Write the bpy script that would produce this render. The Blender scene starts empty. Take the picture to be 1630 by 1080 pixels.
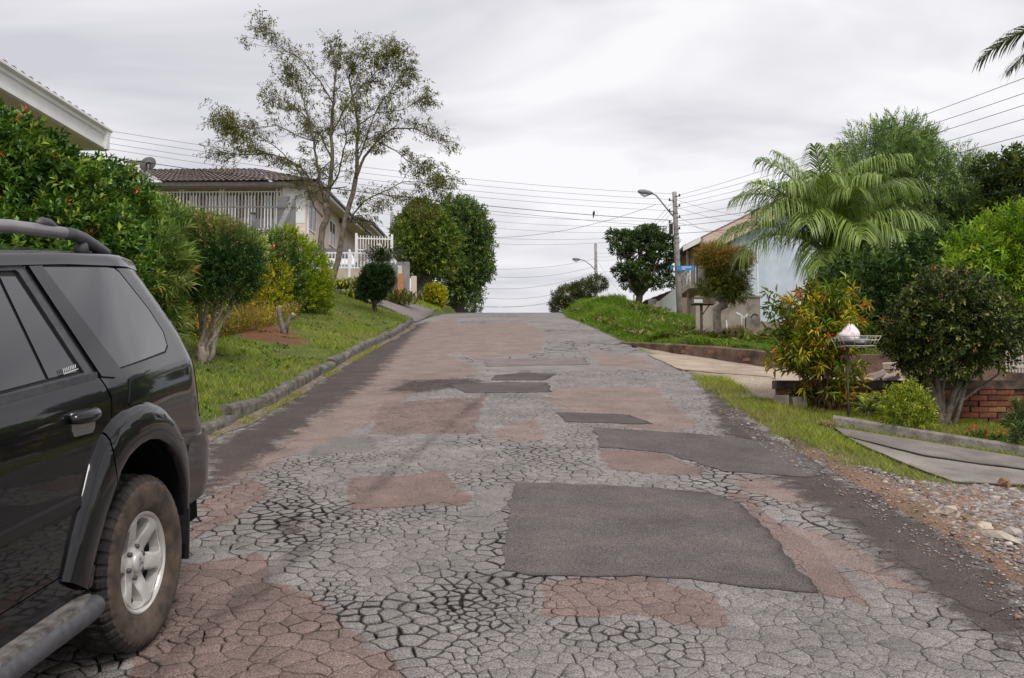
import bpy, bmesh, math, random
import numpy as np
from mathutils import Vector, Matrix, geometry

# ------------------------------------------------------------------ camera
scene = bpy.context.scene
COL = scene.collection
F = 1550.0; PITCH = math.atan(95 / F); YAW = math.atan(35 / F); CZ = 1.75
cam_d = bpy.data.cameras.new('camera'); cam = bpy.data.objects.new('camera', cam_d); COL.objects.link(cam)
cam.location = (0, 0, CZ); cam.rotation_euler = (math.pi / 2 + PITCH, 0, YAW)
cam_d.sensor_width = 36; cam_d.lens = 36 * F / 1630; cam_d.clip_start = 0.05; cam_d.clip_end = 3000
scene.camera = cam

# ------------------------------------------------------------------ sky and light
world = bpy.data.worlds.new('World'); scene.world = world; world.use_nodes = True
SUN_EL, SUN_AZ = 50, 152            # degrees; azimuth clockwise from +Y, sun behind the camera's right shoulder
def build_sky():
    nt = world.node_tree; nt.nodes.clear(); N = nt.nodes.new; L = nt.links.new
    out = N('ShaderNodeOutputWorld'); bg = N('ShaderNodeBackground')
    sky = N('ShaderNodeTexSky'); sky.sky_type = 'NISHITA'; sky.sun_disc = False
    sky.sun_elevation = math.radians(SUN_EL); sky.sun_rotation = math.radians(SUN_AZ)
    sc_ = N('ShaderNodeVectorMath'); sc_.operation = 'SCALE'; sc_.inputs['Scale'].default_value = 0.10
    L(sky.outputs[0], sc_.inputs[0])
    tc = N('ShaderNodeTexCoord'); sep = N('ShaderNodeSeparateXYZ'); L(tc.outputs['Generated'], sep.inputs[0])
    add = N('ShaderNodeMath'); add.operation = 'ADD'; add.inputs[1].default_value = 0.22
    ab = N('ShaderNodeMath'); ab.operation = 'ABSOLUTE'; L(sep.outputs['Z'], ab.inputs[0]); L(ab.outputs[0], add.inputs[0])
    com = N('ShaderNodeCombineXYZ')
    for a in 'XY':
        dv = N('ShaderNodeMath'); dv.operation = 'DIVIDE'; L(sep.outputs[a], dv.inputs[0]); L(add.outputs[0], dv.inputs[1]); L(dv.outputs[0], com.inputs[a])
    mp = N('ShaderNodeMapping'); mp.inputs['Scale'].default_value = (0.55, 0.9, 1); mp.inputs['Rotation'].default_value = (0, 0, 0.5); L(com.outputs[0], mp.inputs[0])
    n1 = N('ShaderNodeTexNoise'); n1.inputs['Scale'].default_value = 1.9; n1.inputs['Detail'].default_value = 5; n1.inputs['Roughness'].default_value = 0.5; n1.inputs['Distortion'].default_value = 0.5
    L(mp.outputs[0], n1.inputs['Vector'])
    rp = N('ShaderNodeValToRGB'); e = rp.color_ramp.elements
    e[0].position = 0.40; e[0].color = (0.655, 0.645, 0.695, 1); e[1].position = 0.60; e[1].color = (1.0, 0.99, 1.01, 1)
    L(n1.outputs[0], rp.inputs[0])
    mx = N('ShaderNodeMixRGB'); mx.inputs[0].default_value = 0.93; L(sc_.outputs[0], mx.inputs[1]); L(rp.outputs[0], mx.inputs[2])
    L(mx.outputs[0], bg.inputs[0]); bg.inputs[1].default_value = 0.69; L(bg.outputs[0], out.inputs[0])
build_sky()
sun_d = bpy.data.lights.new('sun', 'SUN'); sun_d.energy = 1.5; sun_d.angle = math.radians(22); sun_d.color = (1.0, 0.96, 0.9)
sun = bpy.data.objects.new('sun', sun_d); COL.objects.link(sun)
_el, _az = math.radians(SUN_EL), math.radians(SUN_AZ)
sun.rotation_euler = Vector((-math.sin(_az) * math.cos(_el), -math.cos(_az) * math.cos(_el), -math.sin(_el))).to_track_quat('-Z', 'Y').to_euler()
scene.view_settings.view_transform = 'Standard'; scene.view_settings.look = 'None'
scene.view_settings.exposure = 0.56; scene.view_settings.gamma = 1; scene.view_settings.use_curve_mapping = False
scene.render.engine = 'CYCLES'
scene.cycles.max_bounces = 6; scene.cycles.transparent_max_bounces = 8

# ------------------------------------------------------------------ helpers
rng = np.random.default_rng(11)
random.seed(5)
def tag(o, label=None, cat=None, group=None, kind=None):
    if label: o['label'] = label
    if cat: o['category'] = cat
    if group: o['group'] = group
    if kind: o['kind'] = kind
    return o
def empty(name, loc, label=None, cat=None, group=None):
    o = bpy.data.objects.new(name, None); COL.objects.link(o); o.location = loc; o.empty_display_size = 0.2
    return tag(o, label, cat, group)
def attach(o, parent):
    if parent is not None:
        o.parent = parent
        if parent.parent is None and parent.type == 'EMPTY':
            o.matrix_parent_inverse = (Matrix.LocRotScale(parent.location, parent.rotation_euler, parent.scale)).inverted()
def link(name, me, mat=None, parent=None):
    o = bpy.data.objects.new(name, me); COL.objects.link(o)
    if mat is not None and len(me.materials) == 0: me.materials.append(mat)
    attach(o, parent); return o
def np_mesh(name, V, tris=None, quads=None, col=None, smooth=False, sd=None):
    V = np.asarray(V, np.float32); me = bpy.data.meshes.new(name)
    arrs, tot = [], []
    if tris is not None and len(tris): arrs.append(np.asarray(tris, np.int32).ravel()); tot.append(np.full(len(tris), 3, np.int32))
    if quads is not None and len(quads): arrs.append(np.asarray(quads, np.int32).ravel()); tot.append(np.full(len(quads), 4, np.int32))
    loops = np.concatenate(arrs); tot = np.concatenate(tot); st = np.concatenate([[0], np.cumsum(tot)[:-1]]).astype(np.int32)
    me.vertices.add(len(V)); me.vertices.foreach_set('co', V.ravel())
    me.loops.add(len(loops)); me.loops.foreach_set('vertex_index', loops)
    me.polygons.add(len(tot)); me.polygons.foreach_set('loop_start', st); me.polygons.foreach_set('loop_total', tot)
    if smooth: me.polygons.foreach_set('use_smooth', np.ones(len(tot), bool))
    if col is not None:
        a = me.attributes.new('col', 'FLOAT_COLOR', 'POINT'); c = np.ones((len(V), 4), np.float32); c[:, :3] = col; a.data.foreach_set('color', c.ravel())
    if sd is not None:
        a = me.attributes.new('sd', 'FLOAT_COLOR', 'POINT'); a.data.foreach_set('color', np.asarray(sd, np.float32).ravel())
    me.update(calc_edges=True); me.validate(); return me
def np_obj(name, V, tris=None, quads=None, mat=None, col=None, parent=None, smooth=False, sd=None):
    return link(name, np_mesh(name, V, tris, quads, col, smooth, sd), mat, parent)

class MB:
    """collects boxes, bars, tubes and prisms in world space; build() links them as one mesh object"""
    def __init__(s): s.v = []; s.f = []; s.sm = []
    def add(s, vs, fs, sm=False):
        b = len(s.v); s.v += [tuple(p) for p in vs]; s.f += [[i + b for i in f] for f in fs]; s.sm += [sm] * len(fs); return s
    def box(s, x0, x1, y0, y1, z0, z1):
        vs = [(x, y, z) for z in (z0, z1) for y in (y0, y1) for x in (x0, x1)]
        return s.add(vs, [[0, 2, 3, 1], [4, 5, 7, 6], [0, 1, 5, 4], [2, 6, 7, 3], [0, 4, 6, 2], [1, 3, 7, 5]])
    def bar(s, a, b, w, h, up=(0, 0, 1)):
        a, b = Vector(a), Vector(b); d = (b - a).normalized(); u = Vector(up); r = d.cross(u)
        r = r.normalized() if r.length > 1e-5 else Vector((1, 0, 0)); u = r.cross(d)
        vs = [p + r * (w / 2 * i) + u * (h / 2 * j) for p in (a, b) for i, j in ((-1, -1), (1, -1), (1, 1), (-1, 1))]
        return s.add(vs, [[3, 2, 1, 0], [4, 5, 6, 7], [0, 1, 5, 4], [1, 2, 6, 5], [2, 3, 7, 6], [3, 0, 4, 7]])
    def tube(s, pts, rad, n=8, cap=True, sm=True):
        pts = [Vector(p) for p in pts]; m = len(pts)
        if not hasattr(rad, '__len__'): rad = [rad] * m
        vs = []; ref = Vector((0.3, 0.8, 0.5)).normalized()
        for i, p in enumerate(pts):
            d = (pts[min(i + 1, m - 1)] - pts[max(i - 1, 0)]).normalized()
            r = d.cross(ref)
            if r.length < 1e-3: r = d.cross(Vector((1, 0, 0)))
            r.normalize(); u = d.cross(r).normalized(); ref = r.cross(d) if False else ref
            for k in range(n):
                t = 2 * math.pi * k / n; vs.append(p + (r * math.cos(t) + u * math.sin(t)) * rad[i])
        fs = [[i * n + k, i * n + (k + 1) % n, (i + 1) * n + (k + 1) % n, (i + 1) * n + k] for i in range(m - 1) for k in range(n)]
        if cap: fs += [list(range(n))[::-1], [(m - 1) * n + k for k in range(n)]]
        return s.add(vs, fs, sm)
    def prism(s, poly, axis, a0, a1):
        """poly 2D points in the plane across `axis`; extruded from a0 to a1"""
        def P(p, a): return {'x': (a, p[0], p[1]), 'y': (p[0], a, p[1]), 'z': (p[0], p[1], a)}[axis]
        n = len(poly); vs = [P(p, a0) for p in poly] + [P(p, a1) for p in poly]
        return s.add(vs, [list(range(n))[::-1], list(range(n, 2 * n))] + [[i, (i + 1) % n, n + (i + 1) % n, n + i] for i in range(n)])
    def xform(s, M): s.v = [tuple(M @ Vector(p)) for p in s.v]; return s
    def mesh(s, name):
        me = bpy.data.meshes.new(name); me.from_pydata(s.v, [], s.f); me.polygons.foreach_set('use_smooth', s.sm); me.update(); return me
    def build(s, name, mat, parent=None): return link(name, s.mesh(name), mat, parent)

def vnoise(x, y, seed=0):
    """smooth value noise on numpy arrays, range -1..1"""
    x = np.asarray(x, float); y = np.asarray(y, float); xi = np.floor(x); yi = np.floor(y); fx = x - xi; fy = y - yi
    fx = fx * fx * (3 - 2 * fx); fy = fy * fy * (3 - 2 * fy)
    def h(a, b):
        n = np.sin(a * 127.1 + b * 311.7 + seed * 74.7) * 43758.5453; return (n - np.floor(n)) * 2 - 1
    return (h(xi, yi) * (1 - fx) + h(xi + 1, yi) * fx) * (1 - fy) + (h(xi, yi + 1) * (1 - fx) + h(xi + 1, yi + 1) * fx) * fy
def fbm(x, y, seed=0, o=3):
    s = 0; a = 1; t = 0
    for k in range(o): s = s + a * vnoise(np.asarray(x) * 2 ** k, np.asarray(y) * 2 ** k, seed + k * 7); t += a; a *= 0.5
    return s / t
def sstep(a, b, x): t = np.clip((np.asarray(x, float) - a) / (b - a), 0, 1); return t * t * (3 - 2 * t)
def inpoly(x, y, poly):
    x = np.asarray(x, float); y = np.asarray(y, float); r = np.zeros(x.shape, bool); n = len(poly)
    for i in range(n):
        (x0, y0), (x1, y1) = poly[i], poly[(i + 1) % n]
        c = ((y0 > y) != (y1 > y)) & (x < (x1 - x0) * (y - y0) / ((y1 - y0) if y1 != y0 else 1e-9) + x0); r ^= c
    return r
def polydist(x, y, poly):
    """signed distance, negative inside"""
    x = np.asarray(x, float); y = np.asarray(y, float); d = np.full(x.shape, 1e9); n = len(poly)
    for i in range(n):
        (x0, y0), (x1, y1) = poly[i], poly[(i + 1) % n]; ex, ey = x1 - x0, y1 - y0; l2 = ex * ex + ey * ey + 1e-12
        t = np.clip(((x - x0) * ex + (y - y0) * ey) / l2, 0, 1); d = np.minimum(d, np.hypot(x - x0 - t * ex, y - y0 - t * ey))
    return np.where(inpoly(x, y, poly), -d, d)

# ------------------------------------------------------------------ materials
def new_mat(name):
    m = bpy.data.materials.new(name); m.use_nodes = True; nt = m.node_tree
    return m, nt, nt.nodes.new, nt.links.new, nt.nodes['Principled BSDF']
def mat(name, c1, c2=None, scale=4.0, rough=0.75, metal=0.0, bump=0.0, bscale=60.0, spec=0.4, coat=0.0, rvar=0.0, c3=None, lo=0.35, hi=0.65):
    m, nt, N, L, b = new_mat(name)
    b.inputs['Base Color'].default_value = (*c1, 1); b.inputs['Roughness'].default_value = rough
    b.inputs['Metallic'].default_value = metal; b.inputs['Specular IOR Level'].default_value = spec
    if coat: b.inputs['Coat Weight'].default_value = coat; b.inputs['Coat Roughness'].default_value = 0.03
    tc = N('ShaderNodeTexCoord')
    if c2 is not None:
        n = N('ShaderNodeTexNoise'); n.inputs['Scale'].default_value = scale; n.inputs['Detail'].default_value = 6; n.inputs['Roughness'].default_value = 0.62
        L(tc.outputs['Object'], n.inputs['Vector']); r = N('ShaderNodeValToRGB'); e = r.color_ramp.elements
        e[0].position = lo; e[0].color = (*c1, 1); e[1].position = hi; e[1].color = (*c2, 1)
        if c3 is not None: k = r.color_ramp.elements.new((lo + hi) / 2); k.color = (*c3, 1)
        L(n.outputs[0], r.inputs[0]); L(r.outputs[0], b.inputs['Base Color'])
        if rvar:
            mr = N('ShaderNodeMapRange'); mr.inputs[3].default_value = rough - rvar; mr.inputs[4].default_value = rough + rvar
            L(n.outputs[0], mr.inputs[0]); L(mr.outputs[0], b.inputs['Roughness'])
    if bump:
        n2 = N('ShaderNodeTexNoise'); n2.inputs['Scale'].default_value = bscale; n2.inputs['Detail'].default_value = 4
        L(tc.outputs['Object'], n2.inputs['Vector']); bp = N('ShaderNodeBump'); bp.inputs['Strength'].default_value = bump; bp.inputs['Distance'].default_value = 0.02
        L(n2.outputs[0], bp.inputs['Height']); L(bp.outputs[0], b.inputs['Normal'])
    return m
def leaf_mat(name, rough=0.45, trans=0.25, spec=0.35):
    m, nt, N, L, b = new_mat(name)
    a = N('ShaderNodeAttribute'); a.attribute_name = 'col'; L(a.outputs['Color'], b.inputs['Base Color'])
    b.inputs['Roughness'].default_value = rough; b.inputs['Specular IOR Level'].default_value = spec
    t = N('ShaderNodeBsdfTranslucent'); L(a.outputs['Color'], t.inputs['Color'])
    mx = N('ShaderNodeMixShader'); mx.inputs[0].default_value = trans; L(b.outputs[0], mx.inputs[1]); L(t.outputs[0], mx.inputs[2])
    L(mx.outputs[0], nt.nodes['Material Output'].inputs['Surface']); return m
def attr_mat(name, rough=0.85, gscale=180, gvar=0.35, bump=0.3, bscale=140, spec=0.3, mid=2.0, mvar=0.25):
    """surface colour from the 'col' attribute, broken up by fine grain and broad blotches"""
    m, nt, N, L, b = new_mat(name); tc = N('ShaderNodeTexCoord')
    a = N('ShaderNodeAttribute'); a.attribute_name = 'col'
    def layer(src, sc_, var, det):
        n = N('ShaderNodeTexNoise'); n.inputs['Scale'].default_value = sc_; n.inputs['Detail'].default_value = det; n.inputs['Roughness'].default_value = 0.7; L(tc.outputs['Object'], n.inputs['Vector'])
        mr = N('ShaderNodeMapRange'); mr.inputs[1].default_value = 0.3; mr.inputs[2].default_value = 0.7; mr.inputs[3].default_value = 1 - var; mr.inputs[4].default_value = 1 + var; L(n.outputs[0], mr.inputs[0])
        v = N('ShaderNodeVectorMath'); v.operation = 'SCALE'; L(src, v.inputs[0]); L(mr.outputs[0], v.inputs['Scale']); return v.outputs[0]
    c = layer(a.outputs['Color'], gscale, gvar, 2); c = layer(c, mid, mvar, 6)
    L(c, b.inputs['Base Color']); b.inputs['Roughness'].default_value = rough; b.inputs['Specular IOR Level'].default_value = spec
    n2 = N('ShaderNodeTexNoise'); n2.inputs['Scale'].default_value = bscale; n2.inputs['Detail'].default_value = 3; L(tc.outputs['Object'], n2.inputs['Vector'])
    bp = N('ShaderNodeBump'); bp.inputs['Strength'].default_value = bump; bp.inputs['Distance'].default_value = 0.008; L(n2.outputs[0], bp.inputs['Height']); L(bp.outputs[0], b.inputs['Normal'])
    return m

# ------------------------------------------------------------------ terrain
G0, GA, YC = 0.165, 0.000836, 46.0
def zr(y):
    y = np.asarray(y, float); zc = G0 * YC - GA * YC * YC; gc = G0 - 2 * GA * YC; d = np.clip(y - YC, 0, 60)
    return np.where(y < YC, np.where(y < 0, G0 * y, G0 * y - GA * y * y), zc + gc * d - 0.5 * gc / 60 * d * d)
def kerbX(y): return np.interp(y, [-40, 2, 4, 5.2, 6.2, 7.2, 8.2, 9.2, 10.3, 12, 16, 19.5, 24, 27, 60, 120], [-3.7, -3.66, -3.6, -3.5, -3.36, -3.19, -3.04, -2.94, -2.88, -2.87, -2.96, -2.97, -3.1, -3.35, -3.7, -3.7])
def edgeX(y): return np.interp(y, [-40, 3, 5, 6.8, 7.7, 9.8, 13.3, 16.5, 19.2, 25, 31.7, 45, 120], [2.6, 2.5, 2.48, 2.38, 2.27, 2.2, 2.2, 1.95, 1.75, 1.45, 1.05, 1.2, 1.2])
BRICK_Y = 11.45
LW = [(1.72, 18.95), (2.1, 17.9), (2.9, 16.1), (3.95, 14.35), (5.2, 13.6), (7.0, 13.2), (9.0, 13.0)]   # low rendered wall, plan
def lwY(x): return np.interp(x, [p[0] for p in LW], [p[1] for p in LW])
CPS = np.array([(1.9, 19.2, .10), (3.0, 17, .2), (3.9, 14.8, .2), (6, 14.2, .2), (3.8, 20, -.08), (2.0, 23, .12), (2.3, 32, .5), (1.9, 28, .32), (3.6, 30, -.05), (5.7, 28, -.66), (5, 24, -.45), (8, 20, -.4), (6.2, 42, -.5), (3.5, 40, -.05), (5, 36, -.4), (2.2, 40, .35), (10, 30, -.8), (10, 45, -1.0), (2.5, 50, .0), (14, 20, -.7), (14, 60, -1.0)])
def H(x, y, road=0.0):
    x = np.asarray(x, float); y = np.asarray(y, float); x, y = np.broadcast_arrays(x, y)
    base = zr(y); dl = kerbX(y) - x; dr = x - edgeX(y)
    side = sstep(26.6, 27.6, y) * (1 - sstep(33.5, 34.5, y))      # side street on the left
    lo = 0.13 * sstep(0.0, 0.16, dl) * (1 - side) + (0.10 + 0.25 * sstep(18, 28, y)) * np.clip(dl, 0, 1.0) + (0.20 + 0.14 * sstep(18, 28, y)) * np.clip(dl - 1.0, 0, 3.5) + 0.16 * np.clip(dl - 4.5, 0, 3) + 0.02 * np.clip(dl - 7.5, 0, 30)
    fr = -0.10 * np.clip(dr, 0, 5) + 0.0
    terr = -0.03 * np.clip(dr, 0, 3)
    w = 1.0 / ((x[..., None] - CPS[:, 0]) ** 2 + (y[..., None] - CPS[:, 1]) ** 2 + 0.6) ** 1.5
    bk = (w * CPS[:, 2]).sum(-1) / w.sum(-1) * sstep(0.0, 1.1, dr)
    ro = np.where(y < BRICK_Y + 0.1, fr, np.where((y < lwY(x) + 0.24) | (x < 1.72) & (y < 19), terr, bk))
    ro = np.where((x < 2.75) & (y < 19), np.where(y < lwY(x) + 0.24, -0.04 * np.clip(dr, 0, 1), ro), ro)
    return base + np.where(dl > 0, lo, 0) + np.where(dr > 0, ro, 0) + np.where((dl < 0) & (dr < 0), road, 0)
def ray(px, py):
    r, u = (px - 815) / F, (540 - py) / F
    fy = math.cos(PITCH) - u * math.sin(PITCH); z = math.sin(PITCH) + u * math.cos(PITCH)
    return np.array([r * math.cos(YAW) - fy * math.sin(YAW), r * math.sin(YAW) + fy * math.cos(YAW), z])
_T = np.concatenate([np.arange(1.5, 30, 0.01), np.arange(30, 110, 0.05)])
def G(px, py):
    """first point of the ground seen through a pixel of the photograph"""
    d = ray(px, py); P = d[None] * _T[:, None]; hit = np.nonzero(CZ + P[:, 2] < H(P[:, 0], P[:, 1]))[0]
    i = hit[0] if len(hit) else len(_T) - 1; return P[i, 0], P[i, 1]
def at(px, py, Y):
    """point of the plane y = Y seen through a pixel"""
    d = ray(px, py); t = Y / d[1]; return Vector((d[0] * t, Y, CZ + d[2] * t))
def atX(px, py, X):
    d = ray(px, py); t = X / d[0]; return Vector((X, d[1] * t, CZ + d[2] * t))
def gz(x, y): return float(H(x, y))
def PG(pts): return [G(*p) for p in pts]

# ================================================================== GROUND
M_GROUND = attr_mat('ground_soil', rough=0.95, gscale=45, gvar=0.4, bump=0.6, bscale=40, mid=1.5, mvar=0.25)
M_TAR = attr_mat('plain_asphalt', rough=0.85, gscale=120, gvar=0.25, bump=0.35, bscale=90, mid=1.2, mvar=0.2)
GRAVEL = PG([(1300, 742), (1400, 752), (1500, 772), (1560, 775), (1632, 782), (1800, 815), (1850, 1000), (1720, 995), (1640, 945), (1500, 852), (1400, 792)])
SOILP = PG([(350, 522), (420, 512), (470, 528), (505, 545), (480, 552), (430, 545), (380, 540)])
DRIVE = PG([(1328, 684), (1640, 735), (1850, 770), (1850, 812), (1640, 775), (1590, 773), (1520, 772), (1440, 742), (1372, 712)])
def ground_col(x, y):
    x = np.asarray(x, float); y = np.asarray(y, float); n = fbm(x * 1.3, y * 1.3, 3, 4); n2 = fbm(x * 5, y * 5, 9, 3)
    c = np.zeros(x.shape + (3,)); c[...] = (0.075, 0.10, 0.022)
    c += (0.05 * np.clip(n2, 0, 1))[..., None] * np.array([1.3, 0.8, 0.4])
    def put(mask, rgb):
        c[...] = c * (1 - mask[..., None]) + np.array(rgb) * mask[..., None]
    put(sstep(0.1, -0.35, polydist(x, y, SOILP) + 0.25 * n2) * 0.9, (0.17, 0.065, 0.035))
    d = x - edgeX(y)
    put(sstep(0.45, 0.0, np.abs(d) + 0.35 * n2 + 0.25 * sstep(8, 9.5, y)) * (y < 12), (0.21, 0.135, 0.095))
    put(sstep(0.15, -0.2, polydist(x, y, GRAVEL) + 0.2 * n2), (0.215, 0.13, 0.088))
    put(((y > BRICK_Y) & (y < lwY(x)) & (d > 0)) * sstep(-0.2, 0.4, d) * 1.0, (0.36, 0.29, 0.225))
    return c
def axis(segs):
    a = []
    for s, e, st in segs: a += list(np.arange(s, e, st))
    return np.array(a + [segs[-1][1]])
def grid_mesh(X, Y, Z):
    ny, nx = X.shape; V = np.stack([X, Y, Z], -1).reshape(-1, 3); i = np.arange(ny * nx).reshape(ny, nx)
    return V, np.stack([i[:-1, :-1], i[:-1, 1:], i[1:, 1:], i[1:, :-1]], -1).reshape(-1, 4)
gx = axis([(-600, -60, 60), (-60, -16, 4), (-16, -8, 0.4), (-8, 9, 0.14), (9, 16, 0.5), (16, 60, 4), (60, 600, 60)])
gy = axis([(-60, -6, 3), (-6, 3, 0.5), (3, 21, 0.15), (21, 50, 0.4), (50, 120, 5), (120, 900, 60)])
X, Y = np.meshgrid(gx, gy); Z = H(X, Y, -0.09) + 0.015 * fbm(X * 2.2, Y * 2.2, 1) * ((X < kerbX(Y) - 0.3) | (X > edgeX(Y) + 0.2))
Z = np.where(Y > 106, Z - 0.03 * (Y - 106), Z)
V, Q = grid_mesh(X, Y, Z)
ground = np_obj('ground', V, quads=Q, mat=M_GROUND, col=ground_col(V[:, 0], V[:, 1]), smooth=True); tag(ground, 'grassy soil of the sloping street verges', 'ground', kind='structure')

# ------------------------------------------------------------------ road colour and cracking
GREY, RED, SALMON, DARK, EDGE = map(np.array, [(0.228, 0.208, 0.198), (0.20, 0.143, 0.126), (0.235, 0.176, 0.154), (0.078, 0.066, 0.063), (0.062, 0.045, 0.040)])
ROADP = [   # colour, cracking, outline in the photograph
    (SALMON, 0.05, [(335, 790), (345, 755), (470, 690), (545, 630), (610, 575), (655, 530), (690, 512), (724, 504), (736, 530), (715, 565), (770, 596), (700, 606), (640, 640), (560, 690), (420, 745)]),
    (RED, 0.5, [(285, 900), (410, 884), (432, 928), (500, 960), (545, 985), (590, 1022), (640, 1065), (655, 1100), (180, 1100), (230, 1010)]),
    (RED, 0.35, [(300, 860), (330, 795), (400, 762), (430, 785), (385, 820), (345, 842)]),
    (RED, 0.16, [(556, 762), (640, 756), (705, 752), (742, 792), (738, 806), (560, 812), (548, 792)]),
    (RED, 0.45, [(862, 922), (940, 916), (1050, 924), (1150, 950), (1162, 1000), (1060, 990), (1000, 985), (868, 980), (856, 952)]),
    (RED, 0.12, [(1150, 782), (1190, 790), (1262, 850), (1310, 880), (1390, 965), (1300, 950), (1232, 862), (1180, 800)]),
    (RED, 0.3, [(605, 642), (770, 632), (752, 690), (590, 692)]),
    (SALMON, 0.1, [(785, 682), (856, 666), (872, 700), (792, 706)]),
    (SALMON, 0.05, [(880, 618), (1040, 616), (1112, 680), (1050, 692), (890, 652), (866, 634)]),
    (RED, 0.2, [(948, 714), (1050, 722), (1132, 752), (1110, 762), (962, 750)]),
    (SALMON, 0.05, [(1168, 752), (1240, 768), (1300, 800), (1262, 802), (1180, 782)]),
    (SALMON, 0.05, [(1235, 835), (1300, 842), (1420, 905), (1470, 948), (1400, 932), (1300, 880)]),
    (SALMON, 0.05, [(700, 520), (830, 512), (870, 530), (860, 560), (760, 575), (724, 560)]),
    (SALMON, 0.05, [(930, 560), (1010, 566), (1060, 590), (960, 585)]),
    (GREY * 0.92, 0.06, [(742, 782), (816, 776), (806, 852), (745, 850)]),
    (GREY * 0.8, 0.2, [(500, 700), (590, 690), (600, 720), (495, 728)]),
]
ROADP = [(c, k, PG(p)) for c, k, p in ROADP]
EDGES = [PG([(320, 712), (430, 660), (560, 574), (655, 519), (684, 512), (640, 552), (596, 602), (545, 640), (470, 690), (400, 742), (325, 786)]),
         PG([(1120, 612), (1150, 620), (1210, 680), (1270, 720), (1320, 752), (1400, 788), (1500, 850), (1640, 946), (1640, 1040), (1500, 962), (1420, 900), (1330, 830), (1260, 780), (1190, 735), (1140, 670)]),
         PG([(430, 800), (520, 780), (560, 830), (500, 880), (430, 870), (360, 850)]),
         PG([(640, 605), (760, 600), (790, 612), (660, 628), (600, 622)])]
MARK = [G(*p) for p in [(840, 590), (780, 622), (700, 690), (560, 808), (430, 920), (320, 1010), (200, 1100)]]
BOT = PG([(200, 1300), (1500, 1300), (1500, 1290)])
def road_col(x, y):
    """base colour, signed distances to the red / salmon / dark-edge areas (m) with a darkening factor, cracking"""
    x = np.asarray(x, float); y = np.asarray(y, float); wx = x + 0.07 * fbm(x * 4, y * 4, 21); wy = y + 0.10 * fbm(x * 4, y * 4, 33)
    c = np.zeros(x.shape + (3,)); c[...] = GREY; c *= (1 + 0.10 * fbm(x * 0.9, y * 0.6, 5))[..., None]
    crack = 0.30 + 0.62 * sstep(-0.45, 0.15, fbm(x * 0.8, y * 0.8, 40)); sd = np.ones(x.shape + (4,)) * 0.4; sd[..., 3] = 1
    for col, k, p in ROADP:
        d = polydist(wx, wy, p); m = sstep(0.03, -0.03, d); crack = crack * (1 - m) + k * m
        if col is RED: sd[..., 0] = np.minimum(sd[..., 0], d)
        elif col is SALMON: sd[..., 1] = np.minimum(sd[..., 1], d)
        else: c = c * (1 - m[..., None]) + col * m[..., None]
    for i, p in enumerate(EDGES):
        d = polydist(x, y, p) + (0.0, 0.0, 0.25, 0.12)[i]; sd[..., 2] = np.minimum(sd[..., 2], d); m = sstep(0.1, -0.1, d - (0, 0, .25, .12)[i])
        if i < 2: crack = crack * (1 - 0.9 * m)
        else: crack = np.maximum(crack, 0.95 * m)
    d = np.full(x.shape, 1e9)
    for (x0, y0), (x1, y1) in zip(MARK[:-1], MARK[1:]):
        ex, ey = x1 - x0, y1 - y0; t = np.clip(((x - x0) * ex + (y - y0) * ey) / (ex * ex + ey * ey), 0, 1); d = np.minimum(d, np.hypot(x - x0 - t * ex, y - y0 - t * ey))
    sd[..., 3] = 1 - 0.40 * sstep(0.085, 0.02, d + 0.05 * fbm(x * 6, y * 6, 77, 4)) * np.clip(0.75 + 0.6 * fbm(x * 1.5, y * 1.5, 78), 0, 1); sd[..., :3] = np.clip(sd[..., :3], -0.4, 0.4)
    return c, sd, crack
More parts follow.
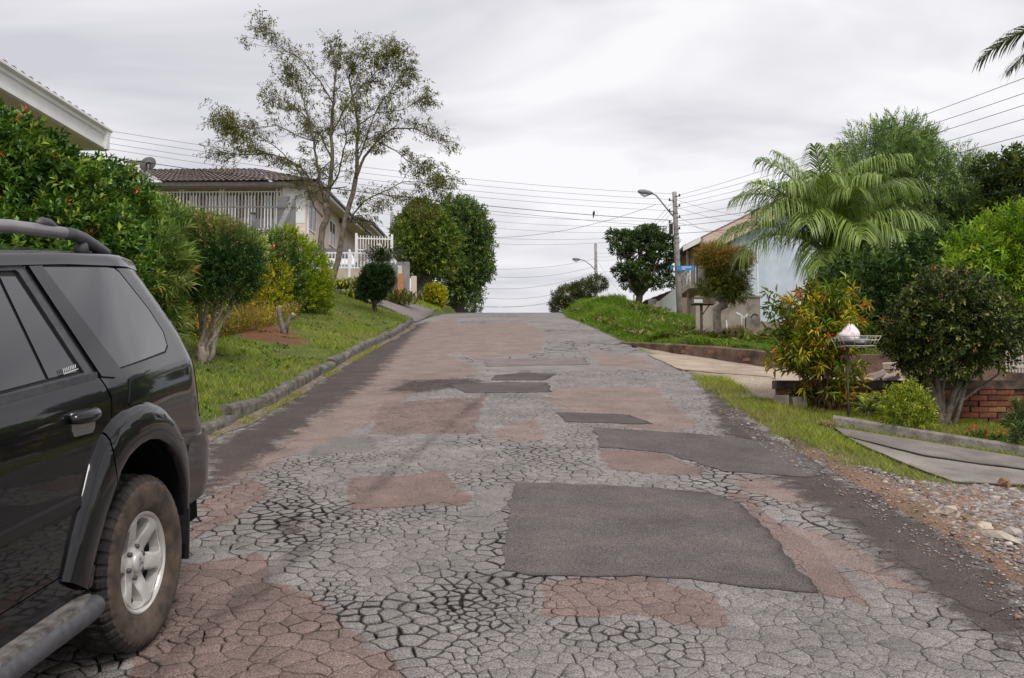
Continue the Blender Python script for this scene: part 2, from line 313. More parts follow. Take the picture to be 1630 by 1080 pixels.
def road_mat(name, far):
    m = attr_mat(name, rough=0.85, gscale=70 if far else 120, gvar=0.35 if far else 0.7, bump=0.45, bscale=90 if far else 170, mid=2.6, mvar=0.24); nt = m.node_tree; N = nt.nodes.new; L = nt.links.new; b = nt.nodes['Principled BSDF']
    at_ = [n for n in nt.nodes if n.type == 'ATTRIBUTE'][0]; dst = at_.outputs['Color'].links[0].to_socket; tc = N('ShaderNodeTexCoord')
    sdn = N('ShaderNodeAttribute'); sdn.attribute_name = 'sd'; sp = N('ShaderNodeSeparateColor'); L(sdn.outputs['Color'], sp.inputs[0])
    def noise(sx, sy, det, ro=0.65):
        mp = N('ShaderNodeMapping'); mp.inputs['Scale'].default_value = (sx, sy, 1); L(tc.outputs['Object'], mp.inputs[0]); n = N('ShaderNodeTexNoise'); n.inputs['Scale'].default_value = 1; n.inputs['Detail'].default_value = det; n.inputs['Roughness'].default_value = ro; L(mp.outputs[0], n.inputs['Vector']); return n.outputs[0]
    def mask(ch, nz, amp, w, strength):
        k = N('ShaderNodeMath'); k.operation = 'MULTIPLY_ADD'; L(nz, k.inputs[0]); k.inputs[1].default_value = amp; L(sp.outputs[ch], k.inputs[2])
        mr = N('ShaderNodeMapRange'); mr.interpolation_type = 'SMOOTHSTEP'; mr.inputs[1].default_value = amp / 2 + w; mr.inputs[2].default_value = amp / 2 - w; mr.inputs[3].default_value = 0; mr.inputs[4].default_value = strength; L(k.outputs[0], mr.inputs[0]); return mr.outputs[0]
    cur = at_.outputs['Color']
    for ch, rgb, nz, amp, w, st in (('Green', SALMON, noise(5, 5, 6), 0.12, 0.02, 0.95), ('Red', RED, noise(6, 6, 6), 0.10, 0.012, 1.0), ('Blue', EDGE, noise(4.5, 4.5, 10, 0.8), 1.1, 0.10, 0.9)):
        mx = N('ShaderNodeMixRGB'); L(mask(ch, nz, amp, w, st), mx.inputs[0]); L(cur, mx.inputs[1]); mx.inputs[2].default_value = (*rgb, 1); cur = mx.outputs[0]
    sc_ = N('ShaderNodeVectorMath'); sc_.operation = 'SCALE'; L(cur, sc_.inputs[0]); L(sdn.outputs['Alpha'], sc_.inputs['Scale']); L(sc_.outputs[0], dst)
    if far:
        src = b.inputs['Base Color'].links[0].from_socket
        nz = N('ShaderNodeTexNoise'); nz.inputs['Scale'].default_value = 3; L(tc.outputs['Object'], nz.inputs['Vector'])
        mxv = N('ShaderNodeMixRGB'); mxv.inputs[0].default_value = 0.12; L(tc.outputs['Object'], mxv.inputs[1]); L(nz.outputs['Color'], mxv.inputs[2])
        vo = N('ShaderNodeTexVoronoi'); vo.feature = 'DISTANCE_TO_EDGE'; vo.inputs['Scale'].default_value = 4.2; L(mxv.outputs[0], vo.inputs['Vector'])
        n2 = noise(0.45, 0.45, 4); mr = N('ShaderNodeMapRange'); mr.inputs[1].default_value = 0.44; mr.inputs[2].default_value = 0.6; mr.inputs[3].default_value = 0.0; mr.inputs[4].default_value = 0.06; L(n2, mr.inputs[0])
        gt = N('ShaderNodeMath'); gt.operation = 'GREATER_THAN'; gt.inputs[1].default_value = 0.05; L(sp.outputs['Green'], gt.inputs[0]); ml = N('ShaderNodeMath'); ml.operation = 'MULTIPLY'; L(mr.outputs[0], ml.inputs[0]); L(gt.outputs[0], ml.inputs[1])
        lt = N('ShaderNodeMath'); lt.operation = 'LESS_THAN'; L(vo.outputs['Distance'], lt.inputs[0]); L(ml.outputs[0], lt.inputs[1])
        mx = N('ShaderNodeMixRGB'); L(lt.outputs[0], mx.inputs[0]); L(src, mx.inputs[1]); mx.inputs[2].default_value = (0.05, 0.043, 0.041, 1); L(mx.outputs[0], b.inputs['Base Color'])
    return m
NEAR0, NEAR1 = 3.35, 14.0
def ragged(y): return 0.07 * fbm(np.asarray(y) * 2.5, np.asarray(y) * 0 + 3.3, 60, 4)
ys = axis([(-60, 3.2, 2.0), (3.2, 3.5, 0.05), (3.5, 14.2, 0.12), (14.2, 34, 0.1), (34, 56, 0.25), (56, 120, 2)])
us = np.linspace(0, 1, 76); UU, YY = np.meshgrid(us, ys)
XX = (kerbX(YY) - 0.03) * (1 - UU) + (edgeX(YY) + ragged(YY)) * UU
inn = (YY > NEAR0) & (YY < NEAR1)
ZZ = zr(YY) + 0.004 * fbm(XX * 1.5, YY * 1.5, 4) - np.where(inn, 0.022, 0.0)
V, Q = grid_mesh(XX, YY, ZZ); rc, rs, _ = road_col(V[:, 0], V[:, 1]); rs[inn.ravel(), 3] = 0.13
M_ROAD = road_mat('worn_asphalt', False)
road = np_obj('road', V, quads=Q, mat=road_mat('far_worn_asphalt', True), col=rc, smooth=True, sd=rs); tag(road, 'cracked and patched asphalt street climbing to the crest', 'road', kind='structure')

# ------------------------------------------------------------------ cracked plates of the near road (Voronoi cells, each with its own edges)
def make_plates():
    bx0, bx1 = -3.7, 2.75; cand = np.stack([rng.uniform(bx0, bx1, 90000), rng.uniform(NEAR0 - 0.1, NEAR1 + 0.1, 90000)], -1)
    _, _, ck = road_col(cand[:, 0], cand[:, 1])
    rad = np.where(ck < 0.2, 0.14, np.where(ck < 0.55, 0.088, 0.066)) * (1 + 0.30 * fbm(cand[:, 0] * 1.1, cand[:, 1] * 1.1, 88))
    rad = rad * np.where(cand[:, 1] > 9, 1.1, 1.0) * np.clip(1 + 0.55 * vnoise(cand[:, 0] * 3, cand[:, 1] * 3, 91), 0.6, 1.7)
    cell = 0.25; gridd = {}; S = []
    for i in range(len(cand)):
        x, y = cand[i]; r = rad[i]; kx, ky = int(x // cell), int(y // cell); ok = True
        for a in (-1, 0, 1):
            for b in (-1, 0, 1):
                for j in gridd.get((kx + a, ky + b), ()):
                    if (S[j][0] - x) ** 2 + (S[j][1] - y) ** 2 < r * r: ok = False; break
                if not ok: break
            if not ok: break
        if ok: gridd.setdefault((kx, ky), []).append(len(S)); S.append((x, y))
    S = np.array(S); cells = []
    _, _, CK = road_col(S[:, 0], S[:, 1])
    GAP = np.where(CK < 0.22, 0.0, 0.0009 + 0.0054 * CK ** 1.6) * np.clip(1 + 1.2 * fbm(S[:, 0] * 1.3, S[:, 1] * 1.3, 99), 0.3, 2.0) * (1 - 0.5 * sstep(6.5, 10, S[:, 1]))
    for i, (x, y) in enumerate(S):
        if x > edgeX(y) + 0.05 or x < kerbX(y) - 0.02: continue
        poly = [(x - 0.5, y - 0.5), (x + 0.5, y - 0.5), (x + 0.5, y + 0.5), (x - 0.5, y + 0.5)]
        d2 = (S[:, 0] - x) ** 2 + (S[:, 1] - y) ** 2; nb = np.argpartition(d2, 24)[:25]; nb = nb[np.argsort(d2[nb])][1:22]
        planes = []
        for j in nb:
            nx_, ny_ = S[j, 0] - x, S[j, 1] - y; l = math.hypot(nx_, ny_); nx_ /= l; ny_ /= l
            hsh = math.sin(min(i, j) * 12.9898 + max(i, j) * 78.233) * 43758.5453; hsh -= math.floor(hsh)
            gp_ = 0 if (GAP[i] * GAP[j] == 0 or hsh < 0.0) else min(GAP[i] + GAP[j], 0.026) * (0.4 + 0.9 * hsh ** 2)
            planes.append((nx_, ny_, nx_ * x + ny_ * y + l / 2 - gp_ / 2))
        planes += [(1, 0, edgeX(y) + float(ragged(y))), (-1, 0, -kerbX(y) + 0.02), (0, 1, NEAR1), (0, -1, -NEAR0)]
        for nx_, ny_, dd in planes:
            out = []; n = len(poly)
            for k in range(n):
                p, q = poly[k], poly[(k + 1) % n]; a = p[0] * nx_ + p[1] * ny_ - dd; b = q[0] * nx_ + q[1] * ny_ - dd
                if a <= 0: out.append(p)
                if (a < 0 < b) or (b < 0 < a): t = a / (a - b); out.append((p[0] + t * (q[0] - p[0]), p[1] + t * (q[1] - p[1])))
            poly = out
            if len(poly) < 3: break
        if len(poly) >= 3: cells.append((i, poly))
    VV, TT, FACT, info = [], [], [], []
    for i, poly in cells:
        ring = []
        for k in range(len(poly)):
            p, q = np.array(poly[k]), np.array(poly[(k + 1) % len(poly)]); l = np.linalg.norm(q - p)
            if l < 1e-4: continue
            m = max(1, int(round(l / 0.036)))
            ring += [p + (q - p) * t / m for t in range(m)]
        ring = np.array(ring)
        if len(ring) < 3: continue
        cen = ring.mean(0); n = len(ring); cracked = GAP[i] > 0; rr = np.linalg.norm(ring - cen, axis=1, keepdims=True)
        lip = cen + (ring - cen) * np.maximum(1 - (0.0045 + 0.55 * GAP[i]) / rr, 0.6) if cracked else cen + (ring - cen) * 0.6
        P = np.concatenate([ring, lip, cen[None]] + ([ring] if cracked else []))
        wx = 0.022 * fbm(P[:, 0] * 7, P[:, 1] * 7, 120, 2) + 0.017 * fbm(P[:, 0] * 26, P[:, 1] * 26, 125, 2); wy = 0.022 * fbm(P[:, 0] * 7, P[:, 1] * 7, 121, 2) + 0.017 * fbm(P[:, 0] * 26, P[:, 1] * 26, 126, 2)
        x, y = P[:, 0] + wx, P[:, 1] + wy; z = zr(y) + 0.004 * fbm(x * 1.5, y * 1.5, 4); fac = np.full(len(P), 1 + (rng.normal(0, 0.06) if cracked else 0))
        if cracked:
            z[:n] -= 0.002; z[2 * n + 1:] -= 0.022; fac[2 * n + 1:] = 0.2; fac[:n] *= 1 - (1 - np.clip(0.7 - 75 * GAP[i], 0.15, 0.7)) * np.clip(0.9 + 0.8 * vnoise(P[:n, 0] * 5, P[:n, 1] * 5, 130), 0.1, 1)
        FACT.append(fac)
        k = np.arange(n); k2 = (k + 1) % n
        t = [np.stack([k, k2, n + k], -1), np.stack([k2, n + k2, n + k], -1), np.stack([n + k, n + k2, np.full(n, 2 * n)], -1)]
        if cracked: s_ = 2 * n + 1; t += [np.stack([s_ + k, s_ + k2, k], -1), np.stack([s_ + k2, k2, k], -1)]
        VV.append(np.stack([x, y, z], -1)); TT.append(np.concatenate(t))
        area = 0.5 * abs(np.dot(ring[:, 0], np.roll(ring[:, 1], 1)) - np.dot(ring[:, 1], np.roll(ring[:, 0], 1)))
        px = 815 + F * (cen[0] / cen[1] + 0.0226); vis = cracked and cen[1] > 3.95 and -10 < px < 1640
        vis = vis and not any(polydist(np.array([cen[0]]), np.array([cen[1]]), p)[0] < -0.05 for p in PATCHW)
        vis = vis and not (cen[0] < -1.55 and cen[1] < 5.0)
        info.append(area / cen[1] ** 3 if vis else 0)
    A = np.concatenate(VV); ca, sa, _ = road_col(A[:, 0], A[:, 1]); sa[:, 3] *= np.concatenate(FACT); cut = np.cumsum([len(v) for v in VV])[:-1]; CC = np.split(ca, cut); SS = np.split(sa, cut)
    order = np.argsort(-np.array(info)); big = [k for k in order[:300] if info[k] > 0]; bs = set(big)
    for k in big: np_obj('asphalt_plate', VV[k], tris=TT[k], mat=M_ROAD, col=CC[k], parent=road, sd=SS[k])
    V_, T_, C_, S_, o = [], [], [], [], 0
    for k in range(len(VV)):
        if k in bs: continue
        V_.append(VV[k]); T_.append(TT[k] + o); C_.append(CC[k]); S_.append(SS[k]); o += len(VV[k])
    tag(np_obj('asphalt_plates', np.concatenate(V_), tris=np.concatenate(T_), mat=M_ROAD, col=np.concatenate(C_), parent=road, sd=np.concatenate(S_)), kind='stuff')
PATCHES = [  # newer asphalt laid over the old road
    (0.0035, 1.4, [(815, 768), (900, 771), (1000, 774), (1130, 785), (1182, 802), (1238, 862), (1302, 946), (1200, 936), (1080, 924), (1000, 918), (940, 921), (870, 918), (800, 912)]),
    (0.0035, 1.3, [(945, 681), (1020, 686), (1100, 690), (1250, 706), (1312, 746), (1295, 760), (1150, 752), (1060, 722), (955, 712)]),
    (0.004, 1.15, [(885, 657), (1000, 661), (1042, 676), (900, 672)]),
    (0.004, 1.2, [(716, 613), (800, 609), (870, 610), (878, 625), (740, 626)]),
    (0.004, 1.1, [(790, 598), (840, 594), (885, 596), (865, 606), (780, 606)]),
    (0.004, 2.3, [(770, 572), (930, 570), (940, 581), (775, 584)]),
]
PATCHW = [PG(p) for _, _, p in PATCHES]
make_plates()
def sheet(name, poly, zoff, colf, mt, parent=None, step=0.05, warp=0.05, edge=0.05):
    """polygon in plan laid on the ground as a thin slab with a ragged outline"""
    P = np.array(poly); ring = []
    for k in range(len(P)):
        p, q = P[k], P[(k + 1) % len(P)]; m = max(1, int(np.linalg.norm(q - p) / step)); ring += [p + (q - p) * t / m for t in range(m)]
    ring = np.array(ring); ring = ring + warp * np.stack([fbm(ring[:, 0] * 7, ring[:, 1] * 7, 140, 4), fbm(ring[:, 0] * 7, ring[:, 1] * 7, 141, 4)], -1)
    x0, y0 = ring.min(0); x1, y1 = ring.max(0); st = max(step * 1.3, math.sqrt((x1 - x0) * (y1 - y0) / 2500)); gx_, gy_ = np.meshgrid(np.arange(x0, x1, st), np.arange(y0, y1, st)); gp = np.stack([gx_.ravel(), gy_.ravel()], -1)
    gp = gp[polydist(gp[:, 0], gp[:, 1], ring) < -st * 0.5]; pts = [Vector(p) for p in np.concatenate([ring, gp])]; n = len(ring)
    r = geometry.delaunay_2d_cdt(pts, [(i, (i + 1) % n) for i in range(n)], [list(range(n))], 1, 1e-5)
    P2 = np.array([tuple(v) for v in r[0]]); T = [list(f) for f in r[2]]; x, y = P2[:, 0], P2[:, 1]
    Vt = np.stack([x, y, H(x, y) + 0.004 * fbm(x * 1.5, y * 1.5, 4) + zoff], -1); rim = np.stack([ring[:, 0], ring[:, 1], H(ring[:, 0], ring[:, 1]) - edge], -1)
    idx = {}; 
    for k in range(n):
        idx[k] = int(np.argmin((x - ring[k, 0]) ** 2 + (y - ring[k, 1]) ** 2))
    b = len(Vt); T += [[idx[k], b + k, b + (k + 1) % n] for k in range(n)] + [[idx[k], b + (k + 1) % n, idx[(k + 1) % n]] for k in range(n)]
    Vv = np.concatenate([Vt, rim]); return np_obj(name, Vv, tris=T, mat=mt, col=colf(Vv[:, 0], Vv[:, 1]), parent=parent)
M_PATCH = attr_mat('patch_asphalt', rough=0.9, gscale=110, gvar=0.75, bump=0.7, bscale=120, mid=2.2, mvar=0.28)
for (zo, k, _), pw in zip(PATCHES, PATCHW):
    def pc(x, y, k=k):
        c = np.zeros(np.shape(x) + (3,)); c[...] = DARK * 1.12 * k; sc_ = sstep(0.35, 0.75, fbm(x * 6 + y * 2.5, y * 1.2, 150)) * sstep(0.3, 0.0, np.abs(x - 0.42 - 0.1 * (y - 6)))
        return c * (1 + 0.5 * sc_)[..., None]
    sheet('asphalt_patch', pw, zo, pc, M_PATCH, road)

# side street / driveway on the left beyond the lawn, sandy driveway on the right, concrete driveway strip
def flatcol(rgb, var=0.15, sd=3):
    return lambda x, y: np.array(rgb) * (1 + var * fbm(x * 2, y * 2, sd, 4))[..., None]
so = sheet('side_road', [(-3.32, 27.4), (-4.2, 28.1), (-6.5, 28.9), (-12, 29.5), (-12, 33.2), (-6.5, 33.2), (-4.6, 34.6), (-3.62, 36.2)], 0.02, flatcol((0.19, 0.165, 0.16)), M_TAR, None, 0.25, 0.05)
tag(so, 'grey side street joining from the left beyond the lawn', 'road', kind='structure')
M_CONC = attr_mat('old_concrete', rough=0.9, gscale=90, gvar=0.22, bump=0.35, bscale=70, mid=2.5, mvar=0.28)
DRA = PG([(1328, 684), (1640, 735), (1850, 770), (1850, 787), (1640, 753), (1560, 743), (1470, 729), (1345, 698)]); DRB = PG([(1348, 700), (1469, 731), (1560, 745), (1640, 755), (1850, 789), (1850, 812), (1640, 777), (1590, 775), (1520, 772), (1440, 742), (1372, 712)])
dv = sheet('driveway', DRA, 0.025, flatcol((0.185, 0.163, 0.148), 0.45), M_CONC, None, 0.07, 0.012, 0.12); tag(dv, 'cracked grey concrete driveway strip at the right road edge', 'driveway', kind='structure')
sheet('slab', DRB, 0.022, flatcol((0.235, 0.21, 0.19), 0.4, 8), M_CONC, dv, 0.06, 0.012, 0.12)
DR2 = PG([(1030, 566), (1100, 566), (1180, 582), (1262, 590), (1275, 600)]) + [(4.6, 13.2), (4.6, 12.1), (2.95, 11.9)] + PG([(1230, 602), (1130, 594), (1085, 590)])
d2 = sheet('sandy_driveway', DR2, 0.012, flatcol((0.40, 0.315, 0.245), 0.2), M_CONC, None, 0.12, 0.05, 0.05); tag(d2, 'pale sandy driveway in front of the low stained wall', 'driveway', kind='structure')

# ------------------------------------------------------------------ kerbs
M_KERB = mat('kerb_concrete', (0.05, 0.044, 0.038), (0.24, 0.215, 0.185), 9, 0.9, bump=0.5, bscale=45, lo=0.3, hi=0.72)
M_GUT = mat('gutter_dirt', (0.10, 0.08, 0.06), (0.24, 0.19, 0.14), 12, 0.95, bump=0.3)
def kerb_run(path, name_parent, seglen, w, h, mt, jig=0.012, flip=1):
    """path: plan points; stones stand to the left (flip=1) of the walking direction"""
    P = np.array(path); L_ = np.concatenate([[0], np.cumsum(np.hypot(*np.diff(P, axis=0).T))]); n = int(L_[-1] / seglen)
    for i in range(n):
        s = np.linspace(i * seglen + 0.008, (i + 1) * seglen - 0.008, 5); x = np.interp(s, L_, P[:, 0]); y = np.interp(s, L_, P[:, 1])
        x2 = np.interp(s + 0.05, L_, P[:, 0]); y2 = np.interp(s + 0.05, L_, P[:, 1]); x0 = np.interp(s - 0.05, L_, P[:, 0]); y0 = np.interp(s - 0.05, L_, P[:, 1])
        tx, ty = x2 - x0, y2 - y0; l = np.hypot(tx, ty); nx_, ny_ = -ty / l * flip, tx / l * flip
        jz = rng.normal(0, jig); jo = rng.normal(0, jig); tl = rng.normal(0, jig)
        prof = [(0.0, -0.12), (0.01, h * 0.75), (0.028, h * 0.95), (0.055, h), (w - 0.02, h), (w, h * 0.8), (w, -0.12)]; vs = []
        for k in range(5):
            for (o, z) in prof:
                oo = o + jo + rng.normal(0, 0.004); px_, py_ = x[k] + nx_[k] * oo, y[k] + ny_[k] * oo
                vs.append((px_, py_, float(zr(y[k])) + H0(x[k], y[k]) + z + jz + tl * (k - 2) / 2 + rng.normal(0, 0.003)))
        m = len(prof); fs = [[k * m + j, k * m + (j + 1) % m, (k + 1) * m + (j + 1) % m, (k + 1) * m + j] for k in range(4) for j in range(m)] + [list(range(m)), [4 * m + j for j in range(m)][::-1]]
        me = bpy.data.meshes.new('kerb_stone'); me.from_pydata(vs, [], fs); me.update(); link('kerb_stone', me, mt, name_parent)
H0 = lambda x, y: 0.0
arc = [(-3.36 - 0.9 + 0.9 * math.cos(t), 26.9 + 0.9 * math.sin(t)) for t in np.linspace(0, 1.25, 8)]
kpath = [(float(kerbX(y)), y) for y in np.arange(1.0, 26.9, 0.3)] + arc + [(arc[-1][0] - 0.5 * k, arc[-1][1] + 0.16 * k) for k in range(1, 6)]
gp = [(x + 0.005, y) for x, y in kpath if y < 26.9]
gv = []
for x, y in gp: gv += [(x - 0.02, y, float(zr(y)) + 0.03), (x + 0.05 + 0.02 * float(vnoise(y * 3, 0, 5)), y, float(zr(y)) + 0.016), (x + 0.10 + 0.05 * float(vnoise(y * 2.1, 4, 6)), y, float(zr(y)) + 0.007)]
gf = [[3 * i + j, 3 * i + j + 1, 3 * i + j + 4, 3 * i + j + 3] for i in range(len(gp) - 1) for j in (0, 1)]
me = bpy.data.meshes.new('kerb'); me.from_pydata(gv, [], gf); kerb = link('kerb', me, M_GUT); tag(kerb, 'weathered concrete kerb with dirt gutter along the left lawn', 'kerb', kind='structure')
H0 = lambda x, y: max(0.0, gz(x - 0.0, y) - float(zr(y)) - 0.02) if y > 26.95 else 0.0
kerb_run(kpath, kerb, 0.95, 0.14, 0.145, M_KERB)
# narrow kerb on the far side of the concrete driveway
ka, kb = np.array(G(1328, 676)), np.array(G(1850, 762))
me = bpy.data.meshes.new('driveway_kerb'); M_DK = mat('driveway_kerb', (0.16, 0.14, 0.125), (0.33, 0.30, 0.27), 7, 0.9, bump=0.4)
kd = kb - ka; kn = int(np.linalg.norm(kd) / 0.25); vs = []
for i in range(kn + 1):
    p = ka + kd * i / kn; dn = np.array([kd[1], -kd[0]]) / np.linalg.norm(kd); z = gz(*p); j = rng.normal(0, 0.004)
    for (o, h) in ((-0.06, -0.1), (-0.055 + j, 0.075 + j), (-0.04, 0.09 + j), (0.04, 0.09 + j), (0.055, 0.07), (0.06, -0.1)): vs.append((p[0] + dn[0] * o, p[1] + dn[1] * o, z + h))
fs = [[i * 6 + j, i * 6 + (j + 1) % 6, i * 6 + 6 + (j + 1) % 6, i * 6 + 6 + j] for i in range(kn) for j in range(6)] + [list(range(6)), [kn * 6 + j for j in range(6)]]
me.from_pydata(vs, [], fs); tag(link('driveway_kerb', me, M_DK), 'straight narrow concrete kerb above the driveway strip on the right', 'kerb', kind='structure')

# ------------------------------------------------------------------ gravel and stones
def icos(n, sx, sy, sz):
    t = (1 + 5 ** 0.5) / 2; v = np.array([(-1, t, 0), (1, t, 0), (-1, -t, 0), (1, -t, 0), (0, -1, t), (0, 1, t), (0, -1, -t), (0, 1, -t), (t, 0, -1), (t, 0, 1), (-t, 0, -1), (-t, 0, 1)]) / 1.9
    f = np.array([(0, 11, 5), (0, 5, 1), (0, 1, 7), (0, 7, 10), (0, 10, 11), (1, 5, 9), (5, 11, 4), (11, 10, 2), (10, 7, 6), (7, 1, 8), (3, 9, 4), (3, 4, 2), (3, 2, 6), (3, 6, 8), (3, 8, 9), (4, 9, 5), (2, 4, 11), (6, 2, 10), (8, 6, 7), (9, 8, 1)])
    V = v[None] * rng.uniform(0.75, 1.25, (n, 12, 1)) * np.stack([sx, sy, sz], -1)[:, None]
    a = rng.uniform(0, 6.28, n); ca, sa = np.cos(a)[:, None], np.sin(a)[:, None]
    return np.stack([V[..., 0] * ca - V[..., 1] * sa, V[..., 0] * sa + V[..., 1] * ca, V[..., 2]], -1), f
def stones(name, x, y, size, cols, mt, flat=0.6, zo=0.2):
    n = len(x); V, f = icos(n, size * rng.uniform(0.7, 1.4, n), size * rng.uniform(0.7, 1.3, n), size * flat * rng.uniform(0.7, 1.2, n))
    V += np.stack([x, y, H(x, y) + size * zo], -1)[:, None]; T = (f[None] + 12 * np.arange(n)[:, None, None]).reshape(-1, 3)
    return np_obj(name, V.reshape(-1, 3), tris=T, mat=mt, col=np.repeat(cols, 12, 0))
M_STONE = attr_mat('stone', rough=0.9, gscale=60, gvar=0.2, bump=0.4, bscale=60, mid=9, mvar=0.2)
def scat(poly, n, grow=0.0, warp=0.15):
    P = np.array(poly); x0, y0 = P.min(0) - grow; x1, y1 = P.max(0) + grow; x = rng.uniform(x0, x1, n); y = rng.uniform(y0, y1, n)
    k = polydist(x, y, poly) + warp * fbm(x * 4, y * 4, 160) < grow; return x[k], y[k]
STC = np.array([(0.42, 0.37, 0.33), (0.30, 0.27, 0.26), (0.5, 0.44, 0.38), (0.22, 0.19, 0.18), (0.38, 0.22, 0.15), (0.33, 0.31, 0.32)])
x, y = scat(GRAVEL, 60000, 0.03); k = (x > 2.55) & (rng.random(len(x)) < 0.25 + 0.75 * sstep(2.75, 3.3, x)); x, y = x[k], y[k]
sz = np.exp(rng.normal(math.log(0.0105), 0.42, len(x)))
tag(stones('gravel', x, y, sz, STC[rng.integers(0, 6, len(x))] * rng.uniform(0.45, 1.0, (len(x), 1)), M_STONE), 'loose pale gravel spilled at the right road edge', 'gravel', kind='stuff')
x = rng.uniform(2.05, 2.75, 2600); y = rng.uniform(4.2, 10.5, 2600); x = edgeX(y) + (x - 2.4) * 0.8
x2 = rng.uniform(-3.0, 2.4, 700); y2 = rng.uniform(4, 12, 700); xa, ya = np.concatenate([x, x2]), np.concatenate([y, y2]); s2 = np.concatenate([np.exp(rng.normal(math.log(0.0055), 0.4, len(x))), np.exp(rng.normal(math.log(0.003), 0.3, len(x2)))])
tag(stones('loose_grit', xa, ya, s2, STC[rng.integers(0, 6, len(xa))] * rng.uniform(0.6, 1.1, (len(xa), 1)), M_STONE, zo=0.35), 'small loose grit strewn on the asphalt', 'grit', kind='stuff')
def rock(px, py, sx, sy, sz_, col, label):
    x, y = G(px, py); V, f = icos(1, np.array([sx]), np.array([sy]), np.array([sz_])); V = V[0]
    # subdivide once for a broken, faceted outline
    bm = bmesh.new(); vs = [bm.verts.new(v) for v in V]; [bm.faces.new([vs[i] for i in t]) for t in f]
    bmesh.ops.subdivide_edges(bm, edges=bm.edges[:], cuts=1); [setattr(v, 'co', v.co * random.uniform(0.88, 1.06)) for v in bm.verts]
    for v in bm.verts: v.co += Vector((x, y, gz(x, y) + sz_ * 0.25))
    me = bpy.data.meshes.new('rock'); bm.to_mesh(me); bm.free(); a = me.attributes.new('col', 'FLOAT_COLOR', 'POINT'); a.data.foreach_set('color', np.tile(np.array([*col, 1], np.float32), len(me.vertices)))
    tag(link('rock', me, M_STONE), label, 'rock')
rock(1512, 822, 0.115, 0.075, 0.06, (0.48, 0.40, 0.32), 'pale flat rock at the inner edge of the gravel spill')
rock(1590, 858, 0.13, 0.06, 0.045, (0.42, 0.36, 0.3), 'long buff rock slab half buried in the gravel')
rock(1612, 852, 0.085, 0.07, 0.05, (0.36, 0.32, 0.29), 'grey rock beside the gravel slab at the frame edge')
rock(1566, 845, 0.06, 0.045, 0.05, (0.5, 0.42, 0.33), 'small cream rock amid the gravel behind the slab')
rock(1600, 775, 0.14, 0.06, 0.06, (0.28, 0.15, 0.09), 'reddish earth-stained rock under the concrete driveway edge')
rock(1545, 790, 0.06, 0.05, 0.045, (0.30, 0.23, 0.19), 'brownish rock between driveway slab and gravel')

# ------------------------------------------------------------------ grass
M_GRASS = leaf_mat('grass_blade', 0.55, 0.3, 0.25)
def blades(name, x, y, h, w, lean, cols, label, z=None, seg=1, tipc=1.25, dirx=0.0, diry=0.0):
    n = len(x); a = rng.uniform(0, 6.283, n); b = rng.uniform(0, 6.283, n); zz = (H(x, y) if z is None else z) - 0.01
    P = np.stack([x, y, zz], -1); S = np.stack([np.cos(a), np.sin(a), 0 * a], -1) * (w / 2)[:, None]
    Ld = np.stack([np.cos(b) * lean * h + dirx * h, np.sin(b) * lean * h + diry * h, 0 * b], -1); up = np.stack([0 * h, 0 * h, h], -1)
    if seg == 1:
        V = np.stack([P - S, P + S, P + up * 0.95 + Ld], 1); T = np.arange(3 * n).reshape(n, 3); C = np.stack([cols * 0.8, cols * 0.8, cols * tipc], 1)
    else:
        V = np.stack([P - S, P + S, P + S * 0.8 + up * 0.6 + Ld * 0.3, P - S * 0.8 + up * 0.6 + Ld * 0.3, P + up * 0.85 + Ld], 1)
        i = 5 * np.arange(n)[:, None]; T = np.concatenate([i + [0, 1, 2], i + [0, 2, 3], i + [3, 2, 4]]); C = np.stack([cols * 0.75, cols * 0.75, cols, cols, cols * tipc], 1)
    return tag(np_obj(name, V.reshape(-1, 3), tris=T, mat=M_GRASS, col=C.reshape(-1, 3)), label, 'grass', kind='stuff')
def gcol(n, pal, wts, var=0.25):
    p = np.array(pal)[rng.choice(len(pal), n, p=np.array(wts) / sum(wts))]; return p * rng.uniform(1 - var, 1 + var, (n, 1))
GP = [(0.23, 0.32, 0.022), (0.34, 0.40, 0.035), (0.13, 0.20, 0.02), (0.38, 0.36, 0.08), (0.42, 0.33, 0.16)]
def lawn():
    n = 250000; y = 5.0 + 22.5 * rng.random(n) ** 1.4; d = rng.uniform(0.06, 7.5, n); x = kerbX(y) - d
    keep = polydist(x, y, SOILP) + 0.35 * fbm(x * 3, y * 3, 9) > 0.05
    keep |= rng.random(n) < 0.10
    keep &= rng.random(n) < np.where(d > 4.5, 0.35, 1.0)
    x, y, d = x[keep], y[keep], d[keep]; n = len(x); pat = fbm(x * 1.6, y * 1.6, 170, 4)
    dry = rng.random(n) < np.clip(0.18 + 0.6 * pat, 0.03, 0.75)
    c = gcol(n, GP[:3], (3, 4, 2)); c[dry] = gcol(int(dry.sum()), GP[3:], (2, 1.2)); c *= (1 + 0.28 * fbm(x * 3.3, y * 3.3, 171))[:, None]
    tall = np.clip(1 + 0.9 * fbm(x * 1.1, y * 1.1, 175, 3), 0.45, 2.2)
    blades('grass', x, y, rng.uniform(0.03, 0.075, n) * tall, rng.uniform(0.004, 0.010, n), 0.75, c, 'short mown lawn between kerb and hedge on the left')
lawn()
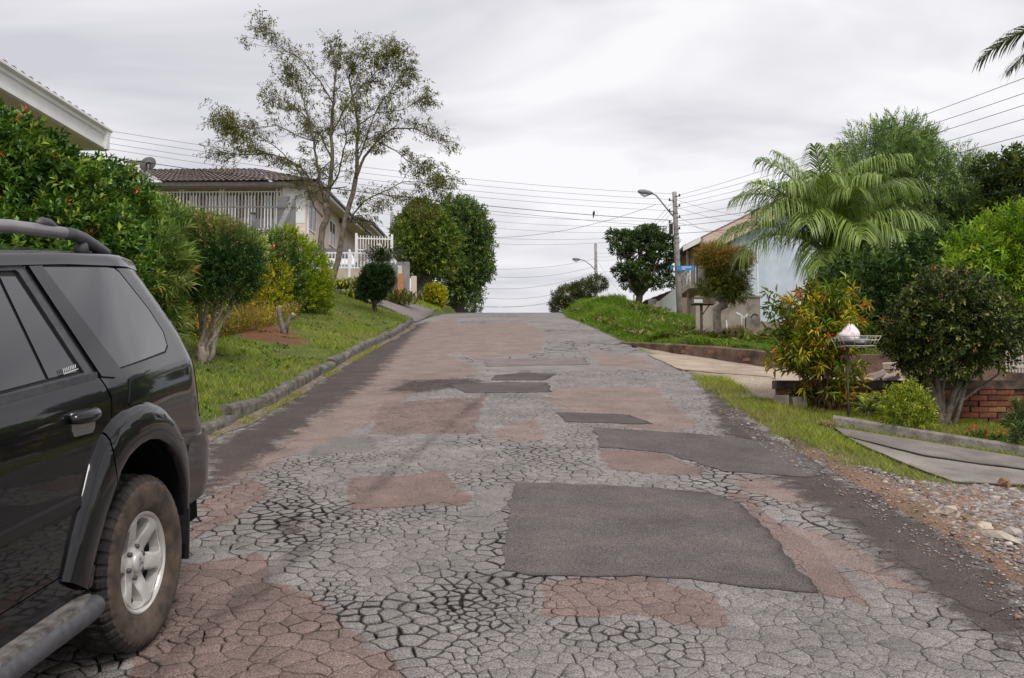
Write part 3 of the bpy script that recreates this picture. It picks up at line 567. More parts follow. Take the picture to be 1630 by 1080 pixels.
def weeds(name, x, y, size, pal, label, zo=0.0, k=6):
    """low broad-leaved rosettes"""
    n = len(x); a = rng.uniform(0, 6.28, (n, k)); el = rng.uniform(0.1, 0.8, (n, k)); L_ = size[:, None] * rng.uniform(0.6, 1.2, (n, k))
    D = np.stack([np.cos(a) * np.cos(el), np.sin(a) * np.cos(el), np.sin(el)], -1); S = np.stack([-np.sin(a), np.cos(a), 0 * a], -1) * (L_ * 0.22)[..., None]
    P = np.stack([x, y, H(x, y) + zo], -1)[:, None]; V = np.stack([P + 0 * D, P + D * (L_ * 0.5)[..., None] + S, P + D * L_[..., None], P + D * (L_ * 0.5)[..., None] - S], 2).reshape(-1, 3)
    m = n * k; i = 4 * np.arange(m)[:, None]; T = np.concatenate([i + [0, 1, 2], i + [0, 2, 3]]); c = np.repeat(gcol(m, pal, [1] * len(pal)), 4, 0)
    return tag(np_obj(name, V, tris=T, mat=M_GRASS, col=c), label, 'weeds', kind='stuff')
n = 2600; y = 8 + 15 * rng.random(n); x = kerbX(y) - rng.uniform(0.15, 5, n); k = fbm(x * 1.5, y * 1.5, 180) > 0.05
weeds('lawn_weeds', x[k], y[k], rng.uniform(0.03, 0.08, int(k.sum())), [(0.07, 0.15, 0.02), (0.12, 0.2, 0.03)], 'broad-leaved weeds growing in the left lawn')
# tufts in the gutter
n = 7000; y = rng.uniform(5.5, 20, n); k = fbm(y * 1.4, y * 0, 190) > -0.02; y = y[k]; x = kerbX(y) + rng.normal(0.06, 0.035, len(y)); 
blades('gutter_grass', x, y, rng.uniform(0.015, 0.06, len(x)), rng.uniform(0.004, 0.008, len(x)), 1.0, gcol(len(x), GP, (2, 3, 1, 4, 3)), 'tufts of grass growing in the left gutter', z=zr(y) + 0.02)
# right verge
def verge():
    n = 260000; y = rng.uniform(3.0, 17.5, n); x = edgeX(y) + rng.uniform(-0.12, 4.6, n)
    k = (polydist(x, y, DRIVE) > 0.02) & (polydist(x, y, GRAVEL) + 0.2 * fbm(x * 4, y * 4, 160) > 0.06) & (y < BRICK_Y + 0.0) | ((y >= BRICK_Y) & (x < 2.62) & (y < 13.4))
    k &= (polydist(x, y, DR2) > 0.03)
    d = x - edgeX(y); k &= (d > 0.10 - 0.16 * sstep(8, 9.5, y) + 0.25 * fbm(x * 3, y * 3, 200)) ; k &= rng.random(n) < np.where(y < 8.3, 0.5, 1.0)
    x, y = x[k], y[k]; n = len(x); dry = rng.random(n) < np.clip(0.35 + 0.6 * fbm(x * 1.8, y * 1.8, 201), 0.1, 0.85)
    c = gcol(n, GP[:3], (3, 5, 1)); c[dry] = gcol(int(dry.sum()), [(0.27, 0.25, 0.055), (0.34, 0.27, 0.12), (0.22, 0.15, 0.07)], (3, 2, 1))
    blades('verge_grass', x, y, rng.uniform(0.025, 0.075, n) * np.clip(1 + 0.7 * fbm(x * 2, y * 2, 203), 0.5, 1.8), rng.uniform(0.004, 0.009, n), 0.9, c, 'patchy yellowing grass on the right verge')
verge()
def mound():
    n = 230000; y = 14.3 + 30 * rng.random(n) ** 1.15; x = edgeX(y) + rng.uniform(0.1, 6.5, n)
    k = (y > lwY(x) + 0.12) & (x < 5.6 + 0.10 * (y - 20)); x, y = x[k], y[k]; n = len(x); d = x - edgeX(y)
    cl = np.clip(1 + 1.1 * fbm(x * 1.1, y * 0.8, 210, 3), 0.25, 2.0)
    h = rng.uniform(0.14, 0.34, n) * cl * (0.25 + 0.75 * sstep(0.05, 0.9, d)) * np.where(x > 3.0, 0.5, 1) * np.where(y < 18.5, 0.45, 1)
    c = gcol(n, [(0.14, 0.27, 0.014), (0.21, 0.34, 0.025), (0.09, 0.19, 0.014), (0.36, 0.33, 0.10), (0.30, 0.22, 0.10)], (4, 4, 2, 0.9, .4), 0.3) * (1 + 0.2 * fbm(x * 1.2, y * 1.2, 212))[:, None]
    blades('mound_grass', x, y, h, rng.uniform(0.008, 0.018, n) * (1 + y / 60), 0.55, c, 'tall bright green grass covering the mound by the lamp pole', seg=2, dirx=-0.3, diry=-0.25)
mound()
n = 900; y = rng.uniform(15.5, 40, n); x = edgeX(y) + rng.uniform(0.25, 3.5, n); k = (y > lwY(x) + .3) & (fbm(x * 1.2, y * .8, 260) > -.05); x, y = x[k], y[k]
weeds('mound_weeds', x, y, rng.uniform(0.10, 0.24, len(x)), [(0.10, 0.15, 0.02), (0.24, 0.20, 0.07), (0.17, 0.22, 0.03), (0.30, 0.22, 0.10)], 'straggly weeds and dry stalks among the mound grass', zo=0.10)
# upper left lawn beyond the side street
n = 26000; y = rng.uniform(34.2, 44, n); x = kerbX(y) - rng.uniform(0.2, 7, n)
blades('upper_lawn_grass', x, y, rng.uniform(0.05, 0.12, n), rng.uniform(0.012, 0.022, n), 0.7, gcol(n, GP[:3], (3, 4, 1)), 'lawn under the round trees beyond the side street')

# ================================================================== VEGETATION
M_LEAF = leaf_mat('glossy_leaf', 0.34, 0.22, 0.45); M_LEAFD = leaf_mat('matt_leaf', 0.6, 0.3, 0.2)
M_BARK = mat('bark_grey', (0.10, 0.08, 0.065), (0.26, 0.22, 0.185), 14, 0.9, bump=0.7, bscale=30)
M_BARKD = mat('bark_dark', (0.045, 0.036, 0.03), (0.13, 0.105, 0.085), 12, 0.9, bump=0.7, bscale=30)
M_BARKP = mat('bark_pale', (0.20, 0.155, 0.125), (0.40, 0.34, 0.29), 16, 0.9, bump=0.6, bscale=35)
def unit(v): return v / (np.linalg.norm(v, axis=-1, keepdims=True) + 1e-9)
def leafset(P, D, L_, W, cols, fold=0.25, curl=0.15, side=None):
    """n folded leaves: base, two edges, tip"""
    cols = cols * np.array([1.62, 1.38, 1.15]); n = len(P); up = np.tile([0, 0, 1.0], (n, 1)) + rng.normal(0, 0.45, (n, 3)); S = unit(np.cross(D, up)); Nn = np.cross(S, D)
    L_ = np.broadcast_to(L_, (n,))[:, None]; W = np.broadcast_to(W, (n,))[:, None]
    m = P + D * L_ * 0.45
    V = np.stack([P, m + S * W / 2 + Nn * W * fold, P + D * L_ - Nn * L_ * curl, m - S * W / 2 + Nn * W * fold], 1).reshape(-1, 3)
    i = 4 * np.arange(n)[:, None]; T = np.concatenate([i + [0, 1, 2], i + [0, 2, 3]]); return V, T, np.repeat(cols, 4, 0)
def sprigs(P, D, k, twig, leafL, leafW, spread, pal, wts, tip=None, tipp=0.0, var=0.25, curl=0.15, ttwist=0.3, fold=0.25):
    """k leaves spiralling round each twig; optional tip colour for the outermost leaves"""
    n = len(P); a0 = rng.uniform(0, 6.28, n); r1 = unit(np.cross(D, rng.normal(0, 1, (n, 3)))); r2 = np.cross(D, r1)
    base = gcol(n, pal, wts, var); tipm = rng.random(n) < tipp; Ps, Ds, Cs, Ls = [], [], [], []
    for j in range(k):
        f = (j + 0.6) / k; a = a0 + j * 2.4; rad = r1 * np.cos(a)[:, None] + r2 * np.sin(a)[:, None]; sp = spread * (1.25 - 0.75 * f)
        d = unit(D * math.cos(sp) + rad * math.sin(sp) + rng.normal(0, ttwist * 0.4, (n, 3))); Ps.append(P + D * twig * f); Ds.append(d)
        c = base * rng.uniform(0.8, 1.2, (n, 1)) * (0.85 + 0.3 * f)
        if tip is not None and f > 0.55: c = np.where(tipm[:, None], gcol(n, tip, [1] * len(tip), 0.2), c)
        Cs.append(c); Ls.append(leafL * rng.uniform(0.7, 1.15, n) * (1.0 if f < 0.8 else 0.75))
    P2, D2, C2, L2 = map(np.concatenate, (Ps, Ds, Cs, Ls)); return leafset(P2, D2, L2, leafW * L2 / leafL, C2, fold, curl)
def crown_pts(lobes, n, inner=0.55, up=0.4, rnd=0.45, lump=0.18, lf=2.2, seed=0, bottom=-0.9):
    """points and outward directions in a shell of overlapping ellipsoids"""
    lob = np.array(lobes, float); ar = (lob[:, 3] * lob[:, 4] + lob[:, 3] * lob[:, 5] + lob[:, 4] * lob[:, 5]); k = rng.choice(len(lob), int(n * 1.7), p=ar / ar.sum())
    u = unit(rng.normal(0, 1, (len(k), 3))); u = u[u[:, 2] > bottom]; k = k[:len(u)]; r = inner + (1 - inner) * rng.random(len(u)) ** 0.55
    c = lob[k, :3]; R = lob[k, 3:6]; bump = 1 + lump * fbm(u[:, 0] * lf + u[:, 2] * 1.7 + k, u[:, 1] * lf - u[:, 2] * 2.1 + k * 3, seed, 3)
    P = c + u * R * (r * bump)[:, None]; D = unit(u / R * R.mean(1)[:, None] + np.array([0, 0, up]) + rng.normal(0, rnd, u.shape)); return P[:n], D[:n]
def cat3(*parts):
    V, T, C, o = [], [], [], 0
    for v, t, c in parts: V.append(v); T.append(t + o); C.append(c); o += len(v)
    return np.concatenate(V), np.concatenate(T), np.concatenate(C)
def foliage(name, vtc, mt, parent): return np_obj(name, vtc[0], tris=vtc[1], mat=mt, col=vtc[2], parent=parent)
def wob(a, b, n, amp, sag=0.0):
    a, b = Vector(a), Vector(b); l = (b - a).length; return [a.lerp(b, t / n) + (Vector((random.gauss(0, amp), random.gauss(0, amp), random.gauss(0, amp * 0.6))) * l if 0 < t < n else Vector()) + Vector((0, 0, sag * l * math.sin(math.pi * t / n))) for t in range(n + 1)]
def stems(base, targets, r0, r1, n=5, amp=0.04, sides=6, spread=0.05):
    m = MB()
    for t in targets:
        b = Vector(base) + Vector((random.uniform(-spread, spread), random.uniform(-spread, spread), -0.05)); p = wob(b, t, n, amp)
        m.tube(p, [r0 + (r1 - r0) * i / n for i in range(n + 1)], sides)
    return m
def skirt(base, lobes):
    """adds low lobes so that foliage reaches the ground"""
    lo = np.array(lobes); zl = lo[:, 2] - lo[:, 5]; out = list(lobes)
    for q in lobes:
        g = gz(q[0], q[1])
        if q[2] - q[5] > g + 0.12 and q[2] - q[5] < zl.min() + 0.35: h = (q[2] - g) / 2; out.append((q[0], q[1], g + h, q[3] * 0.9, q[4] * 0.8, h))
    return out
def shrub(name, label, base, lobes, mt, make, stem_mat=M_BARKD, nst=7, r0=0.02, group=None, cat='shrub', spread=0.1):
    lobes = skirt(base, lobes); e = empty(name, base, label, cat, group); lob = np.array(lobes)
    tg = [tuple(lob[i % len(lob), :3] + lob[i % len(lob), 3:6] * rng.uniform(-0.45, 0.45, 3)) for i in range(nst)]
    stems(base, tg, r0, r0 * 0.35, spread=spread).build('stem', stem_mat, e); foliage('foliage', make(lobes), mt, e); return e
def gp3(x, y, dz=0.0): return (x, y, gz(x, y) + dz)

# ---- big glossy hedge on the far left (photinia), behind the car
def lob(px, py, Y, rx, ry, rz): p = at(px, py, Y); return (p.x, p.y, p.z, rx, ry, rz)
PHO = [(0.02, 0.062, 0.013), (0.045, 0.115, 0.018), (0.085, 0.185, 0.026), (0.17, 0.26, 0.035)]
def photinia(tipp, leafL=0.098, n=5200, tip=((0.30, 0.09, 0.03), (0.34, 0.16, 0.05))):
    return lambda lobes: sprigs(*crown_pts(lobes, n, 0.55, 0.75, 0.4, 0.22, 2.6, 3), 9, 0.16, leafL, leafL * 0.42, 1.0, PHO, (3, 4, 3.6, 1.8), tip, tipp)
shrub('hedge_shrub', 'tall glossy green hedge shrub with a few red leaf tips behind the car', gp3(-5.6, 10.2),
      [lob(-60, 270, 9.6, 0.8, 0.8, 0.66), lob(20, 265, 9.9, 0.5, 0.5, 0.42), lob(70, 320, 10.2, 0.7, 0.7, 0.52), lob(140, 345, 11.0, 0.6, 0.6, 0.62), lob(185, 345, 11.2, 0.4, 0.5, 0.45), lob(30, 400, 9.8, 0.9, 0.8, 0.7), lob(120, 430, 10.2, 0.75, 0.6, 0.7), lob(-50, 470, 9.2, 0.9, 0.6, 0.8)], M_LEAF, photinia(0.02, n=7000), nst=14, r0=0.03, spread=0.5)
def long_sprigs(P, D): return sprigs(P, D, 20, 0.2, 0.17, 0.021, 0.9, [(0.055, 0.125, 0.028), (0.10, 0.19, 0.042), (0.18, 0.27, 0.085), (0.28, 0.34, 0.15)], (3, 4, 3, 1), ((0.42, 0.17, 0.06), (0.5, 0.25, 0.10)), 0.035, curl=0.05, fold=0.1)
shrub('narrow_leaf_shrub', 'bushy narrow-leaved shrub with orange dead tips between hedge and clipped tree', gp3(-5.0, 11.8),
      [lob(200, 390, 11.6, 0.48, 0.5, 0.44), lob(235, 430, 11.4, 0.42, 0.45, 0.45), lob(165, 440, 11.2, 0.5, 0.45, 0.6), lob(245, 380, 12.0, 0.36, 0.4, 0.34), lob(225, 500, 11.5, 0.40, 0.4, 0.35)], M_LEAFD, lambda l: long_sprigs(*crown_pts(l, 1500, 0.45, 0.65, 0.5, 0.15)), nst=10)
shrub('red_tipped_shrub', 'light green shrub with red new leaves behind the narrow-leaved shrub', gp3(-6.2, 15.2),
      [lob(275, 375, 15.0, 0.55, 0.5, 0.42), lob(325, 385, 15.4, 0.5, 0.5, 0.34), lob(380, 405, 15.8, 0.45, 0.5, 0.34), lob(300, 430, 14.8, 0.7, 0.4, 0.45), lob(225, 350, 14.6, 0.5, 0.5, 0.42)], M_LEAF,
      lambda l: sprigs(*crown_pts(l, 2400, 0.55, 0.8, 0.4, 0.25), 8, 0.16, 0.085, 0.036, 0.9, [(0.075, 0.16, 0.03), (0.14, 0.24, 0.045), (0.22, 0.31, 0.08), (0.33, 0.37, 0.16)], (3, 4, 3, 1), ((0.5, 0.10, 0.04), (0.45, 0.2, 0.09)), 0.03), nst=8)

# ---- clipped small tree with pale split trunk
def clipped_tree():
    bx, by = G(322, 577); Yb = by; b = gp3(bx, by); e = empty('clipped_tree', b, 'small clipped tree with dense dark crown and pale split trunk on the lawn', 'tree'); m = MB()
    top = [at(330, 480, Yb), at(345, 482, Yb + 0.15), at(356, 478, Yb - 0.1), at(312, 470, Yb + 0.1), at(372, 470, Yb)]
    for i, t in enumerate(top):
        p0 = Vector(b) + Vector((0.025 * (i - 2), 0.02 * (i % 2), -0.05)); m.tube(wob(p0, t, 6, 0.02), np.linspace(0.034, 0.02, 7), 7)
        for j in range(2): m.tube(wob(t, t + Vector((random.uniform(-.3, .3), random.uniform(-.3, .3), random.uniform(.25, .6))), 4, 0.05), np.linspace(0.02, 0.006, 5), 5)
    m.tube([Vector(b) + Vector((0, 0, -0.08)), Vector(b) + Vector((0.0, 0, 0.10)), Vector(b) + Vector((0, 0, 0.2))], [0.085, 0.07, 0.045], 9)
    m.build('trunk', M_BARKP, e)
    lobes = [lob(345, 445, Yb, 0.5, 0.5, 0.34), lob(352, 405, Yb, 0.48, 0.48, 0.36), lob(335, 378, Yb + .1, 0.36, 0.36, 0.26), lob(372, 425, Yb, 0.38, 0.4, 0.3), lob(318, 430, Yb - .1, 0.3, 0.35, 0.3)]
    P, D = crown_pts(lobes, 5600, 0.6, 0.6, 0.5, 0.2, 3); zt = lobes[1][2] + 0.16
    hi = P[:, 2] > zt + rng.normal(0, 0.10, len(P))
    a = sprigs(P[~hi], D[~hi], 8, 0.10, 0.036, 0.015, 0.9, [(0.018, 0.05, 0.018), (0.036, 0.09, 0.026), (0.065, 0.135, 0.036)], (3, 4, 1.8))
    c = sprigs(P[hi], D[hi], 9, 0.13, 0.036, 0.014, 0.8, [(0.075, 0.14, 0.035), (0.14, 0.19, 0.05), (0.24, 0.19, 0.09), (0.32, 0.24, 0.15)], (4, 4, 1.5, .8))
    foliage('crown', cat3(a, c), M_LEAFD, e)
clipped_tree()
YEL = [(0.10, 0.18, 0.012), (0.22, 0.29, 0.015), (0.45, 0.42, 0.02), (0.58, 0.50, 0.03)]
def golden(n, leafL=0.05): return lambda l: sprigs(*crown_pts(l, n, 0.5, 0.75, 0.45, 0.25, 3), 9, 0.15, leafL, leafL * 0.5, 0.9, YEL, (3, 4, 2, 1.2))
def rosey(n): return lambda l: sprigs(*crown_pts(l, n, 0.5, 0.6, 0.5, 0.25, 3), 8, 0.16, 0.055, 0.032, 1.0, [(0.03, 0.075, 0.022), (0.06, 0.13, 0.03), (0.11, 0.20, 0.045), (0.28, 0.26, 0.09)], (4, 4, 2, 0.6), ((0.40, 0.22, 0.08), (0.30, 0.12, 0.06)), 0.05)
YB = G(430, 500)[1]; YL = G(490, 500)[1]
shrub('dark_rose_shrub', 'dark green untidy shrub between the clipped tree and the golden bushes', gp3(at(425, 495, YB + .5).x, YB + .5), [lob(410, 400, YB + .4, 0.5, 0.45, 0.42), lob(445, 405, YB + .6, 0.45, 0.4, 0.4), lob(420, 445, YB + .4, 0.5, 0.4, 0.45), lob(455, 440, YB + .8, 0.4, 0.4, 0.4)], M_LEAF, rosey(1700), nst=8)
shrub('golden_shrub', 'golden yellow leaved shrub in front of the dark one on the lawn edge', gp3(at(415, 500, YB).x, YB), [lob(405, 462, YB, 0.36, 0.35, 0.3), lob(440, 448, YB + .2, 0.3, 0.3, 0.4), lob(425, 478, YB, 0.35, 0.3, 0.2), lob(380, 475, YB, 0.3, 0.3, 0.2)], M_LEAF, golden(1500, 0.042), nst=7)
shrub('lime_shrub', 'lime green feathery shrub at the foot of the tall sparse tree', gp3(at(488, 498, YL).x, YL), [lob(470, 410, YL, 0.45, 0.45, 0.45), lob(497, 440, YL + .3, 0.38, 0.4, 0.5), lob(478, 460, YL, 0.45, 0.4, 0.38), lob(508, 470, YL + .4, 0.25, 0.3, 0.3), lob(455, 385, YL, 0.3, 0.3, 0.28)], M_LEAFD,
      lambda l: sprigs(*crown_pts(l, 2200, 0.5, 0.9, 0.4, 0.22, 3), 9, 0.17, 0.075, 0.026, 0.75, [(0.12, 0.22, 0.015), (0.20, 0.32, 0.02), (0.34, 0.42, 0.03), (0.07, 0.14, 0.015)], (3, 4, 2, 1)), nst=8)
# dry stems and low yellow growth under the hedge
def underplant():
    n = 900; px = rng.uniform(280, 520, n); y = rng.uniform(14, 20, n); x = (px - 815) / F * y - 0.0226 * y; x = np.minimum(x, kerbX(y) - 1.9); P = np.stack([x, y, H(x, y)], -1); k = np.abs(x - kerbX(y) + 3.2) < 1.4; P = P[k]
    D = unit(np.stack([rng.normal(0, .3, len(P)), rng.normal(0, .3, len(P)), np.ones(len(P))], -1)); v = sprigs(P, D, 8, 0.38, 0.07, 0.018, 0.7, [(0.13, 0.18, 0.02), (0.3, 0.28, 0.03), (0.22, 0.14, 0.06), (0.33, 0.22, 0.12)], (3, 2, 2, 1.4))
    tag(np_obj('underplanting', v[0], tris=v[1], mat=M_LEAFD, col=v[2]), 'straggly yellow undergrowth along the foot of the hedge', 'undergrowth', kind='stuff')
underplant()
# ---- cut stump in the red soil
def stump():
    x, y = G(452, 531); b = gp3(x, y, -0.04); e = empty('tree_stump', b, 'forked sawn-off stump standing in bare red soil', 'stump'); m = MB(); B = Vector(b)
    m.tube([B, B + Vector((0, 0, .10)), at(447, 512, y), at(444, 498, y), at(446, 489, y)], [.075, .06, .045, .04, .045], 9)
    m.build('trunk', M_BARK, e); m = MB(); m.tube([B + Vector((0.02, 0, 0.05)), at(457, 516, y), at(463, 505, y), at(467, 501, y)], [.05, .045, .04, .045], 9); m.build('fork', M_BARK, e)
    cw = mat('cut_wood', (0.45, 0.32, 0.18), (0.55, 0.42, 0.27), 20, 0.8); m = MB(); m.tube([at(446, 489.5, y), at(446, 487.5, y)], [.043, .040], 9); m.build('cut_face', cw, e); m = MB(); m.tube([at(466.4, 501.6, y), at(468, 499.6, y)], [.043, .040], 9); m.build('cut_face', cw, e)
stump()

# ---- tall sparse tree
def grow(m, leaves, p, d, length, r, depth, maxd, droop, out, spread=0.7):
    n = 5 if depth < 2 else 4; pts = [p.copy()]; rad = [r]; q = p.copy(); dd = d.copy()
    for i in range(n):
        dd = (dd + Vector((random.gauss(0, .16), random.gauss(0, .16), random.gauss(0, .12))) + Vector((0, 0, droop if depth >= 2 else 0.05)) + out * 0.06).normalized()
        q = q + dd * (length / n); pts.append(q.copy()); rad.append(r * (1 - 0.62 * (i + 1) / n))
    m.tube(pts, rad, 6 if depth < 1 else (5 if depth < 2 else 3), cap=False)
    if depth >= maxd - 1:
        for i in range(1, n + 1): leaves.append((pts[i], (pts[i] - pts[i - 1]).normalized()))
    if depth < maxd:
        k = {0: 7, 1: 5, 2: 4}.get(depth, 3)
        for j in range(k):
            t = 0.3 + 0.7 * (j + random.random() * 0.6) / k; i = min(int(t * n), n - 1); f = t * n - i; f = min(max(f, 0), 1); s = pts[i].lerp(pts[i + 1], f)
            ax = (pts[i + 1] - pts[i]).normalized(); rr = Vector((random.gauss(0, 1), random.gauss(0, 1), random.gauss(0, .6))); rr = (rr - ax * rr.dot(ax)).normalized()
            nd = (ax * 0.75 + rr * spread + out * 0.15).normalized(); grow(m, leaves, s, nd, length * random.uniform(0.42, 0.62), rad[i] * 0.55, depth + 1, maxd, droop, out, spread)
def big_tree():
    Yt = 23.0; x, y = at(522, 488, Yt).x, Yt; b = gp3(x, y, -0.1); e = empty('sparse_tree', b, 'tall sparse half-bare tree with forked grey trunk on the left lawn', 'tree'); m = MB(); leaves = []
    def path(pxs, r0, r1, y0=0.0, y1=0.0, sides=9):
        k = len(pxs); pts = [at(px, py, Yt + y0 + (y1 - y0) * i / (k - 1)) for i, (px, py) in enumerate(pxs)]; fine = []
        for i in range(k - 1):
            for t in range(3): fine.append(pts[i].lerp(pts[i + 1], t / 3) + (Vector((random.gauss(0, .012), random.gauss(0, .012), 0)) if t else Vector()))
        fine.append(pts[-1]); m.tube(fine, list(np.linspace(r0, r1, len(fine)) * 0.64), sides); return fine
    path([(522, 500), (522, 470), (523, 452)], 0.20, 0.165)
    t1 = path([(520, 456), (516, 425), (511, 390), (513, 365), (522, 345), (519, 325)], 0.125, 0.115)
    t2 = path([(527, 456), (538, 415), (543, 385), (549, 350), (558, 320), (566, 285)], 0.115, 0.09)
    main = [([(519, 325), (524, 300), (529, 255), (528, 200), (531, 165), (535, 115), (530, 88)], .10, .02, .0, .3), ([(519, 325), (511, 300), (505, 265), (500, 225), (490, 185), (480, 150), (465, 120)], .06, .014, 0, -.5),
            ([(519, 328), (508, 318), (497, 290), (480, 268), (455, 252), (425, 245), (390, 247), (355, 243)], .055, .010, 0, -.4), ([(513, 345), (500, 330), (490, 300), (470, 265), (440, 235), (410, 215), (375, 205)], .04, .008, 0, .6),
            ([(566, 285), (568, 245), (570, 200), (562, 160), (555, 125), (570, 92)], .08, .016, 0, -.4), ([(566, 285), (580, 250), (600, 225), (625, 205), (660, 205), (695, 222)], .06, .012, 0, .4),
            ([(545, 372), (560, 345), (580, 320), (605, 308), (640, 318), (665, 335)], .04, .008, 0, -.5), ([(568, 262), (578, 235), (590, 200), (602, 170), (625, 140), (640, 115)], .04, .010, 0, .7),
            ([(528, 215), (545, 180), (565, 150), (590, 125), (610, 102)], .04, .01, .1, .9), ([(529, 255), (515, 225), (500, 200), (470, 170), (440, 155)], .04, .009, .1, 1.0), ([(524, 300), (536, 285), (545, 250), (552, 215), (545, 180)], .04, .012, 0, -.8),
            ([(530, 165), (510, 130), (480, 95), (450, 78), (425, 62)], .03, .007, .2, -.6), ([(500, 225), (470, 215), (440, 200), (400, 205), (365, 195)], .025, .006, -.3, -1.2), ([(600, 225), (630, 240), (655, 260), (690, 285)], .03, .007, .3, -.9), ([(570, 200), (600, 180), (640, 175), (665, 160)], .028, .007, 0, 1.0), ([(555, 120), (580, 95), (605, 90), (618, 84)], .02, .006, -.3, .3), ([(605, 308), (640, 290), (670, 290), (690, 300)], .022, .006, -.3, .5)]
    c0 = at(535, 250, Yt)
    for pxs, r0, r1, y0, y1 in main:
        f = path(pxs, r0, r1, y0, y1, 7); n = len(f)
        for i in range(3, n):
            for rep in range(3 if i < n - 4 else 4):
                if random.random() < 0.30 and i < n - 5: continue
                ax = (f[i] - f[i - 1]).normalized(); out = (f[i] - c0); out.z *= 0.4; out = out.normalized(); rr = Vector((random.gauss(0, 1), random.gauss(0, 1), random.gauss(0, .7)))
                d = (ax * 0.7 + rr.normalized() * 0.75 + out * 0.35).normalized(); grow(m, leaves, f[i].copy(), d, random.uniform(0.26, 0.58), max(0.0055, (r0 + (r1 - r0) * i / n) * 0.22), 1, 3, -0.05, out)
    m.build('trunk', mat('bark_sparse_tree', (0.085, 0.068, 0.05), (0.23, 0.19, 0.145), 10, 0.9, bump=0.8, bscale=25), e)
    P = np.array([tuple(p) for p, d in leaves]); D = np.array([tuple(d) for p, d in leaves]); z0 = P[:, 2]
    dens = 0.14 + 0.24 * fbm(P[:, 0] * 1.3, P[:, 2] * 1.3, 240, 3); k = rng.random(len(P)) < np.clip(dens, 0.03, 0.28); P, D = P[k], D[k]
    D = unit(D * 0.5 + np.array([0, 0, -0.5]) + rng.normal(0, .4, D.shape))
    foliage('crown', sprigs(P, D, 3, 0.10, 0.085, 0.028, 0.8, [(0.075, 0.10, 0.022), (0.12, 0.15, 0.025), (0.045, 0.06, 0.018), (0.19, 0.21, 0.03)], (3, 3, 2, 1)), M_LEAFD, e)
big_tree()

# ---- ball shrub, strap-leaved clumps, spiky palm-like plant on the upper lawn
def topball():
    x, y = at(598, 497, 24.5).x, 24.5; b = gp3(x, y); e = empty('ball_shrub', b, 'dark round shrub on a short stem at the top of the left lawn', 'shrub')
    stems(b, [at(597, 470, y), at(590, 465, y), at(606, 462, y)], .05, .03).build('stem', M_BARKD, e); l = [lob(597, 448, y, .38, .38, .36), lob(592, 462, y, .33, .33, .26), lob(604, 440, y, .3, .3, .28)]
    foliage('foliage', sprigs(*crown_pts(l, 2000, .5, .4, .5, .38, 4), 7, .13, .07, .032, .9, [(0.016, 0.042, 0.016), (0.032, 0.075, 0.024), (0.06, 0.11, 0.036)], (3, 3, 1)), M_LEAFD, e)
topball()
def strap_clump(name, label, px, py, Y, n, L_, W, pal, wts, up=1.0, base_h=0.0, nrow=1, wide=0.2):
    p0 = at(px, py, Y); b = (p0.x, Y, gz(p0.x, Y)); e = empty(name, b, label, 'plant'); P = np.array(b) + np.stack([rng.normal(0, wide, n), rng.normal(0, wide * 0.7, n), base_h + 0 * rng.random(n)], -1); a = rng.uniform(0, 6.28, n)
    D = unit(np.stack([np.cos(a), np.sin(a), up * rng.uniform(0.3, 1.8, n)], -1)); S = np.stack([-np.sin(a), np.cos(a), 0 * a], -1) * (W / 2); LL = L_ * rng.uniform(0.6, 1.1, n)[:, None]
    g = np.array([0, 0, -1.0]); A = P + D * LL * 0.5; Bm = P + D * LL * 0.8 + g * LL * 0.12; Cc = P + D * LL + g * LL * 0.35
    V = np.stack([P - S * .5, P + S * .5, A + S, A - S, Bm + S * .8, Bm - S * .8, Cc], 1).reshape(-1, 3); i = 7 * np.arange(n)[:, None]
    T = np.concatenate([i + t for t in ([0, 1, 2], [0, 2, 3], [3, 2, 4], [3, 4, 5], [5, 4, 6])]); foliage('foliage', (V, T, np.repeat(gcol(n, pal, wts), 7, 0)), M_LEAF, e); return e
VAR = [(0.12, 0.20, 0.02), (0.30, 0.34, 0.03), (0.55, 0.50, 0.05)]
strap_clump('strap_leaf_plant', 'yellow-green strap-leaved clump below the white fence, beside the big trunk', 545, 462, 29, 240, 0.75, 0.05, VAR, (3, 3, 1.5), .6, .15, wide=.28)
strap_clump('strap_leaf_plant', 'yellow-green strap-leaved clump below the white fence, nearer the round shrub', 572, 466, 28, 200, 0.7, 0.05, VAR, (3, 3, 1.5), .6, .1, wide=.25)
strap_clump('strap_leaf_plant', 'olive strap-leaved clump at the foot of the orange fence post', 632, 472, 33, 200, 0.9, 0.05, [(0.10, 0.13, 0.02), (0.22, 0.22, 0.03), (0.3, 0.2, 0.04)], (3, 2, 1), 1.2, 0, wide=.3)
strap_clump('spiky_plant', 'grey-green spiky palm-like plant rising behind the round shrub', 608, 425, 27, 320, 0.85, 0.03, [(0.05, 0.075, 0.03), (0.11, 0.14, 0.06), (0.2, 0.22, 0.12)], (3, 3, 1), .8, 1.35, wide=.1)

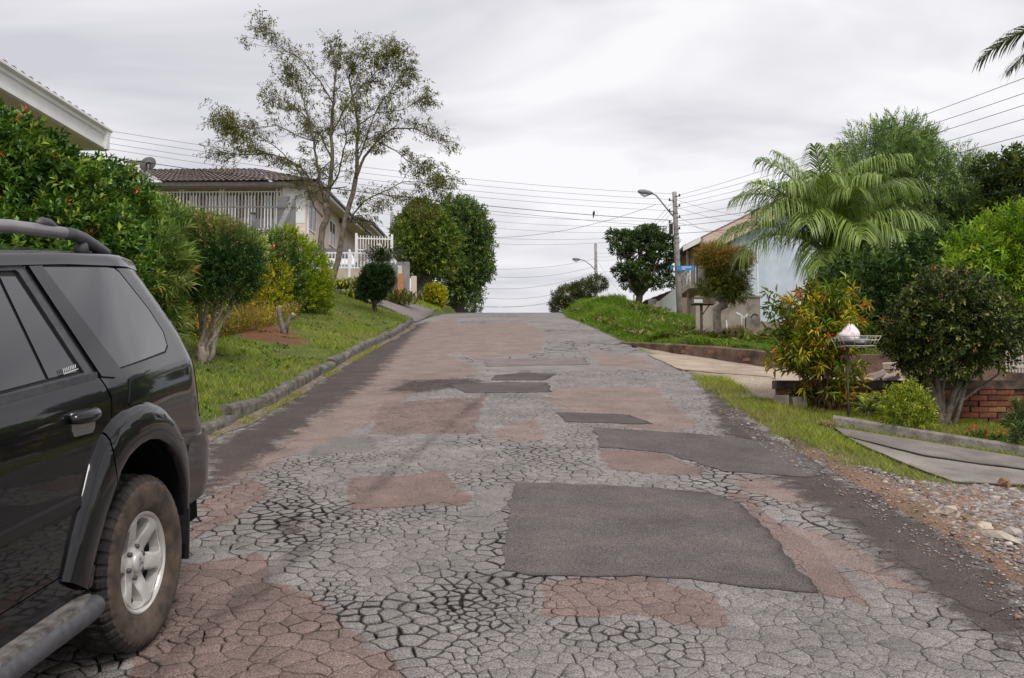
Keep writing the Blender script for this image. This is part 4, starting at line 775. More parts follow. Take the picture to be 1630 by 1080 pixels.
# ---- broadleaf trees beyond the side street
def crown_tree(name, label, base, lobes, n, leafL, pal, wts, trunk_r, k=8, mt=M_LEAFD, bark=M_BARKD, twig=0.25, spread=0.95, limbs=7, fork=0.5, tip=None, tipp=0, up=.4, cat='tree', inner=.5, lump=.22, leafW=0.45, group=None, fstem=None, bottom=-.9, lean=None):
    e = empty(name, base, label, cat, group); m = MB(); B = Vector(base); lo = np.array(lobes); top = Vector(lo[:, :3].mean(0)); f = B.lerp(top, fork)
    if fstem: f = Vector(fstem)
    pts = wob(B + Vector((0, 0, -.1)), f, 5, 0.025); m.tube(pts, [trunk_r * (1.25 - .45 * i / 5) for i in range(6)], 9)
    for i in range(limbs):
        t = Vector(lo[i % len(lo), :3] + lo[i % len(lo), 3:6] * rng.uniform(-.4, .5, 3)); s = pts[random.randint(4, 5)]; q = wob(s, t, 5, .05); m.tube(q, np.linspace(trunk_r * .55, trunk_r * .12, 6), 6)
        for j in range(3):
            c = Vector(lo[(i + j) % len(lo), :3] + lo[(i + j) % len(lo), 3:6] * rng.uniform(-.7, .7, 3)); m.tube(wob(q[3], q[3].lerp(c, .7), 4, .05), np.linspace(trunk_r * .25, trunk_r * .06, 5), 4)
    m.build('trunk', bark, e); P, D = crown_pts(lobes, n, inner, up, .5, lump, 2.6, int(base[0] * 7) % 50, bottom)
    foliage('crown', sprigs(P, D, k, twig, leafL, leafL * leafW, spread, pal, wts, tip, tipp), mt, e); return e
DKG = [(0.045, 0.095, 0.034), (0.085, 0.16, 0.046), (0.14, 0.23, 0.065), (0.22, 0.29, 0.08)]
crown_tree('round_tree', 'broad round tree with thick ivy-dark trunk beyond the side street', gp3(*[at(672, 486, 40).x, 40]), [lob(675, 385, 40, 1.25, 1.2, 1.3), lob(660, 405, 39.6, 0.85, .9, .95), lob(698, 400, 39.8, .8, .9, 1.1), lob(672, 350, 40, .8, .8, .65), lob(645, 375, 40, .45, .6, .7)], 4200, .16, [(0.05, 0.10, 0.025), (0.10, 0.17, 0.035), (0.17, 0.24, 0.05), (0.30, 0.34, 0.07)], (3, 4, 2.2, .5), .42, fork=.55, twig=.28, k=7, lump=.34, inner=.4)
crown_tree('dark_tree', 'taller dark green tree just behind the round tree near the crest', gp3(*[at(728, 492, 45).x, 45]), [lob(735, 370, 45, 1.15, 1.2, 1.4), lob(755, 385, 45, .8, .9, 1.5), lob(725, 345, 45, 1.0, 1, .75), lob(745, 430, 45, .95, 1, .8), lob(712, 430, 44.5, .75, .8, .9), lob(765, 425, 45, .5, .6, .9), lob(740, 468, 45, .8, .8, .35)], 4300, .17, DKG, (3, 4, 2.4, .5), .30, fork=.35, twig=.3, k=7, lump=.36, inner=.35)
shrub('yellow_ball_shrub', 'rounded yellow-green bush between the tree trunks at the crest', gp3(*[at(692, 488, 39).x, 39]), [lob(692, 468, 39, .42, .4, .36), lob(697, 482, 39, .25, .25, .2)], M_LEAFD, golden(1300, .07), nst=5)
shrub('crest_bush', 'dark little bush behind the trunks at the crest', gp3(*[at(714, 488, 46).x, 46]), [lob(714, 484, 46, .3, .3, .3)], M_LEAFD, rosey(400), nst=4)
shrub('crest_plant', 'low scrubby plant on the skyline beside the road crest', gp3(*[at(752, 494, 50).x, 50]), [lob(748, 492, 50, .3, .3, .17), lob(760, 493, 50, .25, .25, .15)], M_LEAFD, rosey(380), nst=4)

# ---- right side: trees beyond the mound
LT = [(1030, 372, 1.3), (1000, 378, .9), (982, 376, .55), (1055, 385, .9), (1015, 388, 1.0), (1042, 400, 1.0), (1000, 402, .7), (1062, 412, .6), (985, 395, .4), (1030, 418, .8), (1010, 428, .9), (1050, 432, .7), (990, 432, .5), (1022, 444, .8), (1000, 450, .6), (1040, 452, .6), (1062, 450, .5), (1015, 462, .4)]
crown_tree('layered_tree', 'dark spreading tree with layered branches beyond the grass mound', gp3(*[at(1016, 488, 50).x, 50]), [lob(1017 + (a_ - 1017) * 1.18, b_, 50 + .6 * math.sin(a_), .50 * w_, .6 * w_, .17 + .05 * w_) for a_, b_, w_ in LT], 2100, .17, [(0.028, 0.06, 0.02), (0.055, 0.105, 0.03), (0.10, 0.16, 0.04)], (4, 4, 1.3), .2, fork=.4, twig=.24, limbs=16, lump=.35, k=7, inner=.2)
crown_tree('leaning_tree', 'thin straggly grey-green tree leaning across the far lamp pole', gp3(*[at(938, 490, 64).x, 64]), [lob(905, 472, 64, .9, .8, .55), lob(928, 462, 64, .7, .7, .45), lob(950, 452, 64, .55, .6, .4), lob(890, 488, 64, .55, .6, .5), lob(915, 484, 64, .6, .6, .4)], 1500, .22, [(0.05, 0.075, 0.035), (0.085, 0.12, 0.05), (0.13, 0.16, 0.075)], (3, 3, 1), .12, fork=.35, twig=.3, k=6, leafW=.25)
def twisted_tree():
    Y = 21.5; p = at(1143, 551, Y); b = gp3(p.x, Y); e = empty('twisted_tree', b, 'small orange-green tree with crooked pale trunk behind the low wall', 'tree'); m = MB()
    def pth(l, r0, r1, s=9): f = [at(a, c, Y) for a, c in l]; f2 = [f[0] + Vector((0, 0, -.1))] + f[1:]; m.tube(f2, np.linspace(r0, r1, len(f)), s)
    pth([(1144, 553), (1143, 535), (1141, 510), (1142, 494), (1150, 486), (1154, 483)], .10, .075); pth([(1154, 485), (1148, 478), (1136, 471), (1126, 462), (1121, 455), (1120, 445), (1121, 425), (1123, 410)], .08, .02)
    pth([(1121, 456), (1127, 445), (1134, 432), (1140, 415)], .03, .012, 6); pth([(1137, 472), (1150, 460), (1165, 440), (1175, 420)], .03, .012, 6); pth([(1121, 430), (1118, 415), (1125, 400)], .02, .008, 5); m.build('trunk', M_BARKP, e)
    l = [lob(1150, 415, Y, .52, .5, .30), lob(1165, 435, Y, .40, .45, .42), lob(1135, 405, Y, .36, .4, .22), lob(1150, 455, Y, .42, .4, .32), lob(1180, 410, Y, .28, .3, .2), lob(1172, 465, Y, .3, .3, .25), lob(1130, 455, Y + .2, .25, .3, .25)]
    P, D = crown_pts(l, 4600, .35, -.1, .6, .25, 3); hi = P[:, 2] > l[0][2] - .1 + rng.normal(0, .14, len(P))
    a = sprigs(P[hi], D[hi], 9, .13, .045, .016, .9, [(0.20, 0.15, 0.03), (0.27, 0.21, 0.045), (0.14, 0.15, 0.025), (0.21, 0.12, 0.05)], (3, 3, 3, .8)); c = sprigs(P[~hi], D[~hi], 9, .13, .046, .016, .9, [(0.10, 0.15, 0.02), (0.17, 0.19, 0.03), (0.06, 0.11, 0.02)], (3, 3, 2)); foliage('crown', cat3(a, c), M_LEAFD, e)
twisted_tree()
def croton():
    x, y = G(1312, 652); b = gp3(x, y); e = empty('croton_shrub', b, 'upright croton shrub with yellow and red leaves over bare canes', 'shrub'); m = MB(); tops = []
    for i in range(34):
        px = rng.uniform(1232, 1382); py = rng.uniform(452, 560); t = at(px, py, y + rng.uniform(-.35, .35)); p = wob(Vector(b) + Vector((random.uniform(-.14, .14), random.uniform(-.12, .12), -.04)), t, 6, .03); m.tube(p, np.linspace(.013, .006, 7), 5); tops.append((p[5], t))
    m.build('stem', mat('cane_bark', (0.075, 0.035, 0.022), (0.2, 0.11, 0.07), 10, .8), e); Ps, Ds = [], []
    for a, t in tops:
        for k in range(11): s = a.lerp(t, 1.5 * random.random() - .5); Ps.append(tuple(s + Vector((random.gauss(0, .09), random.gauss(0, .09), random.gauss(0, .07))))); d = (t - a).normalized(); Ds.append((d.x * .4 + random.gauss(0, .6), d.y * .4 + random.gauss(0, .6), random.uniform(-.1, .6)))
    lo = np.array([(x + rng.uniform(-.3, .35), y + rng.uniform(-.3, .2), b[2] + rng.uniform(.1, .55)) for _ in range(60)]); P = np.concatenate([np.array(Ps), lo]); D = unit(np.concatenate([np.array(Ds), unit(rng.normal(0, 1, (60, 3)) + [0, 0, .3])]))
    foliage('foliage', sprigs(P, D, 12, .17, .115, .025, 1.2, [(0.075, 0.14, 0.013), (0.16, 0.23, 0.016), (0.32, 0.31, 0.02), (0.28, 0.13, 0.02), (0.15, 0.05, 0.02)], (5, 6, 4.5, 1.0, .6), ((0.40, 0.13, 0.03), (0.48, 0.36, 0.03)), .10, curl=.4), M_LEAF, e)
croton()
# ---- palms
def frond(parent, base, az, el, length, droop, nl, ll, w, pal, lift=0.25, lag=0.5, mt=None):
    d = Vector((math.cos(az) * math.cos(el), math.sin(az) * math.cos(el), math.sin(el))); pts = [Vector(base)]; n = 16; dd = d.copy()
    for i in range(n): dd = (dd + Vector((0, 0, -droop / n * (0.3 + 1.8 * i / n)))).normalized(); pts.append(pts[-1] + dd * (length / n))
    P = np.array([tuple(p) for p in pts]); s = np.linspace(.14, 1.0, nl); idx = s * n; i0 = np.minimum(idx.astype(int), n - 1); fr = (idx - i0)[:, None]; B = P[i0] * (1 - fr) + P[i0 + 1] * fr; ax = unit(P[i0 + 1] - P[i0])
    side = unit(np.cross(ax, [0, 0, 1.0])); upv = np.cross(side, ax); Vs, Ts, o = [], [], 0
    for sg in (-1, 1):
        L_ = (ll * np.sin(np.pi * (0.12 + 0.83 * s)) ** 0.6 * rng.uniform(.85, 1.1, nl))[:, None]; a = rng.normal(0, .10, (nl, 3)); D = unit(side * sg * .8 + ax * (0.35 + .5 * s[:, None]) + upv * lift + a)
        g = np.array([0, 0, -1.0]); S = unit(np.cross(D, upv)) * (w / 2); A = B + D * L_ * .4; C1 = B + D * L_ * .72 + g * L_ * .16 * lag * 2; T1 = B + D * L_ * .92 + g * L_ * .42 * lag * 2
        V = np.stack([B - S * .5, B + S * .5, A + S, A - S, C1 + S * .75, C1 - S * .75, T1], 1).reshape(-1, 3); i = o + 7 * np.arange(nl)[:, None]; o += 7 * nl
        Vs.append(V); Ts += [i + t for t in ([0, 1, 2], [0, 2, 3], [3, 2, 4], [3, 4, 5], [5, 4, 6])]
    V = np.concatenate(Vs); C = np.repeat(gcol(2 * nl, pal, [1] * len(pal), .2), 7, 0); T = np.concatenate(Ts)
    m = MB(); m.tube(pts, np.linspace(.022, .004, n + 1), 5); rv = np.array(m.v); rf = []
    for f in m.f:
        for k in range(1, len(f) - 1): rf.append((f[0], f[k], f[k + 1]))
    V2 = np.concatenate([V, rv]); T2 = np.concatenate([T, np.array(rf) + len(V)]); C2 = np.concatenate([C, np.tile([0.16, 0.2, 0.05], (len(rv), 1))]); np_obj('frond', V2, tris=T2, mat=mt or M_LEAF, col=C2, parent=parent)
def palm(name, label, base, crown, fronds, trunk_r=.09, **kw):
    e = empty(name, base, label, 'palm'); m = MB(); B, Cn = Vector(base), Vector(crown); k = 14; pts = [B.lerp(Cn, i / k) + Vector((0, 0, -.1 if i == 0 else 0)) for i in range(k + 1)]
    m.tube(pts, [trunk_r * (1.1 + .12 * (i % 2)) for i in range(k + 1)], 10); m.build('trunk', M_BARK, e)
    for az, el, L_, dr in fronds: frond(e, tuple(Cn + Vector((random.gauss(0, .04), random.gauss(0, .04), random.uniform(-.15, .15)))), math.radians(az), math.radians(el), L_, dr, **kw)
YP = 19.0; c = at(1322, 400, YP); random.seed(9)
PALG = [(0.12, 0.20, 0.025), (0.19, 0.28, 0.04), (0.24, 0.34, 0.06), (0.31, 0.40, 0.11)]
fl = [(180, 40, 2.3, 1.25), (200, 55, 2.2, 1.0), (250, 60, 2.0, 1.2), (270, 35, 2.1, 1.5), (290, 60, 2.0, 1.3), (320, 45, 2.2, 1.5), (345, 60, 2.1, 1.3), (0, 40, 2.4, 1.4), (15, 20, 2.3, 1.3), (350, 8, 2.1, 1.2), (30, 60, 2.2, 1.3), (60, 50, 2.2, 1.2), (100, 70, 2.2, .9), (130, 55, 2.3, 1.2), (300, 5, 1.8, 1.2), (265, 80, 1.9, .8), (175, 62, 2.4, 1.5), (280, -10, 1.5, .8), (250, 10, 1.7, 1.1), (330, -5, 1.7, 1.0), (240, 40, 2.0, 1.4), (300, 30, 2.1, 1.5), (200, 30, 2.2, 1.4), (345, 30, 2.3, 1.5), (270, 60, 1.9, 1.4), (220, 60, 2.1, 1.3), (310, 70, 2.0, 1.2), (255, -20, 1.4, .7), (310, -18, 1.5, .7), (180, 72, 2.5, 1.3), (150, 75, 2.4, 1.1), (30, 75, 2.4, 1.3), (0, 65, 2.5, 1.5), (320, 68, 2.3, 1.4), (215, 45, 2.3, 1.5), (240, 75, 2.2, 1.2)]
palm('feather_palm', 'bushy feather palm with arching fronds behind the croton', gp3(c.x, YP), c, fl, .1, nl=84, ll=.74, w=.022, pal=PALG, lift=.3, lag=1.0)
YP2 = 12.0; c2 = at(1822, 70, YP2)
fl2 = [(178, 20, 1.75, 1.15), (195, 6, 1.65, 1.4), (150, 30, 2.0, 1.2), (220, 30, 1.9, 1.2), (90, 40, 2.2, 1.2), (30, 40, 2.2, 1.2), (330, 40, 2.2, 1.2), (270, 40, 2.2, 1.2), (300, 10, 2, 1), (60, 10, 2, 1), (0, 70, 2, .8)]
palm('tall_palm', 'palm reaching in at the upper right corner, only drooping frond tips in view', gp3(c2.x, YP2), c2, fl2, .12, nl=64, ll=.50, w=.03, pal=[(0.06, 0.075, 0.025), (0.11, 0.12, 0.04), (0.19, 0.18, 0.06)], lift=.1, lag=.5)
# ---- pepper tree with hanging foliage
def pepper_tree():
    Y = 26.0; c = at(1450, 330, Y); b = gp3(c.x, Y); e = empty('pepper_tree', b, 'large soft grey-green weeping tree behind the palm', 'tree')
    l = [lob(1405, 255, Y, 1.15, 1.2, .95), lob(1470, 290, Y, 1.3, 1.3, 1.0), lob(1530, 315, Y, 1.2, 1.2, .95), lob(1390, 330, Y, 1.0, 1.2, 1.1), lob(1460, 390, Y - .3, 1.4, 1.2, 1.2), lob(1540, 400, Y, 1.1, 1.1, 1.2), lob(1420, 460, Y - .3, 1.1, 1.0, 1.1), lob(1500, 480, Y - .2, 1.2, 1, 1.0), lob(1440, 225, Y, .75, .8, .55), lob(1570, 350, Y, .7, .9, 1.0), lob(1360, 420, Y, .8, .9, 1.2), lob(1400, 520, Y - .3, 1.2, .9, .9)]
    m = MB(); B = Vector(b); f = B + Vector((0, 0, 1.6)); m.tube(wob(B + Vector((0, 0, -.1)), f, 4, .02), np.linspace(.3, .22, 5), 10)
    for q in l: m.tube(wob(f, Vector(q[:3]), 6, .05), np.linspace(.13, .02, 7), 6)
    m.build('trunk', M_BARKD, e); P, D = crown_pts(l, 10500, .45, .1, .4, .3, 3, 9)
    D = unit(D * np.array([.45, .45, .2]) + np.array([0, 0, -.55]) + rng.normal(0, .18, D.shape)); hi = P[:, 2] > 7.4
    D[hi & (rng.random(len(P)) < .4)] *= np.array([1, 1, -1])
    foliage('crown', sprigs(P, D, 13, .42, .16, .026, .65, [(0.10, 0.185, 0.055), (0.145, 0.25, 0.08), (0.22, 0.34, 0.13), (0.06, 0.125, 0.04)], (3, 4, 2, 2), curl=.1, fold=.08), M_LEAFD, e)
pepper_tree()
crown_tree('olive_tree', 'dark olive green tree behind the weeping one at the frame edge', gp3(*[at(1640, 330, 24).x, 24]), [lob(1620, 310, 24, .8, .8, .75), lob(1650, 270, 24, .7, .7, .5), lob(1600, 370, 24, .7, .8, .8), lob(1640, 400, 24, .9, .9, .9), lob(1590, 275, 24, .5, .5, .3)], 1700, .15, [(0.045, 0.085, 0.018), (0.075, 0.12, 0.024), (0.03, 0.06, 0.016), (0.12, 0.13, 0.03)], (3, 3, 3, 1), .2, twig=.28, lump=.4, k=7)
crown_tree('bright_tree', 'fresh bright green leafy tree at the right frame edge', gp3(*[at(1612, 560, 13.4).x, 13.4]), [lob(1600, 400, 13.4, .55, .5, .38), lob(1640, 380, 13.2, .5, .5, .42), lob(1560, 440, 13.3, .42, .45, .3), lob(1620, 450, 13.4, .55, .5, .4), lob(1600, 500, 13.8, .5, .5, .4), lob(1545, 405, 13.2, .3, .3, .16), lob(1660, 470, 13.4, .5, .5, .5)], 1500, .11, [(0.15, 0.30, 0.02), (0.22, 0.40, 0.03), (0.09, 0.2, 0.018), (0.34, 0.48, 0.05)], (3, 4, 2, 1.6), .07, fork=.6, twig=.22, up=.55, k=11, leafW=.28, lump=.4, mt=M_LEAF)
DKB = [(0.022, 0.055, 0.018), (0.045, 0.10, 0.028), (0.085, 0.155, 0.04)]
for i, (a, bb, lbl) in enumerate([((1400, 480), 17.0, 'dark leafy thicket tree between weeping tree and round evergreen'), ((1500, 455), 16.2, 'dark leafy thicket tree right behind the round evergreen'), ((1610, 520), 15.5, 'dark leafy thicket tree under the bright tree at the frame edge')]):
    q = at(*a, bb); crown_tree('thicket_tree', lbl, gp3(q.x, bb), [(q.x, bb, q.z, .95, .7, .8), (q.x - .4, bb, q.z - .9, .8, .7, .7), (q.x + .5, bb + .2, q.z - .8, .8, .7, .8), (q.x, bb, q.z - 1.4, 1, .7, .6)], 1500, .13, DKB, (3, 3, 1), .08, twig=.25, group='dark thicket behind the brick wall', k=8)
# ---- round evergreen over the brick wall
def evergreen():
    x, y = G(1512, 678); b = gp3(x, y); e = empty('evergreen_tree', b, 'rounded dark evergreen with splayed multi-stem pale trunk by the brick wall', 'tree'); m = MB(); B = Vector(b)
    for px, py, px2, py2, r in [(1484, 620, 1470, 590, .03), (1492, 610, 1490, 570, .032), (1500, 620, 1510, 575, .02), (1518, 625, 1545, 585, .035), (1535, 612, 1560, 590, .026), (1490, 640, 1440, 596, .018), (1528, 640, 1590, 596, .016), (1540, 600, 1530, 540, .02)]:
        s = B + Vector((random.uniform(-.10, .06), random.uniform(-.05, .05), -.04)); m.tube([s, s.lerp(at(px, py, y), .5) + Vector((0, 0, -.03)), at(px, py, y), at(px2, py2, y), at(px2, py2 - 50, y)], [r * 1.3, r * 1.1, r, r * .8, r * .4], 8)
    m.build('trunk', M_BARK, e); l = [lob(1510, 520, y, .55, .55, .40), lob(1470, 545, y, .38, .45, .33), lob(1555, 545, y, .42, .45, .35), lob(1510, 475, y, .42, .45, .30), lob(1450, 530, y, .3, .35, .25), lob(1590, 520, y, .28, .35, .3), lob(1500, 580, y, .4, .4, .18), lob(1545, 480, y + .1, .35, .35, .25), lob(1470, 490, y, .3, .3, .2)]
    P, D = crown_pts(l, 3300, .5, .5, .5, .36, 4, 4)
    foliage('crown', sprigs(P, D, 8, .11, .058, .029, 1.0, [(0.022, 0.042, 0.013), (0.045, 0.075, 0.02), (0.085, 0.125, 0.032), (0.17, 0.2, 0.05)], (4, 4, 2.4, .8), ((0.45, 0.16, 0.07),), .012), M_LEAF, e)
evergreen()
# ---- small plants in front of the brick wall
def fanplant():
    x, y = G(1382, 668); b = gp3(x, y); e = empty('seedling_palm', b, 'small yellow-green palm seedling on the verge by the driveway kerb', 'palm'); m = MB(); m.tube([Vector(b), Vector(b) + Vector((0, 0, .12))], [.02, .015], 6); m.build('stem', M_BARK, e)
    for az, el, L_ in [(180, 35, .26), (150, 60, .25), (210, 20, .22), (0, 40, .26), (30, 65, .24), (330, 25, .26), (270, 45, .22), (90, 60, .25), (350, 10, .22)]: frond(e, (b[0], b[1], b[2] + .1), math.radians(az), math.radians(el), L_, .8, 13, .13, .012, [(0.22, 0.28, 0.02), (0.4, 0.42, 0.05), (0.14, 0.2, 0.02)], lift=.3, lag=.3)
fanplant()
shrub('verge_shrub', 'light green leafy shrub between palm seedling and evergreen trunk', gp3(*G(1445, 668)), [lob(1425, 642, 9.9, .13, .14, .12), lob(1450, 640, 9.9, .14, .14, .15), lob(1466, 655, 9.8, .11, .12, .10), lob(1435, 660, 9.8, .16, .14, .07), lob(1445, 622, 10, .08, .1, .07)], M_LEAFD, lambda l: sprigs(*crown_pts(l, 420, .3, .6, .5, .2), 9, .10, .05, .016, .9, [(0.16, 0.24, 0.03), (0.25, 0.33, 0.05), (0.09, 0.15, 0.02)], (3, 3, 1)), nst=9, r0=.008)
def impatiens(px, py, n, label, red):
    x, y = G(px, py); b = gp3(x, y); e = empty('flower_plant', b, label, 'flower'); P = np.array(b) + np.stack([rng.normal(0, .06, n), rng.normal(0, .05, n), rng.uniform(.01, .07, n)], -1); D = unit(rng.normal(0, 1, (n, 3)) * [1, 1, .3] + [0, 0, .7])
    foliage('foliage', sprigs(P, D, 6, .04, .04, .022, 1.1, [(0.05, 0.1, 0.02), (0.09, 0.15, 0.03)], (1, 1)), M_LEAFD, e); k = max(3, n // 5); Pf = np.array(b) + np.stack([rng.normal(0, .05, k), rng.normal(-.03, .04, k), rng.uniform(.07, .13, k)], -1)
    foliage('blossom', sprigs(Pf, unit(rng.normal(0, .4, (k, 3)) + [0, -.5, .7]), 5, .003, .026, .024, 1.35, [red], (1,)), M_LEAFD, e)
impatiens(1560, 700, 26, 'red flowering plant at the foot of the brick wall, left of the pair', (0.65, 0.025, 0.06)); impatiens(1586, 706, 26, 'red flowering plant at the foot of the brick wall, right of the pair', (0.6, 0.02, 0.05))
strap_clump('dry_tuft', 'straw-coloured dry grass tuft at the end of the driveway kerb', 1318, 678, G(1318, 680)[1], 110, .14, .006, [(0.42, 0.33, 0.16), (0.34, 0.26, 0.12)], (1, 1), 1.0, 0, wide=.035)
shrub('corner_shrub', 'blue-green leafy shrub at the right frame edge before the brick wall', gp3(*G(1640, 700)), [lob(1640, 670, 9.4, .16, .2, .2), lob(1625, 690, 9.3, .10, .1, .08)], M_LEAFD, lambda l: sprigs(*crown_pts(l, 160, .3, .5, .5, .2), 8, .1, .07, .026, .9, [(0.06, 0.11, 0.045), (0.1, 0.16, 0.06)], (1, 1)), nst=4, r0=.008)
shrub('dry_bush', 'brown withered creeper at the foot of the graffitied wall', gp3(*[at(1180, 545, 24).x, 24]), [lob(1172, 535, 23.6, .3, .3, .15), lob(1195, 545, 23.4, .35, .3, .12)], M_LEAFD, lambda l: sprigs(*crown_pts(l, 360, .3, .5, .5, .2), 8, .14, .07, .02, .9, [(0.16, 0.11, 0.05), (0.2, 0.17, 0.06), (0.1, 0.13, 0.03)], (2, 2, 1)), nst=5)


# ================================================================== PARKED CAR (dark SUV, rear axle at its origin; x forward, y left, z up)
CY, CG = math.radians(3.7), G0 - 2 * GA * 4.1
_fw = Vector((-math.sin(CY), -math.cos(CY), -CG * math.cos(CY))).normalized(); _lf = Vector((math.cos(CY), -math.sin(CY), 0)); _lf = (_lf - _fw * _lf.dot(_fw)).normalized(); _up = _fw.cross(_lf)
CAR_O = Vector((-2.518, 4.176, 0.6656)) - _fw * 0.12
CAR_M = Matrix(((_fw.x, _lf.x, _up.x, CAR_O.x), (_fw.y, _lf.y, _up.y, CAR_O.y), (_fw.z, _lf.z, _up.z, CAR_O.z), (0, 0, 0, 1)))
car = bpy.data.objects.new('parked_car', None); COL.objects.link(car); car.matrix_world = CAR_M; tag(car, 'black off-road car with silver roof rails parked at the left kerb', 'car')
M_PAINT = mat('black_paint', (0.0035, 0.004, 0.0055), (0.006, 0.006, 0.0075), 3, 0.3, spec=0.08, coat=1.0)
M_FLARE = mat('flare_paint', (0.004, 0.0045, 0.006), (0.007, 0.007, 0.0085), 5, 0.35, spec=0.08, coat=0.9)
M_TINT = mat('tinted_glass', (0.006, 0.0065, 0.008), None, rough=0.015, spec=0.9, coat=0.6); M_BLACK = mat('black_plastic', (0.012, 0.012, 0.012), (0.022, 0.021, 0.02), 30, 0.6); M_RUB = mat('seal_rubber', (0.008, 0.008, 0.008), None, rough=0.55)
M_RAIL = mat('satin_rail', (0.30, 0.28, 0.30), (0.36, 0.34, 0.36), 9, 0.42, metal=0.55); M_DARKM = mat('dark_trim', (0.05, 0.05, 0.056), (0.085, 0.085, 0.092), 20, 0.45)
M_ALLOY = mat('alloy', (0.50, 0.48, 0.45), (0.62, 0.60, 0.57), 12, 0.38, metal=0.35, spec=0.5); M_CHROME = mat('dark_chrome', (0.42, 0.42, 0.45), None, rough=0.12, metal=0.9); M_WELL = mat('wheel_well', (0.006, 0.006, 0.006), None, rough=0.95, spec=0.1)
M_TYRE = mat('tyre_dusty', (0.035, 0.028, 0.024), (0.125, 0.088, 0.065), 9, 0.85, bump=0.15, bscale=80); M_TREAD = mat('tyre_tread', (0.014, 0.013, 0.013), (0.045, 0.038, 0.034), 14, 0.85); M_LAMP = mat('tail_lamp', (0.035, 0.006, 0.008), (0.02, 0.006, 0.008), 4, 0.06, coat=1.0); M_WHITE = mat('sticker_white', (0.7, 0.7, 0.7), None, rough=.5)
def wz(z): return np.interp(z, [0, .45, .60, .78, .86, 1.0, 1.10, 1.17, 1.205, 1.66, 1.70], [.84, .855, .868, .875, .872, .868, .862, .850, .834, .676, .63])
def s_rear(z): return np.interp(z, [.35, .46, .52, .76, .80, .9, 1.1, 1.2, 1.3, 1.45, 1.60, 1.66, 1.72], [-.88, -.95, -1.02, -1.02, -.96, -.93, -.91, -.88, -.82, -.69, -.55, -.48, -.42])
def s_front(z): return np.interp(z, [.35, .5, .75, .95, 1.05, 1.13, 1.2, 1.64, 1.72], [3.35, 3.5, 3.48, 3.38, 3.15, 2.6, 2.38, 1.55, 1.35])
def wside(s, z):
    w = wz(z); rc = np.interp(z, [.4, 1.1, 1.3, 1.7], [.34, .30, .22, .14]); w = w - .05 * sstep(.1, -.85, s); d = np.clip(s - s_rear(z), 0, 10); w = w - np.where(d < rc, rc * .85 - .85 * np.sqrt(np.maximum(rc * rc - (rc - d) ** 2, 0)), 0)
    rf = np.interp(z, [.4, 1.1, 1.25, 1.7], [.40, .45, .12, .1]); d = np.clip(s_front(z) - s, 0, 10); return w - np.where(d < rf, rf * .6 - .6 * np.sqrt(np.maximum(rf * rf - (rf - d) ** 2, 0)), 0)
def densify(poly, st):
    out = []; n = len(poly)
    for i in range(n):
        p, q = np.array(poly[i]), np.array(poly[(i + 1) % n]); m = max(1, int(math.ceil(np.linalg.norm(q - p) / st))); out += [tuple(p + (q - p) * t / m) for t in range(m)]
    return out
def cdt(poly, st=.06, holes=(), ed=.03):
    ring = densify(poly, ed); n = len(ring); pts = [Vector(p) for p in ring]; edges = [(i, (i + 1) % n) for i in range(n)]; rings = [(0, n)]
    for h in holes:
        hr = densify(h, ed); b = len(pts); pts += [Vector(p) for p in hr]; edges += [(b + i, b + (i + 1) % len(hr)) for i in range(len(hr))]; rings.append((b, len(hr)))
    A = np.array(ring); x0, y0 = A.min(0); x1, y1 = A.max(0); gx_, gy_ = np.meshgrid(np.arange(x0, x1, st), np.arange(y0, y1, st)); g = np.stack([gx_.ravel(), gy_.ravel()], -1)
    k = polydist(g[:, 0], g[:, 1], ring) < -st * .35
    for h in holes: k &= polydist(g[:, 0], g[:, 1], h) > st * .35
    pts += [Vector(p) for p in g[k]]
    r = geometry.delaunay_2d_cdt(pts, edges, [list(range(n))], 1, 1e-6); V = np.array([tuple(v) for v in r[0]]); T = [list(f) for f in r[2]]
    if holes:
        c = np.array([V[t].mean(0) for t in T]); kk = np.ones(len(T), bool)
        for h in holes: kk &= ~inpoly(c[:, 0], c[:, 1], h)
        T = [t for t, q in zip(T, kk) if q]
    ids = []
    for b, m in rings:
        R = np.array([tuple(p) for p in pts[b:b + m]]); ids.append([int(np.argmin(((V - q) ** 2).sum(1))) for q in R])
    return V, T, ids
def panel(name, poly, mt, off=0.0, side=1, parent=None, st=.05, depth=.02, holes=(), fun=None, label=None):
    """body panel: outline in the side view (s, z), pushed out to the car's flank, edges folded inwards"""
    V, T, ids = cdt(poly, st, holes); w = (fun or wside)(V[:, 0], V[:, 1]) + off; P = np.stack([V[:, 0], w * side, V[:, 1]], -1); fs = [t[::-1] if side > 0 else list(t) for t in T]; n0 = len(P); ex = []
    for ring in ids:
        b = n0 + len(ex); m = len(ring)
        for i in ring: ex.append(P[i]); 
        for i in ring: ex.append(P[i] + [0, -depth * side, 0])
        fs += [[b + i, b + (i + 1) % m, b + m + (i + 1) % m, b + m + i] for i in range(m)]
    Pall = np.concatenate([P, np.array(ex)]); me = bpy.data.meshes.new(name); me.from_pydata([tuple(p) for p in Pall], [], fs); 
    sm = np.zeros(len(me.polygons), bool); sm[:len(T)] = True; me.polygons.foreach_set('use_smooth', sm); me.update(); me.materials.append(mt)
    o = bpy.data.objects.new(name, me); COL.objects.link(o); o.parent = parent or car
    if label: o['label'] = label
    return o
def cpart(m, name, mt, parent=None):
    o = bpy.data.objects.new(name, m.mesh(name)); COL.objects.link(o); o.data.materials.append(mt); o.parent = parent or car; return o
ARCH = [(.53, .44), (.50, .52), (.455, .60), (.40, .68), (.335, .76), (.27, .825), (.19, .872), (.10, .897), (0, .902), (-.10, .885), (-.20, .84), (-.29, .765), (-.345, .67), (-.375, .57), (-.385, .47)]
